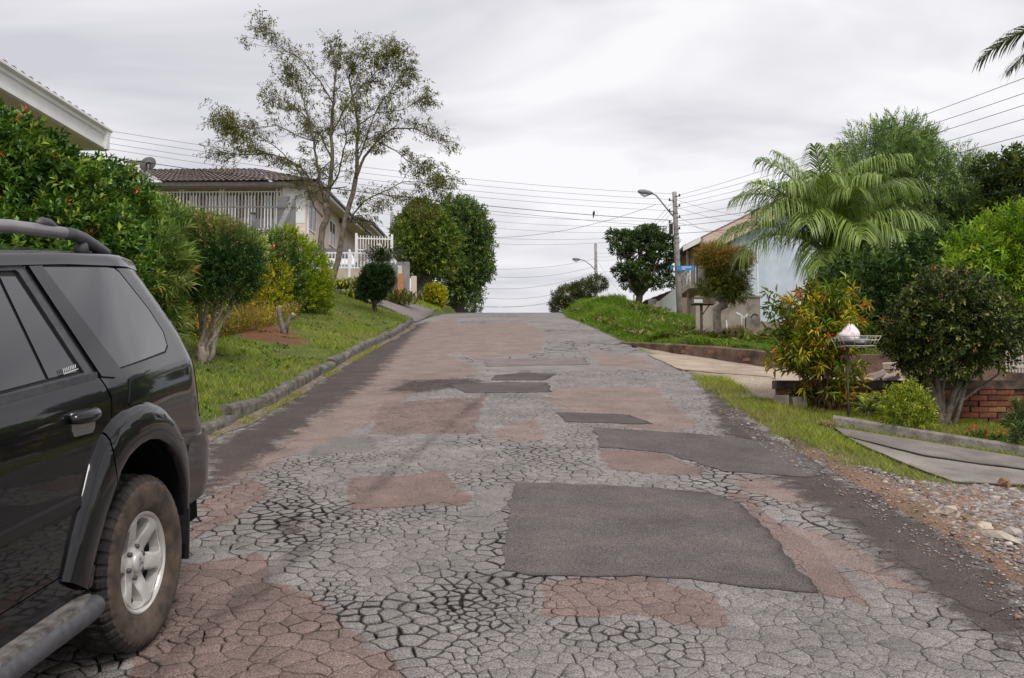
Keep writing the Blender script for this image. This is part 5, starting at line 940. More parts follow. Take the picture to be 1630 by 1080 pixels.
FLO = [(.66, .52), (.60, .66), (.53, .78), (.45, .90), (.36, .985), (.26, 1.035), (.16, 1.058), (.04, 1.065), (-.08, 1.055), (-.20, 1.015), (-.32, .94), (-.41, .84), (-.46, .74), (-.478, .62), (-.47, .50)]
def resample(c, n):
    c = np.array(c); L_ = np.concatenate([[0], np.cumsum(np.hypot(*np.diff(c, axis=0).T))]); t = np.linspace(0, L_[-1], n); return np.stack([np.interp(t, L_, c[:, 0]), np.interp(t, L_, c[:, 1])], -1)
def shiftc(c, ds): return [(p[0] + ds, p[1]) for p in c]
def side_panels(sd):
    D = car
    rear_edge = [(.272, 1.205), (.236, 1.12), (.248, 1.06), (.262, 1.00)]
    door = [(1.16, 1.205)] + rear_edge + [(.275, .94), (.262, .84), (.33, .765), (.40, .685), (.455, .60), (.50, .54), (1.10, .54), (1.155, .62)]
    dr = panel('rear_door', door, M_PAINT, 0, sd)
    DS = [(1.10, 1.228), (1.07, 1.635), (.535, 1.635), (.52, 1.625), (.352, 1.235)]
    panel('door_frame', [(1.16, 1.212), (1.12, 1.655), (.485, 1.655), (.30, 1.26), (.278, 1.212)], M_DARKM, -.002, sd, st=.04, holes=[DS])
    panel('window_seal', [(1.10, 1.228), (1.07, 1.635), (.535, 1.635), (.52, 1.625), (.352, 1.235)], M_RUB, -.012, sd, dr, .05, .006)
    panel('window', [(1.08, 1.240), (1.055, 1.615), (.655, 1.615), (.605, 1.245)], M_TINT, -.006, sd, dr, .05, .005)
    panel('window', [(.635, 1.615), (.545, 1.612), (.40, 1.28), (.395, 1.245), (.585, 1.245)], M_TINT, -.006, sd, dr, .05, .005)
    m = MB(); P = [(s, (wside(s, z) + .006) * sd, z) for s, z in ((.62, 1.236), (.62, 1.62))]
    m2 = MB(); pts = [(s, float(wside(s, 1.217)) * sd + .004 * sd, 1.217) for s in np.linspace(1.16, .29, 12)]
    for a, b in zip(pts[:-1], pts[1:]): m2.bar(a, b, .012, .026)
    cpart(m2, 'belt_moulding', M_DARKM, dr)
    m2 = MB(); pts = [(s, (float(wside(s, .785)) + .004) * sd, .785) for s in np.linspace(1.10, .545, 9)]
    for a, b in zip(pts[:-1], pts[1:]): m2.bar(a, b, .022, .034)
    cpart(m2, 'side_moulding', M_FLARE, dr)
    # door handle: cup, grip
    h = empty_child('door_handle', dr); w0 = float(wside(.45, 1.07))
    m = MB(); m.prism([(.38, 1.03), (.375, 1.075), (.39, 1.10), (.53, 1.108), (.545, 1.09), (.545, 1.045), (.53, 1.02), (.40, 1.012)], 'y', (w0 - .012) * sd, (w0 + .004) * sd); cpart(m, 'handle_cup', M_CHROME, h)
    m = MB(); g = [(s, (w0 + .006 + .030 * math.sin(math.pi * (s - .365) / .20)) * sd, 1.088) for s in np.linspace(.37, .56, 9)]; m.tube(g, [.014, .02, .024, .025, .025, .025, .024, .022, .016], 10); cpart(m, 'grip', M_PAINT, h)
    q = [(.488, 1.655)] + [(.285, 1.212)] + [(s - .012, z) for s, z in rear_edge] + [(.255, .93), (.245, .855), (.19, .876), (.10, .900), (0, .905), (-.10, .888), (-.20, .843), (-.29, .768), (-.345, .672), (-.375, .60)]
    zs = [.60, .70, .80, .9, 1.0, 1.1, 1.2, 1.3, 1.45, 1.55, 1.60, 1.655]; q += [(float(s_rear(z)) + .015, z) for z in zs]
    QS = [(.385, 1.645), (-.19, 1.64), (-.245, 1.612), (-.415, 1.43), (-.48, 1.32), (-.464, 1.252), (-.405, 1.228), (.11, 1.216)]
    panel('quarter_panel', q, M_PAINT, 0, sd, st=.04, holes=[QS])
    panel('pillar_trim', [(.462, 1.648), (.375, 1.648), (.10, 1.216), (.15, 1.19), (.262, 1.21)], M_PAINT, .010, sd, st=.03, depth=.012)
    qw = panel('quarter_window', [(.36, 1.642), (-.19, 1.628), (-.235, 1.605), (-.40, 1.43), (-.465, 1.32), (-.45, 1.26), (-.40, 1.238), (.12, 1.222)], M_TINT, .002, sd, st=.05, depth=.01)
    panel('window_seal', [(.385, 1.652), (-.19, 1.64), (-.245, 1.612), (-.415, 1.43), (-.48, 1.32), (-.464, 1.252), (-.405, 1.228), (.11, 1.212)], M_RUB, -.004, sd, qw, .05, .004)
    # fuel flap
    panel('fuel_flap', [(.055, 1.165), (-.07, 1.170), (-.092, 1.155), (-.075, 1.075), (-.055, 1.068), (.085, 1.068), (.10, 1.08)], M_PAINT, .007, sd, st=.03, depth=.006) if sd > 0 else None
    if sd > 0: panel('flap_gap', [(.06, 1.171), (-.075, 1.176), (-.099, 1.157), (-.080, 1.069), (.09, 1.062), (.107, 1.08)], M_RUB, .004, sd, st=.03, depth=.003)
    # bumper corner
    bz = [.48, .52, .60, .70, .76, .79]; b = [(-.39, .49), (-.392, .60), (-.50, .78), (-.62, .80)] + [(float(s_rear(z)) + .012, z) for z in bz[::-1]]
    panel('rear_bumper', b, M_FLARE, .012, sd, st=.05, depth=.03)
    panel('tail_lamp', [(float(s_rear(z)) + .014, z) for z in (.86, .95, 1.05, 1.15, 1.2)] + [(-.76, 1.20), (-.74, 1.05), (-.76, .87)], M_LAMP, .003, sd, st=.04, depth=.015)
    # flares, each a lofted lip standing proud of the flank
    for nm, ds, lo, hi in (('wheel_arch_flare', 0, 4.35, 14), ('door_flare', 0, 0, 4.25), ('front_arch_flare', 2.725, 0, 14)):
        O_, I_ = np.array(FLO), np.array(ARCH); t = np.linspace(lo, hi, 40); k = np.arange(15); so = np.stack([np.interp(t, k, O_[:, 0]), np.interp(t, k, O_[:, 1])], -1); si = np.stack([np.interp(t, k, I_[:, 0]), np.interp(t, k, I_[:, 1])], -1)
        rows = []
        for f, o in ((0, -.004), (.05, .014), (.16, .029), (.45, .037), (.8, .040), (.95, .036), (1.0, .028), (1.0, -.05)):
            p = so * (1 - f) + si * f; s_ = p[:, 0] + ds; rows.append(np.stack([s_, (wside(s_, p[:, 1]) + o) * sd, p[:, 1]], -1))
        R = np.stack(rows); nr, nc = R.shape[:2]; i = np.arange(nr * nc).reshape(nr, nc); Q = np.stack([i[:-1, :-1], i[:-1, 1:], i[1:, 1:], i[1:, :-1]], -1).reshape(-1, 4)
        for ends in (i[:, 0], i[:, -1]): pass
        o = bpy.data.objects.new(nm, np_mesh(nm, R.reshape(-1, 3), quads=Q if sd < 0 else Q[:, ::-1], smooth=True)); COL.objects.link(o); o.data.materials.append(M_FLARE); o.parent = car
        if nm != 'door_flare':   # inner wheel housing
            m = MB(); a = np.linspace(-.35, math.pi + .35, 18); c0 = (.07 + ds, .44); vs = [(c0[0] + .47 * math.cos(t_), y * sd, c0[1] + .47 * math.sin(t_)) for y in (.86, .46) for t_ in a]; m.add(vs, [[j, j + 1, 19 + j, 18 + j] for j in range(17)]); m.add([(c0[0] + .47 * math.cos(t_), .46 * sd, c0[1] + .47 * math.sin(t_)) for t_ in a], [list(range(18))]); cpart(m, 'wheel_housing', M_WELL)
    # sill, step
    m = MB(); pr = [(.455, .43), (.425, .50), (.49, .535), (2.2, .535), (2.24, .43)]; m.prism(pr, 'y', .80 * sd, .862 * sd); cpart(m, 'sill', M_PAINT)
    st = empty_child('side_step', car); m = MB(); pts = [(.50, .895 * sd, .375), (.53, .90 * sd, .378), (.60, .905 * sd, .378), (2.1, .905 * sd, .378), (2.2, .86 * sd, .378)]; m.tube(pts, [.038, .045, .046, .046, .04], 16); cpart(m, 'step_tube', M_DARKM, st)
    m = MB(); pts = []
    for s in np.linspace(.54, 2.05, 24): pts.append(s)
    vs = []
    for s in pts:
        hw = .078 * min(1, .35 + (s - .54) * 6); vs += [(s, (.875 - hw) * sd, .425), (s, (.885 + hw * .55) * sd, .432), (s, (.885 + hw * .62) * sd, .415), (s, (.875 - hw) * sd, .405)]
    m.add(vs, [[4 * i + j, 4 * i + (j + 1) % 4, 4 * i + 4 + (j + 1) % 4, 4 * i + 4 + j] for i in range(23) for j in range(4)] + [[0, 1, 2, 3], [95, 94, 93, 92]]); cpart(m, 'step_pad', M_STEP, st)
    for s in (.72, 1.9): m = MB(); m.tube([(s, .80 * sd, .47), (s, .84 * sd, .37), (s, .90 * sd, .37)], [.016, .016, .012], 6); cpart(m, 'step_bracket', M_DARKM, st)
    # front door, fender, A pillar glass
    fd = panel('front_door', [(2.10, 1.205), (1.175, 1.205), (1.168, .62), (1.115, .54), (2.12, .54), (2.20, .75), (2.18, 1.0)], M_PAINT, 0, sd, st=.08)
    panel('door_frame', [(2.12, 1.212), (2.05, 1.26), (1.66, 1.655), (1.132, 1.655), (1.172, 1.212)], M_DARKM, -.004, sd, fd, .1)
    panel('window', [(1.98, 1.245), (1.60, 1.615), (1.165, 1.615), (1.195, 1.245)], M_TINT, .006, sd, fd, .1, .004)
    fq = [(2.115, 1.205), (2.195, 1.0), (2.215, .75), (2.25, .60)] + [(p[0] + 2.725, p[1]) for p in ARCH[::-1][2:-1]] + [(3.30, .55), (3.42, .60), (3.40, .85), (3.30, 1.0), (3.0, 1.06), (2.6, 1.125), (2.36, 1.2)]
    panel('front_fender', fq, M_PAINT, 0, sd, st=.08)
    # mud flap
    m = MB(); m.prism([(.62 * sd, .26), (.87 * sd, .26), (.885 * sd, .50), (.62 * sd, .52)], 'x', -.40, -.385); cpart(m, 'mud_flap', M_BLACK)
def empty_child(name, parent):
    o = bpy.data.objects.new(name, None); COL.objects.link(o); o.parent = parent; return o
M_STEP = mat('step_pad', (0.06, 0.055, 0.052), (0.22, 0.20, 0.19), 18, .7, bump=.3, bscale=90)
side_panels(1); side_panels(-1)
# roof, cant rails, hatch, bonnet, glass
def loft(name, mt, fn, ss, n=24, parent=None):
    V = [fn(s, t) for s in ss for t in np.linspace(-1, 1, n)]; Q = [[i * n + j, i * n + j + 1, (i + 1) * n + j + 1, (i + 1) * n + j] for i in range(len(ss) - 1) for j in range(n - 1)]
    me = bpy.data.meshes.new(name); me.from_pydata(V, [], Q); bm = bmesh.new(); bm.from_mesh(me); bmesh.ops.recalc_face_normals(bm, faces=bm.faces[:]); bm.to_mesh(me); bm.free(); me.polygons.foreach_set('use_smooth', np.ones(len(me.polygons), bool)); me.update(); me.materials.append(mt); o = bpy.data.objects.new(name, me); COL.objects.link(o); o.parent = parent or car; return o
def roofz(s): return float(np.interp(s, [-.6, -.5, -.3, .2, .9, 1.35, 1.6], [1.615, 1.65, 1.675, 1.695, 1.70, 1.685, 1.65]))
def rooffn(s, t):
    a = abs(t); w = .70; y = w * math.copysign(min(a / .86, 1) * .93 if a < .86 else .93 + (a - .86) / .14 * .065, t) if a > 0 else 0; zz = roofz(s) + .05 * (1 - (y / w) ** 2) if a < .9 else roofz(s) + .05 * (1 - (y / w) ** 2) - .045 * ((a - .9) / .1) ** 2
    tap = float(np.interp(s, [-.62, -.475, -.25, 1.6], [.88, .93, .99, .99])); return (s, y * tap, zz)
loft('roof', M_PAINT, rooffn, list(np.linspace(-.475, 1.56, 26)), 40)
def rearfn(z, t): s = float(s_rear(z)); w = float(wside(s + .03, z)) - .005; a = abs(t); return (s - .05 * (1 - a * a) * (1 if z > .8 else .6), w * t, z)
ht = loft('tailgate', M_PAINT, rearfn, list(np.linspace(.80, 1.22, 10)), 16); loft('rear_window', M_TINT, lambda z, t: (lambda p: (p[0] - .004, p[1] * .93, p[2]))(rearfn(z, t)), list(np.linspace(1.23, 1.58, 10)), 16, ht); loft('tailgate_frame', M_PAINT, rearfn, list(np.linspace(1.205, 1.625, 12)), 16, ht); loft('rear_bumper_centre', M_FLARE, rearfn, list(np.linspace(.46, .81, 8)), 16)
def frontfn(z, t): s = float(s_front(z)); w = float(wside(s - .02, z)); return (s + .10 * (1 - t * t), w * t, z)
loft('front_bumper', M_PAINT, frontfn, list(np.linspace(.40, .78, 8)), 16); loft('grille', M_BLACK, frontfn, list(np.linspace(.78, .98, 5)), 16)
loft('bonnet', M_PAINT, lambda s, t: (s + (.10 * (1 - t * t) if s > 3.2 else 0), float(np.interp(s, [2.3, 3.0, 3.35], [.80, .78, .66])) * t, float(np.interp(s, [2.3, 2.7, 3.1, 3.3, 3.38], [1.2, 1.16, 1.10, 1.03, .95])) + .03 * (1 - t * t)), list(np.linspace(2.3, 3.38, 12)), 16)
loft('windscreen', M_TINT, lambda z, t: (float(np.interp(z, [1.2, 1.68], [2.36, 1.52])) + .08 * (1 - t * t), float(np.interp(z, [1.2, 1.68], [.78, .64])) * t, z), list(np.linspace(1.2, 1.69, 8)), 16)
m = MB(); m.box(-.95, 3.3, -.68, .68, .30, .62); cpart(m, 'underbody', M_WELL)
m = MB(); m.box(-.80, 2.2, -.62, .62, .60, 1.25); cpart(m, 'cabin', M_WELL)
for sd in (1, -1):
    rl = empty_child('roof_rail', car); y = .585 * sd; m = MB(); m.tube([(1.42, y, 1.775), (.9, y, 1.80), (.4, y, 1.797), (.02, y, 1.776)], [.024, .026, .026, .025], 14); cpart(m, 'rail_tube', M_RAIL, rl)
    m = MB(); m.tube([(.025, y, 1.776), (-.05, y, 1.770), (-.13, y, 1.752), (-.22, y, 1.72), (-.31, y, 1.69), (-.33, y, 1.672)], [.0258, .027, .028, .028, .025, .018], 12); m.tube([(-.12, y, 1.745), (-.10, y, 1.69)], [.02, .035], 8); cpart(m, 'rail_end', M_DARKM, rl)
    m = MB(); m.tube([(1.40, y, 1.775), (1.5, y, 1.75), (1.58, y, 1.68)], [.026, .027, .02], 12); cpart(m, 'rail_end', M_DARKM, rl)
    m = MB(); m.tube([(.22, y, 1.812), (.18, y, 1.818), (.13, y, 1.812), (.07, y, 1.795)], [.010, .020, .020, .006], 10); cpart(m, 'rail_clamp', M_DARKM, rl)
# sticker lettering on the rear door glass
stk = MB()
for i, (w_, g_) in enumerate([(.012, .02), (.010, .018), (.012, .02), (.008, .015), (.012, .02), (.010, .018), (.012, .02), (.010, .018)]):
    s = .50 - .0125 * i - .012 * 0; z = 1.262 + .0008 * i
    stk.bar((s, float(wside(s, z)) + .0085, z - .006), (s - .003, float(wside(s, z + .01)) + .0085, z + .007), .0018, .004)
stk.bar((.505, float(wside(.5, 1.252)) + .0085, 1.251), (.405, float(wside(.42, 1.252)) + .0085, 1.257), .002, .003); cpart(stk, 'window_sticker', M_WHITE)
# ---- wheels
def wheel_meshes():
    R, W = .376, .245; prof = [(.215, .085), (.222, .105), (.24, .118), (.27, .126), (.305, .128), (.328, .124), (.345, .116), (.356, .108)]
    tread = [(.366, .100), (.372, .085), (.375, .06), (.376, .03), (.376, 0)]; n = 288
    half = prof + tread; full = half + [(r, -y) for r, y in half[::-1][1:]]; V = []; 
    for k in range(n):
        a = 2 * math.pi * k / n; blk = (k % 6) < 4
        for j, (r, y) in enumerate(full):
            jj = min(j, len(full) - 1 - j); dr = 0
            if jj >= 6: dr = 0 if blk else (-.010 if jj > 6 else -.006)
            if jj == 10: dr -= .008
            if jj >= 11 and ((k + (3 if y < 0 else 0)) // 3) % 3 == 0: dr = -.008
            V.append(((r + dr) * math.cos(a), y, (r + dr) * math.sin(a)))
    m = len(full); Q = [[k * m + j, k * m + j + 1, ((k + 1) % n) * m + j + 1, ((k + 1) % n) * m + j] for k in range(n) for j in range(m - 1)]
    Q = np.array(Q); side = np.array([(q % (m - 1) < 6) or (q % (m - 1) >= m - 7) for q in range(len(Q))])
    me = np_mesh('tyre', V, quads=Q, smooth=False); me.materials.append(M_TYRE); me.materials.append(M_TREAD); me.polygons.foreach_set('material_index', np.where(side, 0, 1).astype(np.int32)); me.polygons.foreach_set('use_smooth', side)
    # rim face with six openings
    def dish(r): return np.interp(r, [0, .055, .06, .075, .12, .175, .195, .212], [.072, .070, .062, .055, .070, .082, .086, .095])
    circ = [(.198 * math.cos(t), .198 * math.sin(t)) for t in np.linspace(0, 2 * math.pi, 73)[:-1]]; holes = []
    for k in range(6):
        a0 = math.pi / 2 + k * math.pi / 3 + .35; h = []
        for r, da in ((.095, -.10), (.12, -.20), (.155, -.30), (.178, -.31), (.186, -.22), (.189, 0), (.186, .22), (.178, .31), (.155, .30), (.12, .20), (.095, .10), (.088, 0)): h.append((r * math.cos(a0 + da), r * math.sin(a0 + da)))
        holes.append(h)
    Vf, T, ids = cdt(circ, .014, holes, .012); r = np.hypot(Vf[:, 0], Vf[:, 1]); ang = np.arctan2(Vf[:, 1], Vf[:, 0]); ridge = .006 * np.cos(6 * (ang - math.pi / 2 - .35) + math.pi) * np.clip((r - .08) / .05, 0, 1)
    P = [tuple(p) for p in np.stack([Vf[:, 0], dish(r) + ridge, Vf[:, 1]], -1)]; fs = list(T)
    for ring in ids:
        b = len(P); mm = len(ring); P += [(P[i][0] * .99, P[i][1] - .045, P[i][2] * .99) for i in ring]; fs += [[ring[i], ring[(i + 1) % mm], b + (i + 1) % mm, b + i] for i in range(mm)]
    lip = [(.197, .083), (.200, .092), (.208, .100), (.216, .098), (.218, .088), (.214, .075)]; b = len(P)
    for k in range(72):
        a = 2 * math.pi * k / 72; P += [(r_ * math.cos(a), y_, r_ * math.sin(a)) for r_, y_ in lip]
    fs += [[b + k * 6 + j, b + k * 6 + j + 1, b + ((k + 1) % 72) * 6 + j + 1, b + ((k + 1) % 72) * 6 + j] for k in range(72) for j in range(5)]
    rm = bpy.data.meshes.new('rim'); rm.from_pydata(P, [], fs); bm = bmesh.new(); bm.from_mesh(rm); bmesh.ops.recalc_face_normals(bm, faces=bm.faces[:]); bm.to_mesh(rm); bm.free(); rm.polygons.foreach_set('use_smooth', np.array([len(p.vertices) == 3 for p in rm.polygons])); rm.materials.append(M_ALLOY)
    bl = MB(); bl.tube([(0, .03, 0), (0, -.09, 0)], [.205, .205], 48, cap=False); bl.tube([(0, -.02, 0), (0, -.03, 0)], [.15, .15], 40); barrel = bl.mesh('barrel'); barrel.materials.append(mat('barrel', (0.10, 0.095, 0.09), (0.2, 0.19, 0.18), 9, .6, metal=.3))
    cap = MB(); cap.tube([(0, .06, 0), (0, .078, 0), (0, .083, 0), (0, .085, 0)], [.046, .045, .038, .02], 28); capm = cap.mesh('hub_cap'); capm.materials.append(M_ALLOY)
    lug = MB(); lug.tube([(0, .040, 0), (0, .062, 0)], [.0115, .011], 6); lugm = lug.mesh('lug_nut'); lugm.materials.append(M_DARKM)
    em = MB()
    for k in range(3):
        a = math.pi / 2 + k * 2 * math.pi / 3; d = (math.cos(a), math.sin(a)); e_ = (-d[1], d[0]); pts = [(0.002 * d[0], .002 * d[1]), (.013 * d[0] + .0065 * e_[0], .013 * d[1] + .0065 * e_[1]), (.025 * d[0], .025 * d[1]), (.013 * d[0] - .0065 * e_[0], .013 * d[1] - .0065 * e_[1])]; em.prism(pts, 'y', .084, .0885)
    emm = em.mesh('emblem'); emm.materials.append(M_CHROME)
    return me, rm, barrel, capm, lugm, emm
WM = wheel_meshes()
def wheel(s, y, sd):
    w = empty_child('wheel', car); w.location = (s, y, .372); w.rotation_euler = (0, random.uniform(0, .1), 0 if sd > 0 else math.pi)
    for nm, me in zip(('tyre', 'rim', 'barrel', 'hub_cap'), WM[:4]): o = bpy.data.objects.new(nm, me); COL.objects.link(o); o.parent = w
    for k in range(6):
        a = math.pi / 2 + .35 + (k + .5) * math.pi / 3 - math.pi / 6; o = bpy.data.objects.new('lug_nut', WM[4]); COL.objects.link(o); o.parent = w; o.location = (.066 * math.cos(a), .01, .066 * math.sin(a))
    o = bpy.data.objects.new('emblem', WM[5]); COL.objects.link(o); o.parent = w
for s, y, sd in ((0.0, .745, 1), (0.0, -.745, -1), (2.725, .745, 1), (2.725, -.745, -1)): wheel(s, y, sd)

# ================================================================== BUILDINGS
M_CREAM = mat('cream_render', (0.68, 0.53, 0.44), (0.76, 0.62, 0.53), 2.5, .85, bump=.1); M_WHITEP = mat('white_paint', (0.70, 0.69, 0.68), (0.78, 0.77, 0.76), 3, .6); M_PANE = mat('window_glass', (0.03, 0.035, 0.04), None, rough=.05, spec=.8); M_GUTT = mat('dark_gutter', (0.06, 0.05, 0.045), (0.11, 0.10, 0.09), 5, .6)
M_TILE = mat('brown_roof_tile', (0.10, 0.075, 0.07), (0.24, 0.19, 0.18), 6, .85, bump=.4, bscale=20); M_SOFF = mat('beige_soffit', (0.50, 0.40, 0.30), (0.58, 0.48, 0.38), 3, .8); M_OCHRE = mat('ochre_render', (0.55, 0.36, 0.19), (0.62, 0.43, 0.25), 2, .85); M_GREYM = mat('grey_metal', (0.16, 0.155, 0.16), (0.24, 0.235, 0.24), 6, .55)
M_BLUE = mat('pale_blue_render', (0.42, 0.48, 0.57), (0.60, 0.65, 0.72), 1.0, .85, bump=.1, lo=.3, hi=.7); M_PEACH = mat('peach_render', (0.56, 0.41, 0.33), (0.62, 0.47, 0.38), 2, .85)
def tiled(e, name, a, b, c, d, rows, mt=M_TILE, wave=.035, pitch=.22):
    """roof slope a-b (eave) to d-c (ridge) as corrugated tile courses, one mesh"""
    a, b, c, d = map(Vector, (a, b, c, d)); n = max(6, int((b - a).length / pitch) * 4); nrm = (b - a).cross(d - a).normalized(); nrm = nrm if nrm.z > 0 else -nrm; V, Q = [], []
    for r in range(rows):
        for k, (t, h) in enumerate(((r / rows, .03), ((r + 1.04) / rows, 0))):
            for i in range(n + 1): u = i / n; p = a.lerp(b, u).lerp(d.lerp(c, u), min(t, 1)); V.append(tuple(p + nrm * (h + wave * abs(math.sin(i * math.pi / 4)))))
        o = r * 2 * (n + 1); Q += [[o + i, o + i + 1, o + n + 2 + i, o + n + 1 + i] for i in range(n)]
    np_obj(name, V, quads=Q, mat=mt, parent=e)
def part(e, name, mt, *boxes):
    m = MB()
    for b in boxes: m.box(*b)
    return m.build(name, mt, e)
def window(e, x0, x1, y0, y1, z0, z1, face, fmat=M_WHITEP, bars=1):
    """framed window standing proud of a wall; face is the outward axis ('x+', 'x-', 'y-')"""
    f = MB(); p = MB(); t = .05
    if face[0] == 'x':
        X = x0; s = 1 if face[1] == '+' else -1; xa, xb = sorted((X, X + s * .04)); f.box(xa, xb, y0, y1, z0, z0 + t); f.box(xa, xb, y0, y1, z1 - t, z1)
        for k in range(bars + 2): yy = y0 + (y1 - y0 - t) * k / (bars + 1); f.box(xa, xb, yy, yy + t, z0 + t, z1 - t)
        p.box(*sorted((X + s * .004, X + s * .02)), y0 + .01, y1 - .01, z0 + .01, z1 - .01)
    else:
        Y = y0; f.box(x0, x1, Y - .04, Y, z0, z0 + t); f.box(x0, x1, Y - .04, Y, z1 - t, z1)
        for k in range(bars + 2): xx = x0 + (x1 - x0 - t) * k / (bars + 1); f.box(xx, xx + t, Y - .04, Y, z0 + t, z1 - t)
        p.box(x0 + .01, x1 - .01, Y - .02, Y - .004, z0 + .01, z1 - .01)
    w = f.build('window', fmat, e); o = p.build('pane', M_PANE, w); return w

# ---- house behind the hedge, only its white eave corner showing
def eave_house():
    q = at(181, 209, 15.4); X1, Y1, Z1 = q.x, 15.4, q.z; e = empty('eave_house', (X1 - 1, 8, gz(X1 - 1, 8)), 'ochre house with white moulded eave above the hedge at the upper left', 'house')
    part(e, 'wall', M_OCHRE, (X1 - 8, X1 - .62, -2, Y1 - .55, 1.2, Z1 - .32)); part(e, 'soffit', M_WHITEP, (X1 - 8.3, X1 - .06, -2.6, Y1 - .06, Z1 - .33, Z1 - .29))
    fz = [(0, -.34), (0, -.12), (.03, -.10), (.03, -.05), (.09, -.03), (.09, .0), (.07, .02), (-.10, .02), (-.10, -.34)]; m = MB(); m.prism([(X1 - .09 + a, Z1 + b) for a, b in fz], 'y', -2.7, Y1 - .03); m.build('fascia', M_WHITEP, e)
    m = MB(); m.prism([(Y1 - .09 + a, Z1 + b - .003) for a, b in fz], 'x', X1 - 8.4, X1 - .02); m.build('fascia', M_WHITEP, e)
    tiled(e, 'roof', (X1 - .1, -2.6, Z1 + .02), (X1 - .1, Y1 - .1, Z1 + .02), (X1 - 4, Y1 - 4, Z1 + .75), (X1 - 4, -2.6, Z1 + .75), 12); tiled(e, 'roof', (X1 - .1, Y1 - .1, Z1 + .02), (X1 - 8.3, Y1 - .1, Z1 + .02), (X1 - 4, Y1 - 4, Z1 + .75), (X1 - 4, Y1 - 4, Z1 + .75), 12)
    for yy in (4.0, 8.0, 12.0): window(e, X1 - .62, 0, yy, yy + 1.5, Z1 - 2.0, Z1 - .8, 'x+')
eave_house()

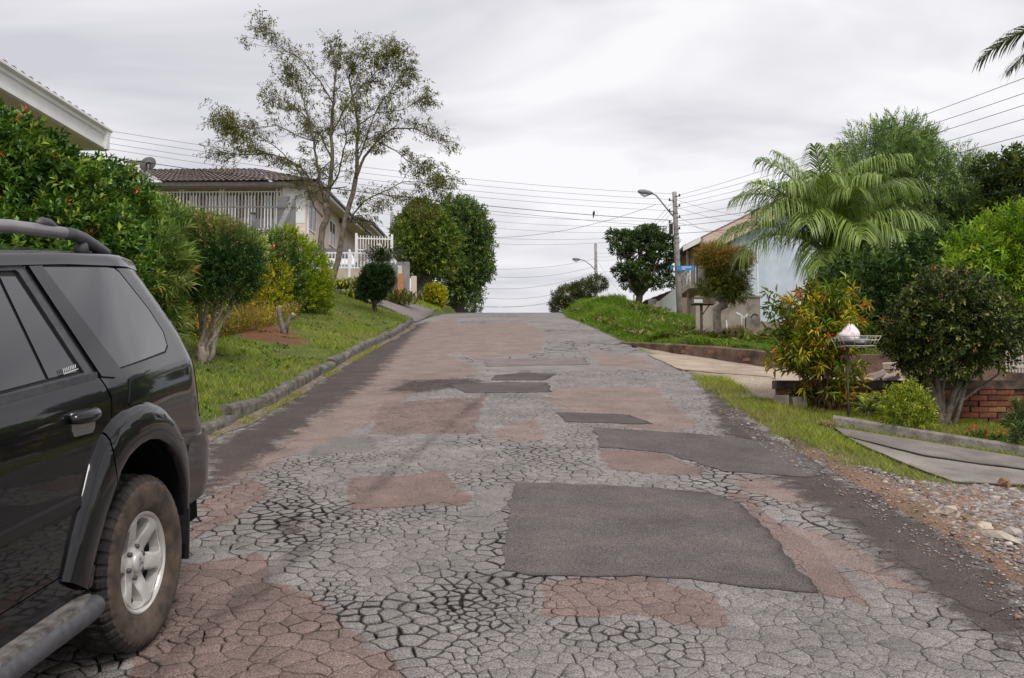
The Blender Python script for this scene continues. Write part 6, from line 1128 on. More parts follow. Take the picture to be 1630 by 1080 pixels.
# ---- terraced row on the left with barred veranda
XF = -8.7
def Yx(px): return XF / (ray(px, 500)[0] / ray(px, 500)[1])
def terrace():
    Y0 = Yx(484); zE = atX(486, 293, XF).z; e = empty('row_house', (XF - 3, Y0, gz(XF - 3, Y0)), 'beige tiled row house with white barred veranda facing downhill', 'house'); xl = at(205, 300, Y0).x; zb = gz(XF, Y0) - .6; Y1 = Yx(541)
    part(e, 'wall', M_CREAM, (xl, XF, Y0 + 2.2, Y1, zb, zE - .12), (XF - .9, XF, Y0, Y0 + 2.2, zb, zE - .12), (xl, XF - .9, Y0, Y0 + .12, zb, zE - 1.75), (xl, xl + .2, Y0 + .12, Y0 + 2.2, zb, zE - .12))
    part(e, 'grey_cladding', M_WHITEP, (XF - .88, XF - .02, Y0 - .012, Y0, zE - 1.5, zE - .14))
    part(e, 'eave_beam', M_GUTT, (xl - .3, XF + .55, Y0 - .55, Y0 - .45, zE - .17, zE - .02)); part(e, 'soffit', M_SOFF, (xl - .3, XF + .5, Y0 - .45, Y1, zE - .12, zE - .06)); part(e, 'fascia', M_WHITEP, (XF + .5, XF + .56, Y0 - .45, Y1, zE - .16, zE + .02)); part(e, 'gutter', M_GUTT, (XF + .56, XF + .64, Y0 - .5, Y1, zE - .06, zE + .03))
    rx, ry, rz = (xl + XF) / 2 - .0, Y0 + 3.5, zE + .85
    tiled(e, 'roof', (xl - .4, Y0 - .6, zE), (XF + .6, Y0 - .6, zE), (XF - 2.6, Y0 + 2.6, zE + 1.2), (xl - .4, Y0 + 2.6, zE + 1.2), 9); tiled(e, 'roof', (XF + .6, Y0 - .6, zE), (XF + .6, Y1, zE), (XF - 2.6, Y1, zE + 1.2), (XF - 2.6, Y0 + 2.6, zE + 1.2), 9); tiled(e, 'roof', (xl - .4, Y0 + 2.6, zE + 1.2), (XF - 2.6, Y0 + 2.6, zE + 1.2), (XF - 2.6, Y1, zE + .9), (xl - .4, Y1, zE + .9), 6)
    part(e, 'back_wall_panel', M_WHITEP, (xl + .3, XF - 1.0, Y0 + .9, Y0 + .95, zE - 1.75, zE - 1.15))
    g = part(e, 'veranda_grille', M_WHITEP, (xl + .2, XF - .92, Y0 - .02, Y0 + .02, zE - .30, zE - .26), (xl + .2, XF - .92, Y0 - .02, Y0 + .02, zE - 1.75, zE - 1.70)); bm = MB(); bm.box(-.018, .018, -.012, .012, 0, 1.40); bme = bm.mesh('bar'); bme.materials.append(M_WHITEP); n = int((XF - .95 - xl) / .125)
    for i in range(n): o = bpy.data.objects.new('bar', bme); COL.objects.link(o); o.parent = g; o.location = (xl + .25 + i * .125, Y0, zE - 1.70)
    for px in (286, 291, 350, 355, 440, 446): x = at(px, 320, Y0).x; part(e, 'post', M_WHITEP, (x - .03, x + .03, Y0 + .03, Y0 + .09, zE - 1.72, zE - .16))
    for a, b in ((488, 500), (522, 531)): ya, yb = Yx(a), Yx(b); window(e, XF, 0, ya, yb, zE - 1.65, zE - .55, 'x+')
    part(e, 'downpipe', M_WHITEP, (XF + .01, XF + .07, Y0 + .25, Y0 + .31, zb, zE - .12))
    # chimney and dish
    c = at(217, 268, Y0 + 2.0); part(e, 'chimney', M_WHITEP, (c.x - .28, c.x + .28, Y0 + 1.8, Y0 + 2.3, c.z - .3, c.z + .18)); part(e, 'chimney_cap', M_TILE, (c.x - .34, c.x + .34, Y0 + 1.74, Y0 + 2.36, c.z + .18, c.z + .25))
    d = at(236, 262, Y0 + .8); s = empty('satellite_dish', d, 'small grey satellite dish on the row house roof beside the chimney', 'dish'); m = MB(); R = Matrix.Translation(d) @ Matrix.Rotation(.5, 4, 'Z') @ Matrix.Rotation(-.6, 4, 'Y') @ Matrix.Rotation(.5, 4, 'X'); vs = [(0, -.0, 0)]
    for k, r in ((1, .12), (2, .24), (3, .34)): vs += [(r * math.cos(t), .35 * r * r, r * .8 * math.sin(t)) for t in np.linspace(0, 6.283, 21)[:-1]]
    fs = [[0, 1 + i, 1 + (i + 1) % 20] for i in range(20)] + [[1 + k * 20 + i, 1 + k * 20 + (i + 1) % 20, 21 + k * 20 + (i + 1) % 20, 21 + k * 20 + i] for k in range(2) for i in range(20)]; m.add(vs, fs, True); m.xform(R); m.build('reflector', M_GREYM, s); m = MB(); m.tube([d, d + Vector((0, 0, -.55))], .02, 6); m.build('mast', M_GREYM, s); m = MB(); m.tube([d + Vector((.05, -.1, -.2)), d + Vector((.36, -.25, .1))], .012, 5); m.build('feed_arm', M_GREYM, s)
    # following units step up the hill
    for i, (pa, pb, pxe, pye, lbl) in enumerate([(541, 567, 552, 346, 'middle beige row house unit with short eave and tall narrow windows'), (567, 641, 569, 341, 'upper beige row house unit, its long eave running down to the fence')]):
        ya, yb = Yx(pa), Yx(pb); zE2 = atX(pxe, pye, XF + .5).z; h = empty('row_house', (XF - 3, ya, gz(XF, ya)), lbl, 'house'); zb2 = gz(XF, ya) - .6
        part(h, 'wall', M_CREAM, (xl, XF, ya + .01, yb, zb2, zE2 - .12)); part(h, 'soffit', M_SOFF, (XF - .05, XF + .75, ya - .35, yb, zE2 - .12, zE2 - .07)); part(h, 'fascia', M_WHITEP, (XF + .75, XF + .8, ya - .35, yb, zE2 - .18, zE2 - .0)); part(h, 'gutter', M_GUTT, (XF + .8, XF + .9, ya - .4, yb, zE2 - .08, zE2 + .04)); part(h, 'verge_board', M_GUTT, (xl, XF + .8, ya - .39, ya - .35, zE2 - .10, zE2 + .05))
        tiled(h, 'roof', (XF + .85, ya - .4, zE2 + .02), (XF + .85, yb, zE2 + .02), (XF - 3.2, yb, zE2 + 1.3), (XF - 3.2, ya - .4, zE2 + 1.3), 9)
        for a, b in (((553, 558), (561, 566)) if i == 0 else ((573, 577), (584, 591), (598, 603), (612, 618))): y0_, y1_ = Yx(a), Yx(b); window(h, XF, 0, y0_, y1_, zE2 - 1.9, zE2 - .75, 'x+')
    return Y0, zE
TY0, TZE = terrace()
# grey picket fence and wing wall above the hedge
def picket(name, label, pts, h, n, mt, w=.03, rails=(.12, .85), posts=0, thick=.02, grp=None):
    """pts: list of base points; pickets each a part, standing between rails"""
    e = empty(name, pts[0], label, 'fence', grp); P = [Vector(p) for p in pts]; L_ = [0]
    for a, b in zip(P[:-1], P[1:]): L_.append(L_[-1] + (b - a).length)
    def pos(s):
        for i in range(len(P) - 1):
            if s <= L_[i + 1] + 1e-6: return P[i].lerp(P[i + 1], (s - L_[i]) / (L_[i + 1] - L_[i]))
        return P[-1]
    b = MB(); b.box(-w / 2, w / 2, -thick / 2, thick / 2, 0, h); bme = b.mesh('picket'); bme.materials.append(mt)
    for i in range(n): p = pos(L_[-1] * (i + .5) / n); o = bpy.data.objects.new('picket', bme); COL.objects.link(o); o.parent = e; o.matrix_parent_inverse = Matrix.Translation(-Vector(pts[0])); o.location = p
    for r in rails:
        for a, c in zip(P[:-1], P[1:]): m = MB(); m.bar(a + Vector((0, 0, h * r)), c + Vector((0, 0, h * r)), .03, .045); m.build('rail', mt, e)
    for i in range(posts): p = pos(L_[-1] * i / max(posts - 1, 1)); m = MB(); m.box(p.x - .04, p.x + .04, p.y - .04, p.y + .04, p.z - .3, p.z + h + .08); m.build('post', mt, e)
    return e
M_WALLG = mat('grey_render', (0.20, 0.195, 0.20), (0.30, 0.29, 0.29), 2, .9)
a, b, c = at(300, 400, 27.5), at(440, 402, 27.0), at(462, 398, 28.4); picket('grey_fence', 'grey steel picket fence above the hedge in front of the veranda', [a, b, c], at(440, 312, 27).z - b.z + .0, 34, M_GREYM, rails=(.05, .80), posts=0)
q0, q1 = at(466, 312, 28.5), at(466, 395, 28.5); m = MB(); m.prism([(28.5, q1.z - 1), (28.5, q0.z), (28.44, q0.z), (27.0, q1.z + .35), (27.0, q1.z - 1)], 'x', q0.x - .1, q0.x + .1); tag(m.build('wing_wall', M_WALLG, None), 'dark grey raking wing wall ending the grey fence', 'wall')
q = at(403, 372, 25.5); m = MB(); m.tube([(q.x, 25.5, gz(q.x, 25.5) - .1), (q.x, 25.5, at(403, 341, 25.5).z)], .055, 8); m.tube([(q.x, 25.5, at(403, 341, 25.5).z), (q.x, 25.5, at(403, 338, 25.5).z)], .07, 8); tag(m.build('fence_post', M_GREYM), 'single short grey post standing out of the hedge', 'post')
# white fences on plinth wall in front of the row
def white_fence():
    yA, XA = 33.0, at(503, 430, 33).x; pA = at(500, 428, 33.0); pB = at(575, 434, 33.6); z0 = pA.z
    m = MB(); m.box(pA.x - 1.0, pB.x + 1.1, 33.05, 33.25, gz(pB.x, 33) - .5, z0 - .02); tag(m.build('plinth_wall', mat('buff_plinth', (0.40, 0.33, 0.26), (0.52, 0.45, 0.37), 3, .9)), 'low buff plinth wall carrying the white fence', 'wall')
    picket('white_fence', 'low white steel fence on the plinth in front of the parked white car', [pA, (pB.x + .9, 33.15, z0)], at(560, 401, 33).z - z0, 22, M_WHITEP, rails=(.06, .94), posts=3)
    u = at(567, 405, 36); picket('white_fence', 'taller white fence higher up the slope before the row house windows', [(u.x, 36, u.z), (at(622, 410, 36).x, 36.3, u.z)], at(567, 375, 36).z - u.z, 13, M_WHITEP, rails=(.25, .85), posts=2)
    g = at(650, 470, 37); m = MB(); m.box(g.x - .45, g.x + .05, 36.8, 37.0, gz(g.x, 37) - .2, at(650, 418, 37).z); tag(m.build('gate', M_WALLG), 'dark grey gate panel beside the round tree', 'gate'); g2 = at(658, 460, 37.5); m = MB(); m.box(g2.x - .08, g2.x + .12, 37.4, 37.6, gz(g2.x, 37) - .2, at(658, 440, 37.5).z); tag(m.build('gate_post', M_CREAM), 'short beige gate post beside the dark gate panel', 'post')
    o = at(638, 470, 36.5); m = MB(); m.box(o.x - .1, o.x + .1, 36.4, 36.6, gz(o.x, 36.5) - .2, at(638, 436, 36.5).z); tag(m.build('brick_post', mat('orange_brick', (0.45, 0.17, 0.06), (0.5, 0.25, 0.12), 8, .9)), 'slim orange brick post at the end of the sloping wall', 'post')
    s0, s1 = at(606, 388, 42), at(640, 425, 36.6); m = MB(); zb = gz(s1.x, 36.6) - .5; th = Vector((.14, 0, 0))
    vs = [(s0.x, 42, zb), (s1.x, 36.6, zb), (s1.x, 36.6, s1.z), (s0.x, 42, s0.z)]; m.add(vs + [(v[0] - .16, v[1], v[2]) for v in vs], [[0, 1, 2, 3], [7, 6, 5, 4], [0, 4, 5, 1], [1, 5, 6, 2], [2, 6, 7, 3], [3, 7, 4, 0]]); tag(m.build('boundary_wall', mat('pale_grey_wall', (0.5, 0.48, 0.46), (0.6, 0.58, 0.56), 2, .9)), 'pale grey boundary wall sloping down behind the spiky plant', 'wall')
white_fence()

# ---- small far cars
def far_car(loc, heading, label, col, rails=False):
    e = empty('far_car', loc, label, 'car'); m_b = mat('far_car_paint', col, None, rough=.25, coat=.7); M = Matrix.Translation(loc) @ Matrix.Rotation(heading, 4, 'Z')
    def body(prof, w0, w1, z_, name, mt, par=e):
        m = MB(); n = len(prof); vs = [(x, -(w0 + (w1 - w0) * t), z) for x, z, t in prof] + [(x, (w0 + (w1 - w0) * t), z) for x, z, t in prof]; m.add(vs, [list(range(n)), list(range(n, 2 * n))[::-1]] + [[i, (i + 1) % n, n + (i + 1) % n, n + i] for i in range(n)]); m.xform(M); return m.build(name, mt, par)
    body([(-2.1, .35, 0), (2.05, .3, 0), (2.15, .6, 0), (1.95, .8, 0), (1.05, .95, 0), (-2.0, 1.0, 0), (-2.15, .8, 0)], .84, .84, 0, 'body', m_b); body([(1.05, .95, 0), (.25, 1.42, 1), (-.2, 1.48, 1), (-1.5, 1.46, 1), (-1.75, 1.38, 1), (-2.0, 1.0, 0)], .80, .62, 0, 'cabin', m_b)
    for sd in (-1, 1):
        for a in ([(.88, 1.0), (.22, 1.36), (-.05, 1.38), (-.05, 1.0)], [(-.12, 1.0), (-.12, 1.385), (-.95, 1.385), (-.95, 1.0)], [(-1.02, 1.0), (-1.02, 1.38), (-1.45, 1.37), (-1.75, 1.05)]):
            m = MB(); f = lambda z: .80 + (.62 - .80) * (z - .96) / .5; vs = [(x, sd * (f(z) + .012), z) for x, z in a]; k = len(a); m.add(vs + [(x, sd * (f(z) - .02), z) for x, z in a], [list(range(k)), list(range(k, 2 * k))] + [[i, (i + 1) % k, k + (i + 1) % k, k + i] for i in range(k)]); m.xform(M); m.build('window', M_PANE, e)
        if rails: m = MB(); m.tube([(.1, .55 * sd, 1.47), (.0, .55 * sd, 1.53), (-1.4, .55 * sd, 1.53), (-1.5, .55 * sd, 1.46)], .02, 6); m.xform(M); m.build('roof_rail', M_BLACK, e)
        for x in (1.3, -1.3): m = MB(); m.tube([(x, sd * .62, .3), (x, sd * .845, .3)], [.3, .3], 18); m.xform(M); m.build('wheel', M_TREAD, e)
    m = MB(); m.add([(1.0, -.70, 1.0), (1.0, .70, 1.0), (.32, .58, 1.40), (.32, -.58, 1.40)], [[0, 1, 2, 3]]); m.xform(M @ Matrix.Translation((.045, 0, .015))); m.build('windscreen', M_PANE, e)
q = at(975, 482, 44); far_car((q.x + .2, 44.5, q.z - 1.42), -math.radians(25), 'white estate car with black roof rails parked behind the grass mound', (0.75, 0.75, 0.77), True)
q = at(552, 402, 36); far_car((q.x - .4, 35.4, q.z - 1.42), -math.radians(80), 'white car parked behind the low white fence on the left', (0.72, 0.74, 0.78))

# ---- right-hand two-storey houses
def right_houses():
    Yg = 46.0; e = empty('blue_house', (11, Yg + 3, gz(9, Yg)), 'two-storey house with pale blue gable wall behind the palm', 'house'); x0 = at(1165, 400, Yg).x; zL = at(1165, 378, Yg).z; xr = x0 + 9; sl = (at(1165, 372, Yg).z - at(1128, 390, Yg).z) / (at(1165, 372, Yg).x - at(1128, 390, Yg).x); sl = max(.28, min(.55, sl)); xm = x0 + 4.5; zM = zL + sl * 4.5; zb = gz(x0, Yg) - 1.2; Y2 = 50.0
    m = MB(); m.prism([(x0, zb), (xr, zb), (xr, zL), (xm, zM), (x0, zL)], 'y', Yg, Y2); m.build('wall', M_BLUE, e)
    m = MB(); m.prism([(x0 - .8, zL - sl * .8 - .02), (x0 - .8, zL - sl * .8 + .10), (xm, zM + .14), (xm, zM + .02)], 'y', Yg - .35, Y2 - .01); m.build('roof', M_TILE, e); m = MB(); m.prism([(xr + .6, zL - sl * .6 - .02), (xr + .6, zL - sl * .6 + .10), (xm, zM + .14), (xm, zM + .02)], 'y', Yg - .35, Y2 - .01); m.build('roof', M_TILE, e)
    m = MB(); m.prism([(x0 - .83, zL - sl * .83 - .17), (x0 - .83, zL - sl * .83 + .06), (xm, zM + .10), (xm, zM - .13)], 'y', Yg - .40, Yg - .352); m.build('barge_board', M_SOFF, e); m = MB(); m.prism([(x0 - .78, zL - sl * .78 - .06), (x0 - .78, zL - sl * .78 - .03), (x0 - .005, zL - .03), (x0 - .005, zL - .06)], 'y', Yg - .34, Y2 - .05); m.build('soffit', M_SOFF, e)
    # faint upright joints on the gable
    for px in (1188, 1206): x = at(px, 440, Yg).x; part(e, 'joint', M_WHITEP, (x - .03, x + .03, Yg - .025, Yg, zb, zL - .2))
    f = empty('peach_house', (10, 54, gz(10, 54)), 'taller peach house with balcony just beyond the blue gable', 'house'); Yh = 50.1; x1 = at(1120, 400, Yh).x; zP = at(1122, 378, Yh).z; s2 = sl; xm2 = x1 + 6.0; Y3 = 59; zb2 = gz(x1, Yh) - 1.5
    m = MB(); m.prism([(x1, zb2), (x1 + 11, zb2), (x1 + 11, zP + .3), (xm2, zP + s2 * 6.0), (x1, zP)], 'y', Yh + .02, Y3); m.build('wall', M_PEACH, f)
    m = MB(); m.prism([(x1 - .9, zP - s2 * .9 + .02), (x1 - .9, zP - s2 * .9 + .16), (xm2, zP + s2 * 6 + .18), (xm2, zP + s2 * 6 + .04)], 'y', Yh + .9, Y3); m.build('roof', M_TILE, f)
    m = MB(); m.prism([(x1 - .93, zP - s2 * .93 - .14), (x1 - .93, zP - s2 * .93 + .12), (x1 + .0, zP + .14), (x1 + .0, zP - .12)], 'y', Yh + .80, Yh + .89); m.build('barge_board', M_WHITEP, f)
    # balcony slab, balustrade with crosses
    zs = at(1112, 456, Yh + 1).z; ya, yb = Yh + .2, Yh + 5.0; xa = x1 - .7; part(f, 'balcony_slab', M_SOFF, (xa, x1, ya, yb, zs - .18, zs)); bl = part(f, 'balustrade', M_WHITEP, (xa, xa + .06, ya, yb, zs + .80, zs + .88), (xa, xa + .06, ya, yb, zs + .06, zs + .12))
    for k in range(5):
        y0, y1 = ya + (yb - ya) * k / 5, ya + (yb - ya) * (k + 1) / 5
        for p, q in (((xa + .03, y0, zs + .1), (xa + .03, y1, zs + .82)), ((xa + .031, y1, zs + .1), (xa + .031, y0, zs + .82))): m = MB(); m.bar(p, q, .04, .05); m.build('cross_brace', M_WHITEP, bl)
        part(bl, 'baluster', M_WHITEP, (xa - .005, xa + .065, y0, y0 + .07, zs, zs + .8))
    for y in (ya + 1.6, yb - .1): part(f, 'column', M_PEACH, (xa + .10, xa + .20, y - .05, y + .05, zb2, zP - s2 * .9 + .03))
    for y in (Yh + 1.5, Yh + 4.2): window(f, x1, 0, y, y + 1.3, zs + .1, zs + 1.9, 'x-'); window(f, x1, 0, y, y + 1.3, zs - 2.2, zs - .5, 'x-')
    # low house roof farther on
    g = empty('low_house', (8, 64, gz(8, 64)), 'low beige house with tiled roof beyond the white street wall', 'house'); x2 = at(1032, 480, 62).x; zE = at(1030, 484, 62).z; part(g, 'wall', M_CREAM, (x2, x2 + 6, 60.2, 68, zE - 3, zE)); tiled(g, 'roof', (x2 - .4, 60.1, zE), (x2 - .4, 68, zE), (x2 + 3, 68, zE + 1.3), (x2 + 3, 60.1, zE + 1.3), 8)
    # street wall of white panels and a grey pillar
    xw = at(1076, 490, 44.5).x; w = empty('street_wall', (xw, 44.5, gz(xw, 44.5)), 'white panelled street wall behind the lamp pole', 'wall'); yl = xw / (ray(1044, 490)[0] / ray(1044, 490)[1]); n = 4
    for k in range(n): y0, y1 = 44.5 + (yl - 44.5) * k / n, 44.5 + (yl - 44.5) * (k + 1) / n; part(w, 'panel', M_WHITEP, (xw, xw + .12, y0 + .012, y1 - .012, gz(xw, 50) - 1.2, atX(1060, 471, xw).z))
    xp = at(1037, 490, 57).x; part(None, 'pillar', M_WALLG, (xp - .15, xp + .3, 57.0, 57.4, gz(xp, 57) - .8, at(1037, 476, 57).z)); tag(bpy.context.scene.objects['pillar'], 'grey rendered pillar at the far end of the white street wall', 'pillar')
right_houses()

# ---- walls on the right
M_STAIN = mat('stained_concrete', (0.10, 0.088, 0.078), (0.44, 0.38, 0.32), 1.7, .92, bump=.3, bscale=25, c3=(0.33, 0.28, 0.24), lo=.30, hi=.72); M_BLOCK = mat('buff_block', (0.40, 0.31, 0.22), (0.50, 0.41, 0.31), 2, .9, bump=.2); M_SPRAY = mat('spray_paint', (0.02, 0.02, 0.022), None, rough=.6); M_SPRAYW = mat('spray_white', (0.7, 0.7, 0.72), None, rough=.6)
def graffiti_wall():
    Y = 28.0; a, b = at(1108, 545, Y), at(1211, 545, Y); zt = at(1150, 474, Y).z; zb = at(1211, 556, Y).z - .5; e = empty('graffiti_wall', (b.x, Y, zb), 'stained concrete wall with graffiti scrawls behind the crooked tree', 'wall'); part(e, 'wall', M_STAIN, (a.x, b.x, Y, Y + .15, zb, zt)); part(e, 'coping', M_STAIN, (a.x - .02, b.x + .02, Y - .03, Y + .18, zt, zt + .05))
    def scr(pts, mt, w=.03):
        m = MB(); P = [at(px, py, Y - .006) for px, py in pts]
        for p, q in zip(P[:-1], P[1:]): m.bar(p, q, .004, w, (0, 0, 1)) if abs((q - p).normalized().z) < .9 else m.bar(p, q, .004, w, (1, 0, 0))
        m.build('graffiti', mt, e)
    scr([(1173, 529), (1181, 523), (1187, 530), (1187, 505)], M_SPRAY); scr([(1172, 498), (1180, 502), (1184, 508), (1190, 500)], M_SPRAYW, .05); scr([(1180, 504), (1181, 518)], M_SPRAYW, .03); scr([(1156, 510), (1158, 525)], M_SPRAYW, .04); scr([(1195, 506), (1200, 500), (1207, 503)], M_SPRAY)
    f = empty('block_wall', (b.x + 1, Y, zb), 'lower buff block wall with graffiti right of the stained wall', 'wall'); z2 = at(1240, 512, Y).z; c = at(1330, 545, Y); part(f, 'wall', M_BLOCK, (b.x + .003, c.x, Y + .02, Y + .16, zb - .5, z2)); e = f
    scr([(1212, 511), (1220, 522), (1218, 538), (1211, 545)], M_SPRAY, .025); scr([(1226, 522), (1231, 527), (1226, 532), (1226, 522)], M_SPRAY, .02); scr([(1238, 528), (1245, 534), (1250, 527), (1241, 526)], M_SPRAY, .03); scr([(1222, 540), (1232, 540), (1240, 545)], M_SPRAY, .02)
graffiti_wall()
def low_wall():
    e = empty('low_wall', (2.9, 16.1, gz(2.9, 16)), 'low stained retaining wall above the sandy driveway', 'wall'); P = [Vector((x, y, 0)) for x, y in LW]; tops = [at(1003, 546, P[0].y).z + .02, at(1040, 546, P[1].y).z, at(1130, 551, P[2].y).z, at(1268, 564, P[3].y).z]; tops += [tops[-1] - .03, tops[-1] - .08, tops[-1] - .12]; vs = []; S = []
    for i in range(len(P) - 1):
        for t in range(8): S.append((P[i].lerp(P[i + 1], t / 8), tops[i] + (tops[i + 1] - tops[i]) * t / 8))
    S.append((P[-1], tops[-1]))
    for i, (p, z) in enumerate(S):
        d = (S[min(i + 1, len(S) - 1)][0] - S[max(i - 1, 0)][0]).normalized(); nrm = Vector((-d.y, d.x, 0)); 
        if nrm.y > 0: nrm = -nrm
        j = random.gauss(0, .006); zb = gz(p.x + nrm.x * .2, p.y + nrm.y * .2) - .3
        for o, zz in ((.075, zb), (.07 + j, z - .02), (.055, z + j), (-.24, z + j * .5), (-.25, zb)): q = p + nrm * o; vs.append((q.x, q.y, zz))
    n = len(S); fs = [[i * 5 + k, i * 5 + (k + 1) % 5, i * 5 + 5 + (k + 1) % 5, i * 5 + 5 + k] for i in range(n - 1) for k in range(5)] + [[0, 1, 2, 3, 4], [(n - 1) * 5 + k for k in range(5)]]; m = MB(); m.add(vs, fs); m.build('wall', mat('mossy_render', (0.055, 0.042, 0.034), (0.30, 0.215, 0.165), 3.2, .95, bump=.6, bscale=30, c3=(0.18, 0.115, 0.085), lo=.3, hi=.7), e)
    M_RB = mat('bare_brick', (0.30, 0.13, 0.08), (0.38, 0.2, 0.13), 20, .95)
    for k in range(5):   # bricks showing through the fallen render
        x = rng.uniform(2.3, 3.85); y = float(lwY(x)); d = Vector((LW[2][0] - LW[3][0], LW[2][1] - LW[3][1], 0)).normalized(); n_ = Vector((-.86, -.5, 0)); z = gz(x - .2, y - .12) + rng.uniform(.03, .14); c = Vector((x, y, z)) + n_ * .058; m = MB(); m.bar(c - d * .07, c + d * .07, .03, .045); m.build('brick', M_RB, e)
low_wall()
# brick retaining wall: mortar core, courses of bricks, rendered cap
def brick_wall():
    x0, x1 = 2.85, 7.2; zt = at(1450, 606, BRICK_Y).z; e = empty('brick_wall', (4, BRICK_Y, gz(4, BRICK_Y)), 'old red brick retaining wall with dark rendered cap behind the evergreen', 'wall'); part(e, 'mortar', mat('old_mortar', (0.07, 0.05, 0.04), (0.16, 0.115, 0.09), 14, .95, bump=.4), (x0, x1, BRICK_Y - .02, BRICK_Y + .14, .6, zt - .10)); M_RC = mat('render_cap', (0.035, 0.028, 0.022), (0.15, 0.105, 0.08), 5, .95, bump=.5)
    m = MB(); m.box(x0 - .03, x1, BRICK_Y - .075, BRICK_Y + .17, zt - .10, zt); m.build('cap', M_RC, e)
    bm_ = [mat('red_brick', (0.15, 0.045, 0.024), (0.24, 0.085, 0.045), 18, .9, bump=.3), mat('dark_brick', (0.07, 0.03, 0.022), (0.15, 0.06, 0.04), 18, .9, bump=.3), mat('orange_brick_b', (0.22, 0.11, 0.045), (0.28, 0.15, 0.07), 18, .9, bump=.3)]; mes = []  # brick colours darkened to carry the shade lying on this wall
    for mm in bm_: b = MB(); b.box(-.098, .098, -.05, .03, -.028, .028); k = b.mesh('brick'); k.materials.append(mm); mes.append(k)
    for r in range(8):
        z = zt - .135 - r * .066
        for i in range(22):
            x = x0 + .1 + (.105 if r % 2 else 0) + i * .208
            if x > x1 - .1 or z < gz(x, BRICK_Y - .1) - .07: continue
            o = bpy.data.objects.new('brick', mes[rng.choice(3, p=[.55, .35, .10])]); COL.objects.link(o); o.parent = e; o.matrix_parent_inverse = Matrix.Translation(-e.location); o.location = (x + rng.normal(0, .003), BRICK_Y - .012 + rng.normal(0, .006), z + rng.normal(0, .002)); o.rotation_euler = (0, rng.normal(0, .015), rng.normal(0, .02))
    # broken stub of wall at its left end
    m = MB(); q = at(1262, 625, BRICK_Y - .25)
    for k in range(2): x = x0 - .05 + k * .2; y = BRICK_Y - .28 + rng.normal(0, .03); m2 = MB(); m2.bar((x - .07, y, gz(x, y) + .03), (x + .09, y + rng.normal(0, .03), gz(x, y) + .05 + rng.normal(0, .02)), .13, .14 + .05 * rng.random()); m2.build('rubble_block', M_STAIN, e)
brick_wall()
# heap of broken roof tiles and slabs behind the croton
def tile_heap():
    c = at(1425, 590, 12.4); M_T1 = mat('broken_tile', (0.42, 0.34, 0.29), (0.55, 0.46, 0.40), 6, .9, bump=.2); M_T2 = mat('broken_tile_red', (0.36, 0.22, 0.16), (0.45, 0.31, 0.25), 6, .9)
    for i in range(40):
        x = c.x + rng.normal(0, .30); y = 12.45 + rng.normal(0, .16); r = abs(x - c.x) / .65; h = max(0, .30 * (1 - r)) * rng.random() + .015; m = MB(); w = rng.uniform(.07, .14); l = rng.uniform(.09, .2); n = 5; vs = []
        for s in (0, .018):
            for k in range(n + 1): t = k / n - .5; vs += [(t * w, -l / 2 + rng.normal(0, .008), .03 * math.cos(t * 6) + s), (t * w, l / 2 + rng.normal(0, .008), .03 * math.cos(t * 6) + s)]
        b = 2 * (n + 1); fs = [[2 * k, 2 * k + 1, 2 * k + 3, 2 * k + 2] for k in range(n)] + [[b + 2 * k + 2, b + 2 * k + 3, b + 2 * k + 1, b + 2 * k] for k in range(n)] + [[2 * k, 2 * k + 2, b + 2 * k + 2, b + 2 * k] for k in range(n)] + [[2 * k + 3, 2 * k + 1, b + 2 * k + 1, b + 2 * k + 3] for k in range(n)] + [[0, b, b + 1, 1], [2 * n, 2 * n + 1, b + 2 * n + 1, b + 2 * n]]
        m.add(vs, fs); m.xform(Matrix.Translation((x, y, gz(x, y) + h + .03)) @ Matrix.Rotation(rng.uniform(0, 6.28), 4, 'Z') @ Matrix.Rotation(rng.normal(0, .35), 4, 'X') @ Matrix.Rotation(rng.normal(0, .3), 4, 'Y')); tag(m.build('broken_tile', M_T1 if rng.random() < .7 else M_T2), 'broken curved roof tile in the heap behind the brick wall', 'tile', 'heap of broken roof tiles')
tile_heap()
picket('pale_paling', 'pale weathered paling fence at the right edge above the brick wall', [at(1600, 592, 12.6), at(1660, 596, 12.6)], .42, 12, mat('weathered_wood', (0.4, 0.36, 0.31), (0.55, 0.5, 0.44), 9, .9), w=.025, rails=(.2, .8))

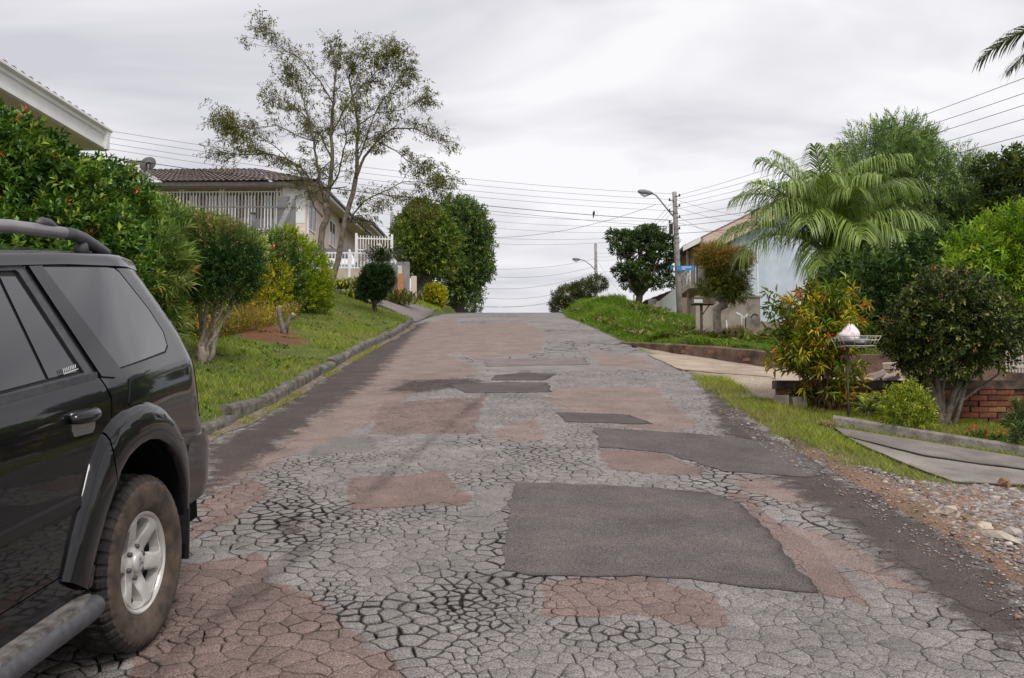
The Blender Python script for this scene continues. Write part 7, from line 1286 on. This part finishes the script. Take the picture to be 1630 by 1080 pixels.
# ================================================================== STREET FURNITURE
M_POLE = mat('pole_concrete', (0.19, 0.17, 0.155), (0.36, 0.33, 0.31), 5, .9, bump=.3); M_WIRE = mat('wire', (0.02, 0.02, 0.022), None, rough=.6); M_LAMPH = mat('lamp_grey', (0.17, 0.17, 0.18), (0.25, 0.25, 0.26), 5, .5); M_LENS = mat('lamp_lens', (0.5, 0.5, 0.5), None, rough=.1, spec=.6)
def lamp_pole(px0, py0, px1, py1, Y, arm, label, r0=.15, r1=.10, rings=True, z0=None):
    b, t = at(px0, py0, Y), at(px1, py1, Y); b.z = min(b.z, gz(b.x, Y)) - .2 if z0 is None else z0; e = empty('utility_pole', b, label, 'pole'); m = MB(); m.tube([b, b.lerp(t, .5), t], [r0, (r0 + r1) / 2, r1], 12); m.build('shaft', M_POLE, e)
    if rings:
        for py in (340, 373, 380, 387, 419, 427): q = b.lerp(t, (b.z - at(px1, py, Y).z) / (b.z - t.z)); m = MB(); m.tube([q - Vector((0, 0, .03)), q + Vector((0, 0, .03))], r1 * 1.22, 12); m.build('band', M_LAMPH, e)
    if arm:
        A = [at(px, py, Y) for px, py in arm]; a = empty_child('lamp_arm', e); a.matrix_parent_inverse = Matrix.Translation(-b); m = MB(); m.tube(A, .035, 8); m.build('arm', M_LAMPH, a); h = A[-1]; d = (A[-1] - A[-2]); d = Vector((d.x, 0, d.z * .35)).normalized(); m = MB(); m.tube([h - d * .05, h + d * .10, h + d * .35, h + d * .55, h + d * .62], [.05, .10, .125, .09, .03], 12); m.build('lamp_head', M_LAMPH, a); m = MB(); m.tube([h + d * .12 + Vector((0, 0, -.09)), h + d * .32 + Vector((0, 0, -.14)), h + d * .5 + Vector((0, 0, -.09))], [.04, .085, .04], 10); m.build('lamp_lens', M_LENS, a)
    return e, b, t
PY1 = 43.0; pole1, pb1, pt1 = lamp_pole(1083, 524, 1073.5, 306, PY1, [(1072, 345), (1066, 338), (1054, 323), (1044, 311), (1037, 308)], 'nearer concrete utility pole with lamp arm and blue street sign')
PY2 = 78.0; pole2, pb2, pt2 = lamp_pole(950, 515, 948, 388, PY2, [(947, 430), (940, 422), (930, 415), (923, 413.5)], 'farther thin utility pole with small lamp arm at the crest', .16, .11, False)
pole3, pb3, pt3 = lamp_pole(622, 420, 624, 338, 62, None, 'distant bare utility pole rising behind the left row houses', .13, .10, False)
lamp_pole(1009, 495, 1009, 469, 120, None, 'tiny far pole top just above the white estate car', .16, .12, False)
# insulators and cross arms on the nearer pole
for k, py in enumerate((314, 321, 330, 338, 348, 356, 366)):
    q = at(1073, py, PY1); s = -1 if k % 2 else 1
    m = MB(); m.tube([q + Vector((0, -.08, 0)), q + Vector((s * .22, -.12, .02))], .02, 5); m.tube([q + Vector((s * .22, -.12, 0)), q + Vector((s * .22, -.12, .12))], [.045, .03], 8); m.build('insulator', M_DARKM, pole1)
m = MB(); q = at(1069, 362, PY1); m.box(q.x - .13, q.x + .03, PY1 - .25, PY1 - .12, q.z - .35, q.z + .12); m.build('junction_box', M_BLACK, pole1)
# street name plate
def street_sign():
    M_SB = mat('sign_blue', (0.02, 0.22, 0.58), (0.03, 0.26, 0.62), 6, .4); Y = PY1 - .25; a, b = at(1078, 431, Y), at(1104, 423.5, Y); e = empty('street_sign', (a.x, Y, a.z), 'blue street name plates strapped to the nearer utility pole', 'sign'); m = MB(); m.box(a.x, b.x, Y - .02, Y, a.z, b.z); m.build('plate', M_SB, e); c = at(1070, 426, Y + .1); m = MB(); m.bar((c.x - .02, Y + .5, c.z), (c.x - .05, Y - .1, c.z), .02, .22); m.build('plate', M_SB, e)
    y = Y - .024; x = a.x + .20
    for k, wd in enumerate((.03, .012, .05, .028, .04, .03, .026, .04, .03, .02)): part(e, 'lettering', M_WHITE, (x, x + wd, y, y + .003, b.z - .085, b.z - .035)); x += wd + .012
    x = a.x + .20
    for k, wd in enumerate((.03, .04, .022, .03)): part(e, 'lettering', M_WHITE, (x, x + wd, y, y + .003, b.z - .16, b.z - .12)); x += wd + .012
street_sign()
# rubbish tray on thin post behind the low wall
def tray():
    Y = 19.6; M_RUST = mat('rusty_steel', (0.09, 0.06, 0.045), (0.24, 0.17, 0.13), 9, .8); a, b = at(1100, 476, Y), at(1136, 476, Y); e = empty('waste_tray', (a.x, Y, gz(a.x, Y)), 'rusty steel waste tray on a thin post behind the low wall', 'bin'); z = a.z; x0, x1, y0, y1 = a.x, b.x, Y - .18, Y + .18; h = .11
    part(e, 'tray', M_RUST, (x0, x1, y0, y1, z - .12, z - .105), (x0, x1, y0, y0 + .012, z - .105, z), (x0, x1, y1 - .012, y1, z - .105, z), (x0, x0 + .012, y0 + .012, y1 - .012, z - .105, z), (x1 - .012, x1, y0 + .012, y1 - .012, z - .105, z)); p = at(1117, 545, Y); m = MB(); m.tube([(p.x, Y, gz(p.x, Y) - .1), (p.x, Y, z - .12)], .028, 8); m.build('post', M_RUST, e); m = MB(); m.tube([(p.x, Y, z - .35), (p.x + .16, Y, z - .13)], .012, 5); m.build('brace', M_RUST, e)
    q = at(1113, 475, Y - .1); m = MB(); m.box(x0 + .03, x0 + .2, y0 - .014, y0 - .002, z - .10, z - .03); m.build('label_plate', M_WHITE, e)
tray()
# wire rubbish basket with bag
def basket():
    Y = 10.42; M_WW = mat('wire_pale', (0.45, 0.42, 0.36), (0.55, 0.5, 0.42), 9, .6); a, b = at(1338, 552, Y), at(1386, 552, Y); z0 = a.z; e = empty('rubbish_basket', (a.x, Y, gz(a.x, Y)), 'wire rubbish basket on a post beside the croton', 'bin'); c = Vector(((a.x + b.x) / 2, Y, z0)); w, d, h = (b.x - a.x) / 2, .14, .10; m = MB()
    def rect(f, z): return [c + Vector((-w * f, -d * f, z)), c + Vector((w * f, -d * f, z)), c + Vector((w * f, d * f, z)), c + Vector((-w * f, d * f, z))]
    for f, z in ((1, 0), (1.18, h * .6), (1.3, h)):
        r = rect(f, z)
        for i in range(4): m.tube([r[i], r[(i + 1) % 4]], .005, 5)
    m.build('rim', M_WW, e); lo, hi = rect(1, 0), rect(1.3, h)
    for i in range(4):
        for t in (.0, .33, .66): mm = MB(); mm.tube([lo[i].lerp(lo[(i + 1) % 4], t), hi[i].lerp(hi[(i + 1) % 4], t)], .004, 5); mm.build('wire', M_WW, e)
    for t in (.2, .4, .6, .8): mm = MB(); mm.tube([lo[0].lerp(lo[1], t), lo[3].lerp(lo[2], t)], .004, 5); mm.build('wire', M_WW, e)
    mm = MB(); mm.tube([(c.x - .06, Y + .1, gz(c.x, Y) - .1), (c.x - .06, Y + .1, z0)], .013, 8); mm.build('post', M_BARKD, e)
    def bag(name, cx, cy, cz, rx, ry, rz, mt, label, knot=True):
        V, Q = [], []; nu, nv = 22, 12
        for j in range(nv + 1):
            ph = math.pi * j / nv
            for i in range(nu):
                th = 2 * math.pi * i / nu; k = 1 + .22 * float(vnoise(th * 2.2 + 3, ph * 3, 5)) + .10 * math.sin(th * 5 + ph * 4) + .06 * math.sin(th * 11 - ph * 7); s = math.sin(ph) ** .8; zz = math.cos(ph)
                if zz > .8 and knot: s *= .45
                V.append((cx + rx * s * k * math.cos(th), cy + ry * s * k * math.sin(th), cz + rz * zz * (1.45 if zz > .8 and knot else 1) * k))
        Q = [[j * nu + i, j * nu + (i + 1) % nu, (j + 1) * nu + (i + 1) % nu, (j + 1) * nu + i] for j in range(nv) for i in range(nu)]; tag(np_obj(name, V, quads=Q, mat=mt), label, 'bag')
    q = at(1353, 537, Y); bag('rubbish_bag', q.x, Y, z0 + .105, .105, .09, .085, mat('pink_bag', (0.66, 0.45, 0.47), (0.82, 0.79, 0.80), 12, .35, c3=(0.76, 0.66, 0.68)), 'knotted pink and white rubbish bag in the wire basket'); q = at(1355, 547, Y); bag('rubbish_bag', q.x + .03, Y - .03, z0 + .045, .16, .10, .04, mat('grey_bag', (0.06, 0.06, 0.075), (0.16, 0.16, 0.19), 9, .35), 'flat dark grey rubbish bag lying under the pink one', False)
basket()
# ---- wires
def wire(a, b, sag, r, label, grp='overhead wires'):
    a, b = Vector(a), Vector(b); n = 22; m = MB(); m.tube([a.lerp(b, i / n) - Vector((0, 0, sag * 4 * (i / n) * (1 - i / n))) for i in range(n + 1)], r, 5); tag(m.build('overhead_wire', M_WIRE), label, 'wire', grp)
ORD = ['topmost', 'second', 'third', 'fourth', 'fifth', 'sixth', 'seventh', 'lowest']
def lw(pl, pr, Yl, Yr, sag, r, label, ext=0.0):
    a, b = at(*pl, Yl), at(*pr, Yr); a = a + (a - b) * ext; wire(a, b, sag, r, label)
# across the street from the nearer pole to the left, passing over the row houses
for k, (yl, ym, yr) in enumerate(((186, 274, 309), (196, 284, 318), (206, 291, 327), (215, 297, 336))):
    lw((150, yl), (1072, yr), 31, PY1, .55, .006, f'{ORD[k]} of four thin wires running left from the nearer pole over the houses', .3)
lw((170, 234), (1070, 351), 31, PY1, .45, .012, 'thick cable below the four thin wires on the left span', .3); lw((182, 251), (1068, 362), 31, PY1, .3, .007, 'thin cable just under the thick one on the left span', .3)
for k, (yl, yr) in enumerate(((312, 352), (318, 360), (325, 368), (345, 372), (352, 376))): lw((560, yl), (1070, yr), 42 + k, PY1, .35 + .1 * k, .005, f'{ORD[k]} of five slack service wires between row houses and nearer pole', .1)
lw((640, 364), (1044, 326), 48, PY1, .9, .008, 'slack cable rising from the round tree to the nearer lamp arm', 0)
# towards the camera on the right
for k, (yr, yl) in enumerate(((119, 312), (143, 318), (162, 326), (184, 333), (210, 345), (246, 352), (264, 360), (294, 372))):
    b = at(1630, yr, 18.5); a = at(1076, yl, PY1); d = b - a; wire(a, a + d * 1.32 + Vector((0, 0, .15)), .25, .006 if k < 5 else .009, f'{ORD[k]} of eight wires sweeping from the nearer pole to the upper right')
# from nearer to farther pole and beyond
for k, (y1, y2) in enumerate(((322, 398), (330, 404), (338, 410), (350, 428), (360, 440))): lw((1070, y1), (949, y2 + 4), PY1, PY2, .8, .007, f'{ORD[k]} of five wires dropping from the nearer to the farther pole')
for k, (y1, y2) in enumerate(((418, 412), (424, 424), (442, 432), (452, 446), (462, 452))): lw((700, y1), (948, y2), 60, PY2, .6 + .2 * k, .009, f'{ORD[k]} of five far wires between dark tree and farther pole', .1)
lw((700, 478), (952, 470), 95, 130, 1.0, .012, 'lowest far wire close above the road crest', .2)
for k, (x2, y2) in enumerate(((1190, 345), (1200, 360), (1150, 378), (1230, 382))): lw((1076, 318 + 12 * k), (x2, y2), PY1, 49, .1, .006, f'{ORD[k]} of four short service wires from nearer pole to the peach house', 0)
lw((951, 415), (1000, 478), PY2, 95, .3, .008, 'steep stay wire falling right from the farther pole')
# bird
q = at(945, 341.5, 40.0); bb = empty('bird', q, 'small dark bird perched on the thick cable near the far pole', 'bird'); m = MB(); m.tube([q + Vector((-.02, 0, -.16)), q + Vector((-.005, 0, -.05)), q + Vector((0, 0, .02)), q + Vector((.01, 0, .08)), q + Vector((.02, 0, .12)), q + Vector((.05, 0, .13))], [.012, .03, .05, .045, .03, .006], 9); m.build('body', M_BLACK, bb)
